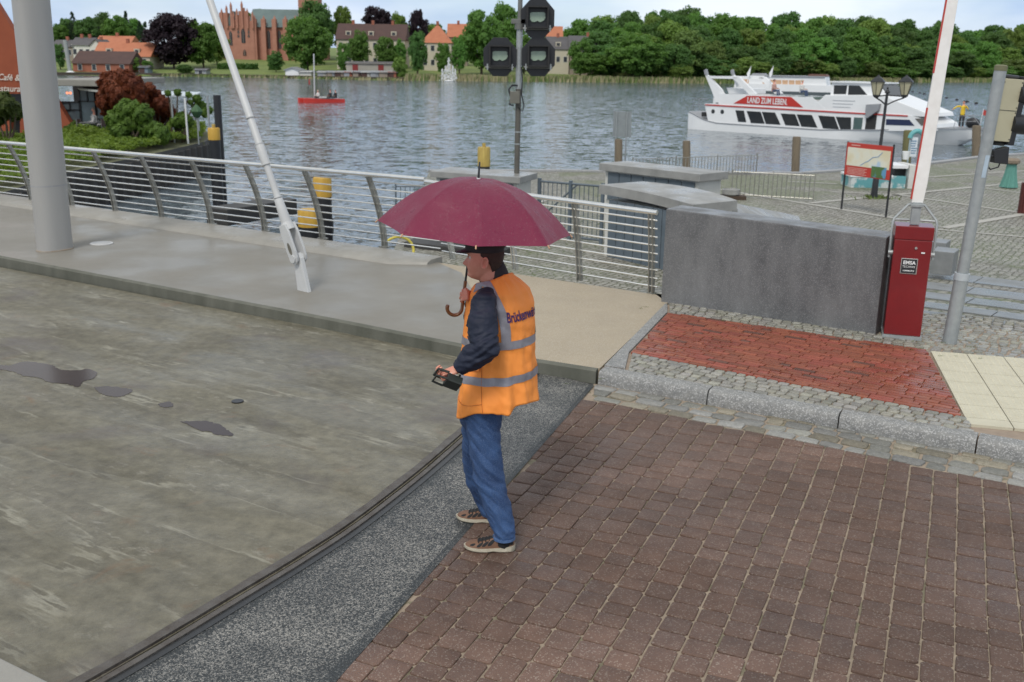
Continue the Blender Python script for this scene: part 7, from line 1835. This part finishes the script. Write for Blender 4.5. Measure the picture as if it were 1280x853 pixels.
# church
Yc = pY(320, 66); cz_ = min(A(320, 72, Yc).z, ground_at(A(320, 72, Yc).x, Yc)) - .5
ch = thing('church', 'large red brick gothic church with stepped gable and pointed windows above the lawn', 'church', V(A(300, 72, Yc).x, Yc, cz_))
chb = mat('church_brick_hazed', (.42, .20, .145), .85, (.34, .155, .11), .5, contrast=.2); chr_ = mat('church_roof', (.13, .18, .175), .7, (.09, .13, .13), .4)  # brick is paler and pinker: distance haze is mixed into its colour
def cx(x, y, d=0): return A(x, y, Yc + d)
def cbox(x0, x1, y0, y1, d0, d1, name, m, par=None, z0=None):
    a, b = cx(x0, y1, d0), cx(x1, y0, d0); mb = MB(); zb = z0 if z0 is not None else a.z; mb.box(((a.x + b.x) / 2, Yc + (d0 + d1) / 2, (zb + b.z) / 2), (b.x - a.x, d1 - d0, b.z - zb)); return mb.build(name, m, par or ch)
nave = sub(cbox(312, 402, 33, 72, 2, 16, 'nave', chb, z0=cz_))
a, b = cx(310, 33, 1.5), cx(404, 33, 1.5); zr_ = cx(350, 12, 9).z
mb = MB(); vs = [V(a.x, Yc + 1.2, a.z - .2), V(b.x, Yc + 1.2, a.z - .2), V(b.x, Yc + 17, a.z - .2), V(a.x, Yc + 17, a.z - .2), V(a.x, Yc + 9, zr_), V(b.x, Yc + 9, zr_)]
mb.add(vs, [(0, 3, 2, 1), (0, 1, 5, 4), (2, 3, 4, 5), (1, 2, 5), (3, 0, 4)]); mb.build('nave_roof', chr_, ch)
front = sub(cbox(282, 317, 33, 72, 0, 10, 'transept', chb, z0=cz_))
gp = [(291, 33), (291, 25), (294, 25), (294, 19), (298, 19), (298, 14), (302, 14), (302, 10), (305.5, 10), (305.5, 14), (309, 14), (309, 20), (312, 20), (312, 26), (316, 26), (316, 33)]
mb = MB(); mb.slab([cx(x, y) for x, y in gp], (0, .8, 0)); mb.build('stepped_gable', chb, ch)
for x, y0 in ((291.5, 18), (296, 14), (302, 5), (309, 14), (315.5, 18), (283, 10), (277, 14), (288.5, 6)):
    w_ = .28; p = cx(x, y0); q = cx(x, 34); mb = MB(); mb.box((p.x, Yc - .1, (p.z + q.z) / 2 - .4), (w_ * 2, 1.0, p.z - q.z + .1)); mb.lathe([(.5, 0), (.02, 1.5)], (p.x, Yc - .1, p.z - .5), 4); mb.build('pinnacle', chb, ch)
cbox(277, 283, 16, 72, 4, 14, 'side_gable', chb, z0=cz_); a = cx(283, 33, 3); mb = MB(); mb.slab([cx(283, 33, 3), cx(291, 33, 3), cx(291, 14, 3), cx(288, 14, 3)], (0, 6, 0)); mb.build('side_roof', chr_, ch)
for x in (318, 329.5, 343, 356.5, 369, 382, 395):
    cbox(x - 1.4, x + 1.4, 24, 72, .2, 2.2, 'buttress', chb, z0=cz_); p = cx(x, 24, 1); mb = MB(); mb.lathe([(.5, 0), (.02, 1.2)], (p.x, Yc + 1.2, p.z), 4); mb.build('spirelet', chb, ch)
def gwin(x, y0, y1, w_, d, par, m=wing):
    a, b = cx(x, y1, d), cx(x, y0, d); ww = w_ / 1244 * Yc / 2; h = b.z - a.z; zt__ = b.z - ww * 1.6
    mb = MB(); mb.slab([V(a.x - ww, Yc + d, a.z), V(a.x + ww, Yc + d, a.z), V(a.x + ww, Yc + d, zt__), V(a.x + ww * .6, Yc + d, zt__ + ww), V(a.x, Yc + d, b.z), V(a.x - ww * .6, Yc + d, zt__ + ww), V(a.x - ww, Yc + d, zt__)], (0, .12, 0)); f = sub(mb.build('window', m, par))
    mb = MB(); mb.tube([V(a.x, Yc + d - .05, a.z), V(a.x, Yc + d - .05, b.z - .3)], .08, 5); mb.build('mullion', wstone, f)
for x in (336.5, 350, 363, 376): gwin(x, 38, 61, 3.6, 1.93, nave)
gwin(304.5, 36, 54, 4.6, -.1, front); gwin(289, 39, 57, 3.4, -.1, front); gwin(306, 62, 70, 4, -.1, front, chb if 0 else roofb)
for x, y in ((298, 38), (311, 38), (298, 43), (311, 43)): gwin(x, y, y + 4, 2.2, -.1, front)
tw = sub(cbox(374, 394, -60, 40, 4, 13, 'tower', chb)); 
for x in (379, 389): gwin(x, -30, -10, 4, 3.9, tw)
mb = MB(); p = cx(384, -60, 8.5); mb.lathe([(5, 0), (.1, 22)], (p.x, Yc + 8.5, p.z), 4); mb.build('spire', chr_, ch)
# hedge on the lawn, quay edges of the far bank
for x0, x1, y, bk, lab in ((272, 322, 79, 24, 'long clipped hedge crossing the lawn below the church'), (337, 349, 81, 24, 'short clipped hedge piece right of the steps below the church')):
    Y = pY((x0 + x1) / 2, bk); a, b = A(x0, y + 4, Y), A(x1, y + 4, Y); rg = np.random.RandomState(int(x0)); n_ = 1800; zg = ground_at((a.x + b.x) / 2, Y)
    P = np.stack([rg.uniform(a.x, b.x, n_), rg.uniform(Y - .7, Y + .7, n_), zg + rg.uniform(0, 1.6, n_)], 1); t_ = rg.normal(size=(n_, 3)) * .18; b2 = rg.normal(size=(n_, 3)) * .18
    me = leafmesh('hedge', np.stack([P - t_, P - b2, P + t_, P + b2], 1).reshape(-1, 3)); me.materials.append(LEAF['dark']); o = bpy.data.objects.new('hedge', me); C.objects.link(o); tag(o, lab, 'hedge')
mb = MB(); pts = [V(p.x, p.y, 0) for p in sh]; bankm = mat('bank_timber', (.075, .06, .045), .85, (.04, .035, .03), .8)
rs = []
for k in range(60):
    x = interp(k / 59, [0, 1], [G(-60, 94, ZW).x, G(510, 100, ZW).x]); y = shoreY(x) - .3; rs.append([V(x, y, ZW - .5), V(x, y, ZW + .75), V(x, y + .6, ZW + .78), V(x, y + .6, ZW - .5)])
mb.rings(rs); struct(mb.build('far_quay_edge', bankm))
# silver column
Y = pY(86, 3); a, b = A(88, 92, Y), A(81, 50, Y); t = thing('silver_column', 'slanting silver column with white foot on the far shore beside the brick barn', 'column', V(a.x, a.y, a.z - .5))
mb = MB(); mb.tube([V(a.x, a.y, a.z - .6), b], .55, 10); mb.build('shaft', mat('silver', (.35, .37, .36), .5), t, smooth=True); mb = MB(); mb.lathe([(1.3, 0), (1.2, .9), (.5, 1.3)], (a.x, a.y, a.z - .6), 14); mb.build('foot', whitep, t, smooth=True)
# ================================================================== NEAR LEFT BANK: terrace, cafe, shrubs
ZB = -1.0
be = [G(x, y, ZB) for x, y in [(-300, 262), (-60, 250), (0, 243), (84, 216), (148, 202), (200, 191), (256, 178), (263, 170), (255, 160), (215, 150), (120, 142), (-100, 138), (-500, 150)]]
mb = MB(); mb.prism(ccw([xy(p) for p in be]), -4, ZB); soilm = mat('terrace_soil', (.12, .13, .06), .9, (.08, .075, .045), 1.5); struct(mb.build('terrace_ground', soilm))
pil = mat('sheet_pile', (.030, .029, .028), .7, (.05, .045, .04), 2)
mb = MB(); path = resample([xy(p) for p in be[:8]], 150); rs = []
for k, p in enumerate(path):
    a_, b_ = path[max(k - 1, 0)], path[min(k + 1, 149)]; t_ = (b_ - a_).normalized(); n_ = V(t_.y, -t_.x); f = .12 if (k // 2) % 2 else 0; q = p + n_ * (.06 + f); rs.append([V(q.x, q.y, -3.5), V(q.x, q.y, ZB - .12), V(p.x, p.y, ZB - .12)])
mb.rings(rs, closed=False, cap0=False, cap1=False); tag(mb.build('sheet_pile_wall', pil, fix=False), 'dark sheet pile wall holding the planted terrace above the water', 'retaining wall')
mb = MB(); mb.rings([[V(p.x + o_[0], p.y + o_[1], z) for o_, z in (((0, -.22), ZB - .14), ((0, -.22), ZB + .02), ((0, .1), ZB + .02), ((0, .1), ZB - .14))] for p in path]); struct(mb.build('terrace_edge_beam', mat('edge_dark', (.07, .068, .062), .7)))
# ground planting
rg = np.random.RandomState(5)
def inpoly(P, poly):
    c = np.zeros(len(P), bool); n = len(poly)
    for i in range(n):
        x1, y1 = poly[i]; x2, y2 = poly[(i + 1) % n]; k = ((y1 > P[:, 1]) != (y2 > P[:, 1])) & (P[:, 0] < (x2 - x1) * (P[:, 1] - y1) / (y2 - y1 + 1e-12) + x1); c ^= k
    return c
def planting(pxpoly, n, h, leaf, m, seed, name, label, z=ZB, kind='stuff', cat='planting', lump=.5):
    rg = np.random.RandomState(seed); poly = [xy(G(x, y, z)) for x, y in pxpoly]; xs_ = [p[0] for p in poly]; ys_ = [p[1] for p in poly]
    P = np.stack([rg.uniform(min(xs_), max(xs_), n * 3), rg.uniform(min(ys_), max(ys_), n * 3)], 1); P = P[inpoly(P, poly)][:n]; n = len(P)
    hh = np.array([h * (.65 + lump * noise.noise(V(p[0] * .9, p[1] * .9, seed)) + .25 * noise.noise(V(p[0] * 3, p[1] * 3, seed))) for p in P]); hh = np.maximum(hh, .05)
    Q_ = np.column_stack([P, z + hh * rg.uniform(.35, 1.0, n) ** .6]); t_ = rg.normal(size=(n, 3)) * leaf; b_ = rg.normal(size=(n, 3)) * leaf * .8; t_[:, 2] *= .5
    me = leafmesh(name, np.stack([Q_ - t_, Q_ - b_, Q_ + t_, Q_ + b_], 1).reshape(-1, 3)); me.materials.append(m); o = bpy.data.objects.new(name, me); C.objects.link(o); tag(o, label, cat, kind=kind); return o
pl1 = leafmat('plant_bright', (.17, .24, .04), (.09, .15, .025), 0, .8); pl2 = leafmat('plant_mid', (.10, .16, .035), (.055, .095, .02), 0, .8)
planting([(-200, 256), (-60, 246), (0, 239), (84, 212), (148, 198), (130, 172), (60, 176), (-200, 190)], 26000, .75, .055, pl1, 2, 'ground_cover', 'dense yellow green ground cover on the terrace bank behind the railing')
planting([(120, 205), (148, 198), (200, 187), (252, 176), (258, 166), (225, 164), (160, 172), (120, 178)], 16000, .65, .05, pl1, 3, 'ground_cover', 'light green low hedge plants along the terrace edge by the yellow topped pile')
planting([(60, 176), (130, 174), (190, 168), (190, 160), (60, 168)], 6000, .8, .06, pl2, 4, 'ground_cover', 'darker green planting at the foot of the cafe windows')
def shrub(name, label, blobs, Y, leaf, m, n, stem=None, cat='shrub'):
    """blobs: picture-placed lobes (x, y, rpx) at depth Y; each lobe really has depth"""
    rg = np.random.RandomState(len(label)); out = []; c0 = A(blobs[0][0], blobs[0][1], Y)
    base = V(c0.x, Y, ZB); t = thing(name, label, cat, base); tot = sum(b[2] ** 2 for b in blobs)
    for (x, y, r) in blobs:
        c = A(x, y, Y + rg.uniform(-.5, .5)); rr = r / 1244 * Y; k = int(n * r * r / tot)
        nb = rg.normal(size=(k, 3)); nb /= np.linalg.norm(nb, axis=1)[:, None]; sc = 1 + .22 * np.sin(nb[:, 0] * 7 + x) * np.cos(nb[:, 2] * 6 + y)
        P = np.array([c.x, c.y, c.z]) - np.array(base) + nb * (rr * sc * rg.uniform(.45, 1.08, k) ** .45)[:, None]
        t_ = np.cross(nb + rg.normal(size=(k, 3)) * .7, rg.normal(size=(k, 3))); t_ /= np.linalg.norm(t_, axis=1)[:, None]; b_ = np.cross(nb, t_); s = leaf * rg.uniform(.6, 1.4, (k, 1))
        out.append(np.stack([P - t_ * s, P - b_ * s * .7, P + t_ * s, P + b_ * s * .7], 1).reshape(-1, 3))
    me = leafmesh('crown', np.concatenate(out)); me.materials.append(m); o = bpy.data.objects.new('crown', me); C.objects.link(o); o.parent = t
    mb = MB()
    for (x, y, r) in blobs[:4]:
        c = A(x, y, Y); mb.tube([base, base.lerp(c, .5) + V(.1, 0, 0), c], [.07, .05, .02], 6)
    mb.build('stems', barkm, t); return t
redl = leafmat('acer_red', (.20, .058, .024), (.10, .024, .013), 0, 2.0); grl = leafmat('shrub_green', (.12, .20, .035), (.06, .115, .02), 0, 2.0)
shrub('red_maple', 'dense dark red Japanese maple beside the cafe window', [(140, 106, 15), (155, 100, 13), (166, 108, 14), (150, 118, 16), (132, 120, 10), (172, 120, 11), (136, 138, 9), (128, 130, 7), (160, 128, 12)], 45.5, .07, redl, 26000)
shrub('red_maple', 'smaller dark red maple right of the dense one, sloping to the terrace', [(186, 112, 8), (192, 122, 10), (202, 132, 11), (213, 142, 8), (200, 145, 9), (190, 134, 9), (182, 122, 8)], 47, .07, redl, 15000)
shrub('green_shrub', 'spreading fresh green shrub in front of the red maple', [(160, 140, 15), (145, 150, 12), (178, 143, 12), (165, 155, 14), (185, 160, 11), (150, 165, 12), (200, 168, 12), (180, 172, 12), (140, 172, 9)], 43.5, .075, grl, 20000)
shrub('green_shrub', 'dark olive conifer shrub before the rust red wall at the left edge', [(2, 130, 13), (12, 138, 12), (-8, 145, 14), (20, 142, 8)], 41.5, .09, leafmat('shrub_olive', (.10, .13, .035), (.05, .07, .02), 0, 2.0), 8000)
# cafe
Yk = 48.0
def KF(x, y, d=0): return A(x, y, Yk + d)
rust = mat('rust_wall', (.30, .075, .032), .8, (.235, .055, .024), 1.2, bump=.1, bscale=20)
cafe = thing('cafe', 'rust red cafe building with a steep triangular front wall and a flat roofed glazed side', 'cafe', V(KF(40, 172).x, Yk, ZB))
mb = MB()
def kpoly(pts, th, name, m, par=None, d=0): mb = MB(); mb.slab([KF(x, y, d) for x, y in pts], (0, th, 0)); return mb.build(name, m, par or cafe)
fr1 = kpoly([(-110, 117.5), (-110, -170), (0, 11), (65.5, 117.5)], .4, 'triangular_wall', rust); sub(fr1)
kpoly([(65.5, 117.5), (99, 173), (80, 173), (46, 117.5)], .4, 'wall_strut', rust); kpoly([(-110, 117.5), (13, 117.5), (13, 173), (-110, 173)], .4, 'wall_pier', rust) if 0 else None
kpoly([(-110, 117.5), (-30, 117.5), (-30, 173), (-110, 173)], .4, 'wall_pier', rust); kpoly([(-30, 150), (13, 140), (13, 173), (-30, 173)], .4, 'low_wall', rust, d=-.8); kpoly([(25, 140), (34, 147), (36, 173), (25, 173)], .35, 'low_wall', rust, d=-.5)
dkin = mat('cafe_dark', (.02, .02, .022), .6)
kpoly([(-30, 117.5), (50, 117.5), (80, 173), (-30, 173)], .2, 'dark_glazing', mat('cafe_glass', (.03, .035, .04), .15, (.05, .055, .06), .7), d=1.2)
wt = mat('sign_white', (.70, .66, .60), .6)
o0, o1 = KF(-6, 96.5, -.06), KF(27, 98, -.06); dv = (o1 - o0)
text_mesh('Café &', .40, wt, 'lettering', fr1, o0.lerp(o1, .5), dv, (0, 0, 1), shear=.3, sx=.92, bold=.004)
o0, o1 = KF(-16, 110.5, -.06), KF(38, 112, -.06)
text_mesh('Restaurant', .40, wt, 'lettering', fr1, o0.lerp(o1, .5), o1 - o0, (0, 0, 1), shear=.3, sx=.95, bold=.004)
rfm = mat('flat_roof', (.30, .29, .26), .7, (.22, .21, .19), 1)
mb = MB(); a, b = KF(60, 103, -.8), KF(127, 103, -.8); zt_c = KF(90, 99.5, -.8).z; mb.prism(ccw([(a.x, a.y), (b.x, b.y), (b.x + .2, b.y + 8), (a.x, a.y + 8)]), KF(90, 108, -.8).z, zt_c); mb.build('flat_roof', rfm, cafe, bevel=.04)
mb = MB(); a, b = KF(62, 108, .4), KF(122, 108, .4); mb.prism(ccw([(a.x, a.y + 2.5), (b.x - .4, b.y + 2.5), (b.x - .4, b.y + 7), (a.x, a.y + 7)]), ZB, KF(90, 108).z - .05); mb.build('dark_interior', dkin, cafe)
gl = mat('cafe_pane', (.20, .25, .28), .1, (.08, .10, .11), .9, detail=3)
for (x0, x1, y0, y1) in ((78, 100, 127, 168), (103, 119, 112, 168), (120.5, 130, 113, 150)):
    a, b = KF(x0, y1, .6), KF(x1, y0, .6); f = MB()
    for (u0, u1, v0, v1) in ((a.x, a.x + .07, a.z, b.z), (b.x - .07, b.x, a.z, b.z), (a.x, b.x, b.z - .07, b.z), (a.x, b.x, a.z, a.z + .07), (a.x, b.x, a.z + (b.z - a.z) * .72, a.z + (b.z - a.z) * .72 + .06), ((a.x + b.x) / 2 - .03, (a.x + b.x) / 2 + .03, a.z + (b.z - a.z) * .72, b.z)):
        f.box(((u0 + u1) / 2, a.y, (v0 + v1) / 2), (u1 - u0, .08, v1 - v0))
    fo_ = sub(f.build('window', blackm, cafe)); mb = MB(); mb.box(((a.x + b.x) / 2, a.y + .03, (a.z + b.z) / 2), (b.x - a.x - .1, .02, b.z - a.z - .1)); mb.build('pane', gl, fo_)
mb = MB(); mb.slab([KF(96, 110.5, -.2), KF(129, 113, -1.4), KF(130, 116, -1.4), KF(100, 113, -.2)], (0, .05, 0)); mb.build('awning', whitew, cafe)
for x in (84, 88):
    c = KF(x, 116.5, .2); mb = MB(); mb.ball(c, .06, 8, 6); mb.build('ceiling_lamp', mat('lamp_red', (.6, .1, .05), .5, emit=((1, .25, .12), 1.5)), cafe)
# terrace chairs and tables
chm = mat('chair_brown', (.075, .03, .022), .6); tbm = mat('chair_metal', (.25, .25, .26), .4, metal=.5)
def chair(pos, rz, label):
    t = thing('terrace_chair', label, 'chair', V(0, 0, 0), 'chairs on the cafe terrace')
    mb = MB(); mb.box((0, 0, .45), (.46, .46, .04)); mb.build('seat', chm, t)
    mb = MB(); mb.box((-.22, 0, .72), (.03, .44, .34)); mb.build('backrest', chm, t)
    for sx_ in (-1, 1):
        for sy_ in (-1, 1): mb = MB(); mb.tube([(sx_ * .21, sy_ * .21, 0), (sx_ * .21, sy_ * .21, .9 if sx_ < 0 else .66)], .018, 6); mb.build('leg', tbm, t)
        mb = MB(); mb.tube([(-.21, sx_ * .23, .66), (.22, sx_ * .23, .66)], .016, 6); mb.build('armrest', tbm, t)
    t.location = pos; t.rotation_euler = (0, 0, rz); return t
def gp(x, y): return G(x, y, ZB)
chair(gp(106, 173.5), 0, 'brown terrace chair left of the cafe table with its back to the window'); chair(gp(125, 173), R(180), 'brown terrace chair right of the cafe table near the person in white')
chair(gp(206, 165), R(30), 'brown terrace chair below the right end of the red maple'); chair(gp(217, 163.5), R(170), 'brown terrace chair second from the left under the white awning'); chair(gp(240, 163), R(200), 'brown terrace chair nearest the water on the terrace')
def table(p, label):
    t = thing('terrace_table', label, 'table', p); mb = MB(); mb.box(p + V(0, 0, .73), (.8, .8, .035)); mb.build('tabletop', tbm, t); mb = MB(); mb.tube([p, p + V(0, 0, .72)], .03, 8); mb.build('column', tbm, t); mb = MB(); mb.lathe([(.24, 0), (.22, .02), (.03, .05)], p, 14); mb.build('foot', blackm, t)
table(gp(114, 173), 'small terrace table in front of the cafe windows'); table(gp(229, 164), 'small terrace table under the white awning by the water')
p = gp(121, 171.5); minibody('sit', 'person', 'person in a white top seated at the cafe terrace table', V(p.x, p.y, ZB + .40), R(190), whitec, bluec, hair=(.25, .2, .16))
# white steel pergola with an awning
Yp = 45.5; pg = thing('pergola', 'white steel pergola with a pale awning and climbing plants on the terrace', 'pergola', V(A(232, 178, Yp).x, Yp, ZB))
for x, xt, d in ((235, 231, 0), (218, 214, .5), (206, 203, 3), (250, 246, 3)):
    a, b = A(x, 178, Yp + d), A(xt, 123, Yp + d); mb = MB(); mb.tube([V(b.x, a.y, ZB), V(b.x, b.y, b.z)], .045, 8); mb.build('post', whitep if d == 0 else galv, pg)
a, b = A(203, 121, Yp + 3.4), A(242, 121.5, Yp + 2.2); mb = MB(); mb.slab([V(a.x, Yp + 2.2, b.z), V(b.x, Yp + 2.2, b.z), V(b.x, Yp + 3.4, b.z + .15), V(a.x, Yp + 3.4, b.z + .15)], (0, 0, .05)); mb.build('awning', mat('awning_pale', (.55, .62, .68), .7), pg)
shrub('climbing_plant', 'loose green climber with gaps along the top of the pergola', [(210, 117, 3.5), (222, 116, 4), (236, 119, 3.5), (246, 124, 5), (252, 132, 5), (256, 142, 5), (244, 134, 4), (262, 138, 4), (238, 128, 3)], 46.5, .075, grl, 2300, cat='climbing plant')
shrub('potted_bush', 'rounded green bush in a pot under the pergola awning', [(227, 150, 9), (235, 152, 7), (220, 153, 7)], 46.2, .07, grl, 3500, cat='bush')
c = A(247, 158, 45.2); t = thing('folded_parasol', 'folded green parasol standing near the water end of the terrace', 'parasol', V(c.x, c.y, ZB)); zt_p, zb_p = A(247, 131, 45.2).z, A(247, 148, 45.2).z
mb = MB(); mb.tube([V(c.x, c.y, ZB), V(c.x, c.y, zt_p)], .03, 8); mb.build('pole', galv, t)
mb = MB(); mb.rings([[V(c.x, c.y, 0) + V(math.cos(q), math.sin(q), 0) * (r_ * (1 + .15 * math.cos(q * 6))) + V(0, 0, z) for q in [2 * math.pi * k / 36 for k in range(36)]] for r_, z in ((.03, zt_p), (.17, zt_p - .15), (.24, (zt_p + zb_p) / 2), (.12, zb_p + .05), (.03, zb_p))]); mb.build('canopy', mat('parasol_green', (.05, .12, .05), .7), t, smooth=True)
for x0, d, h_ in ((196, 0, .5),):
    pass
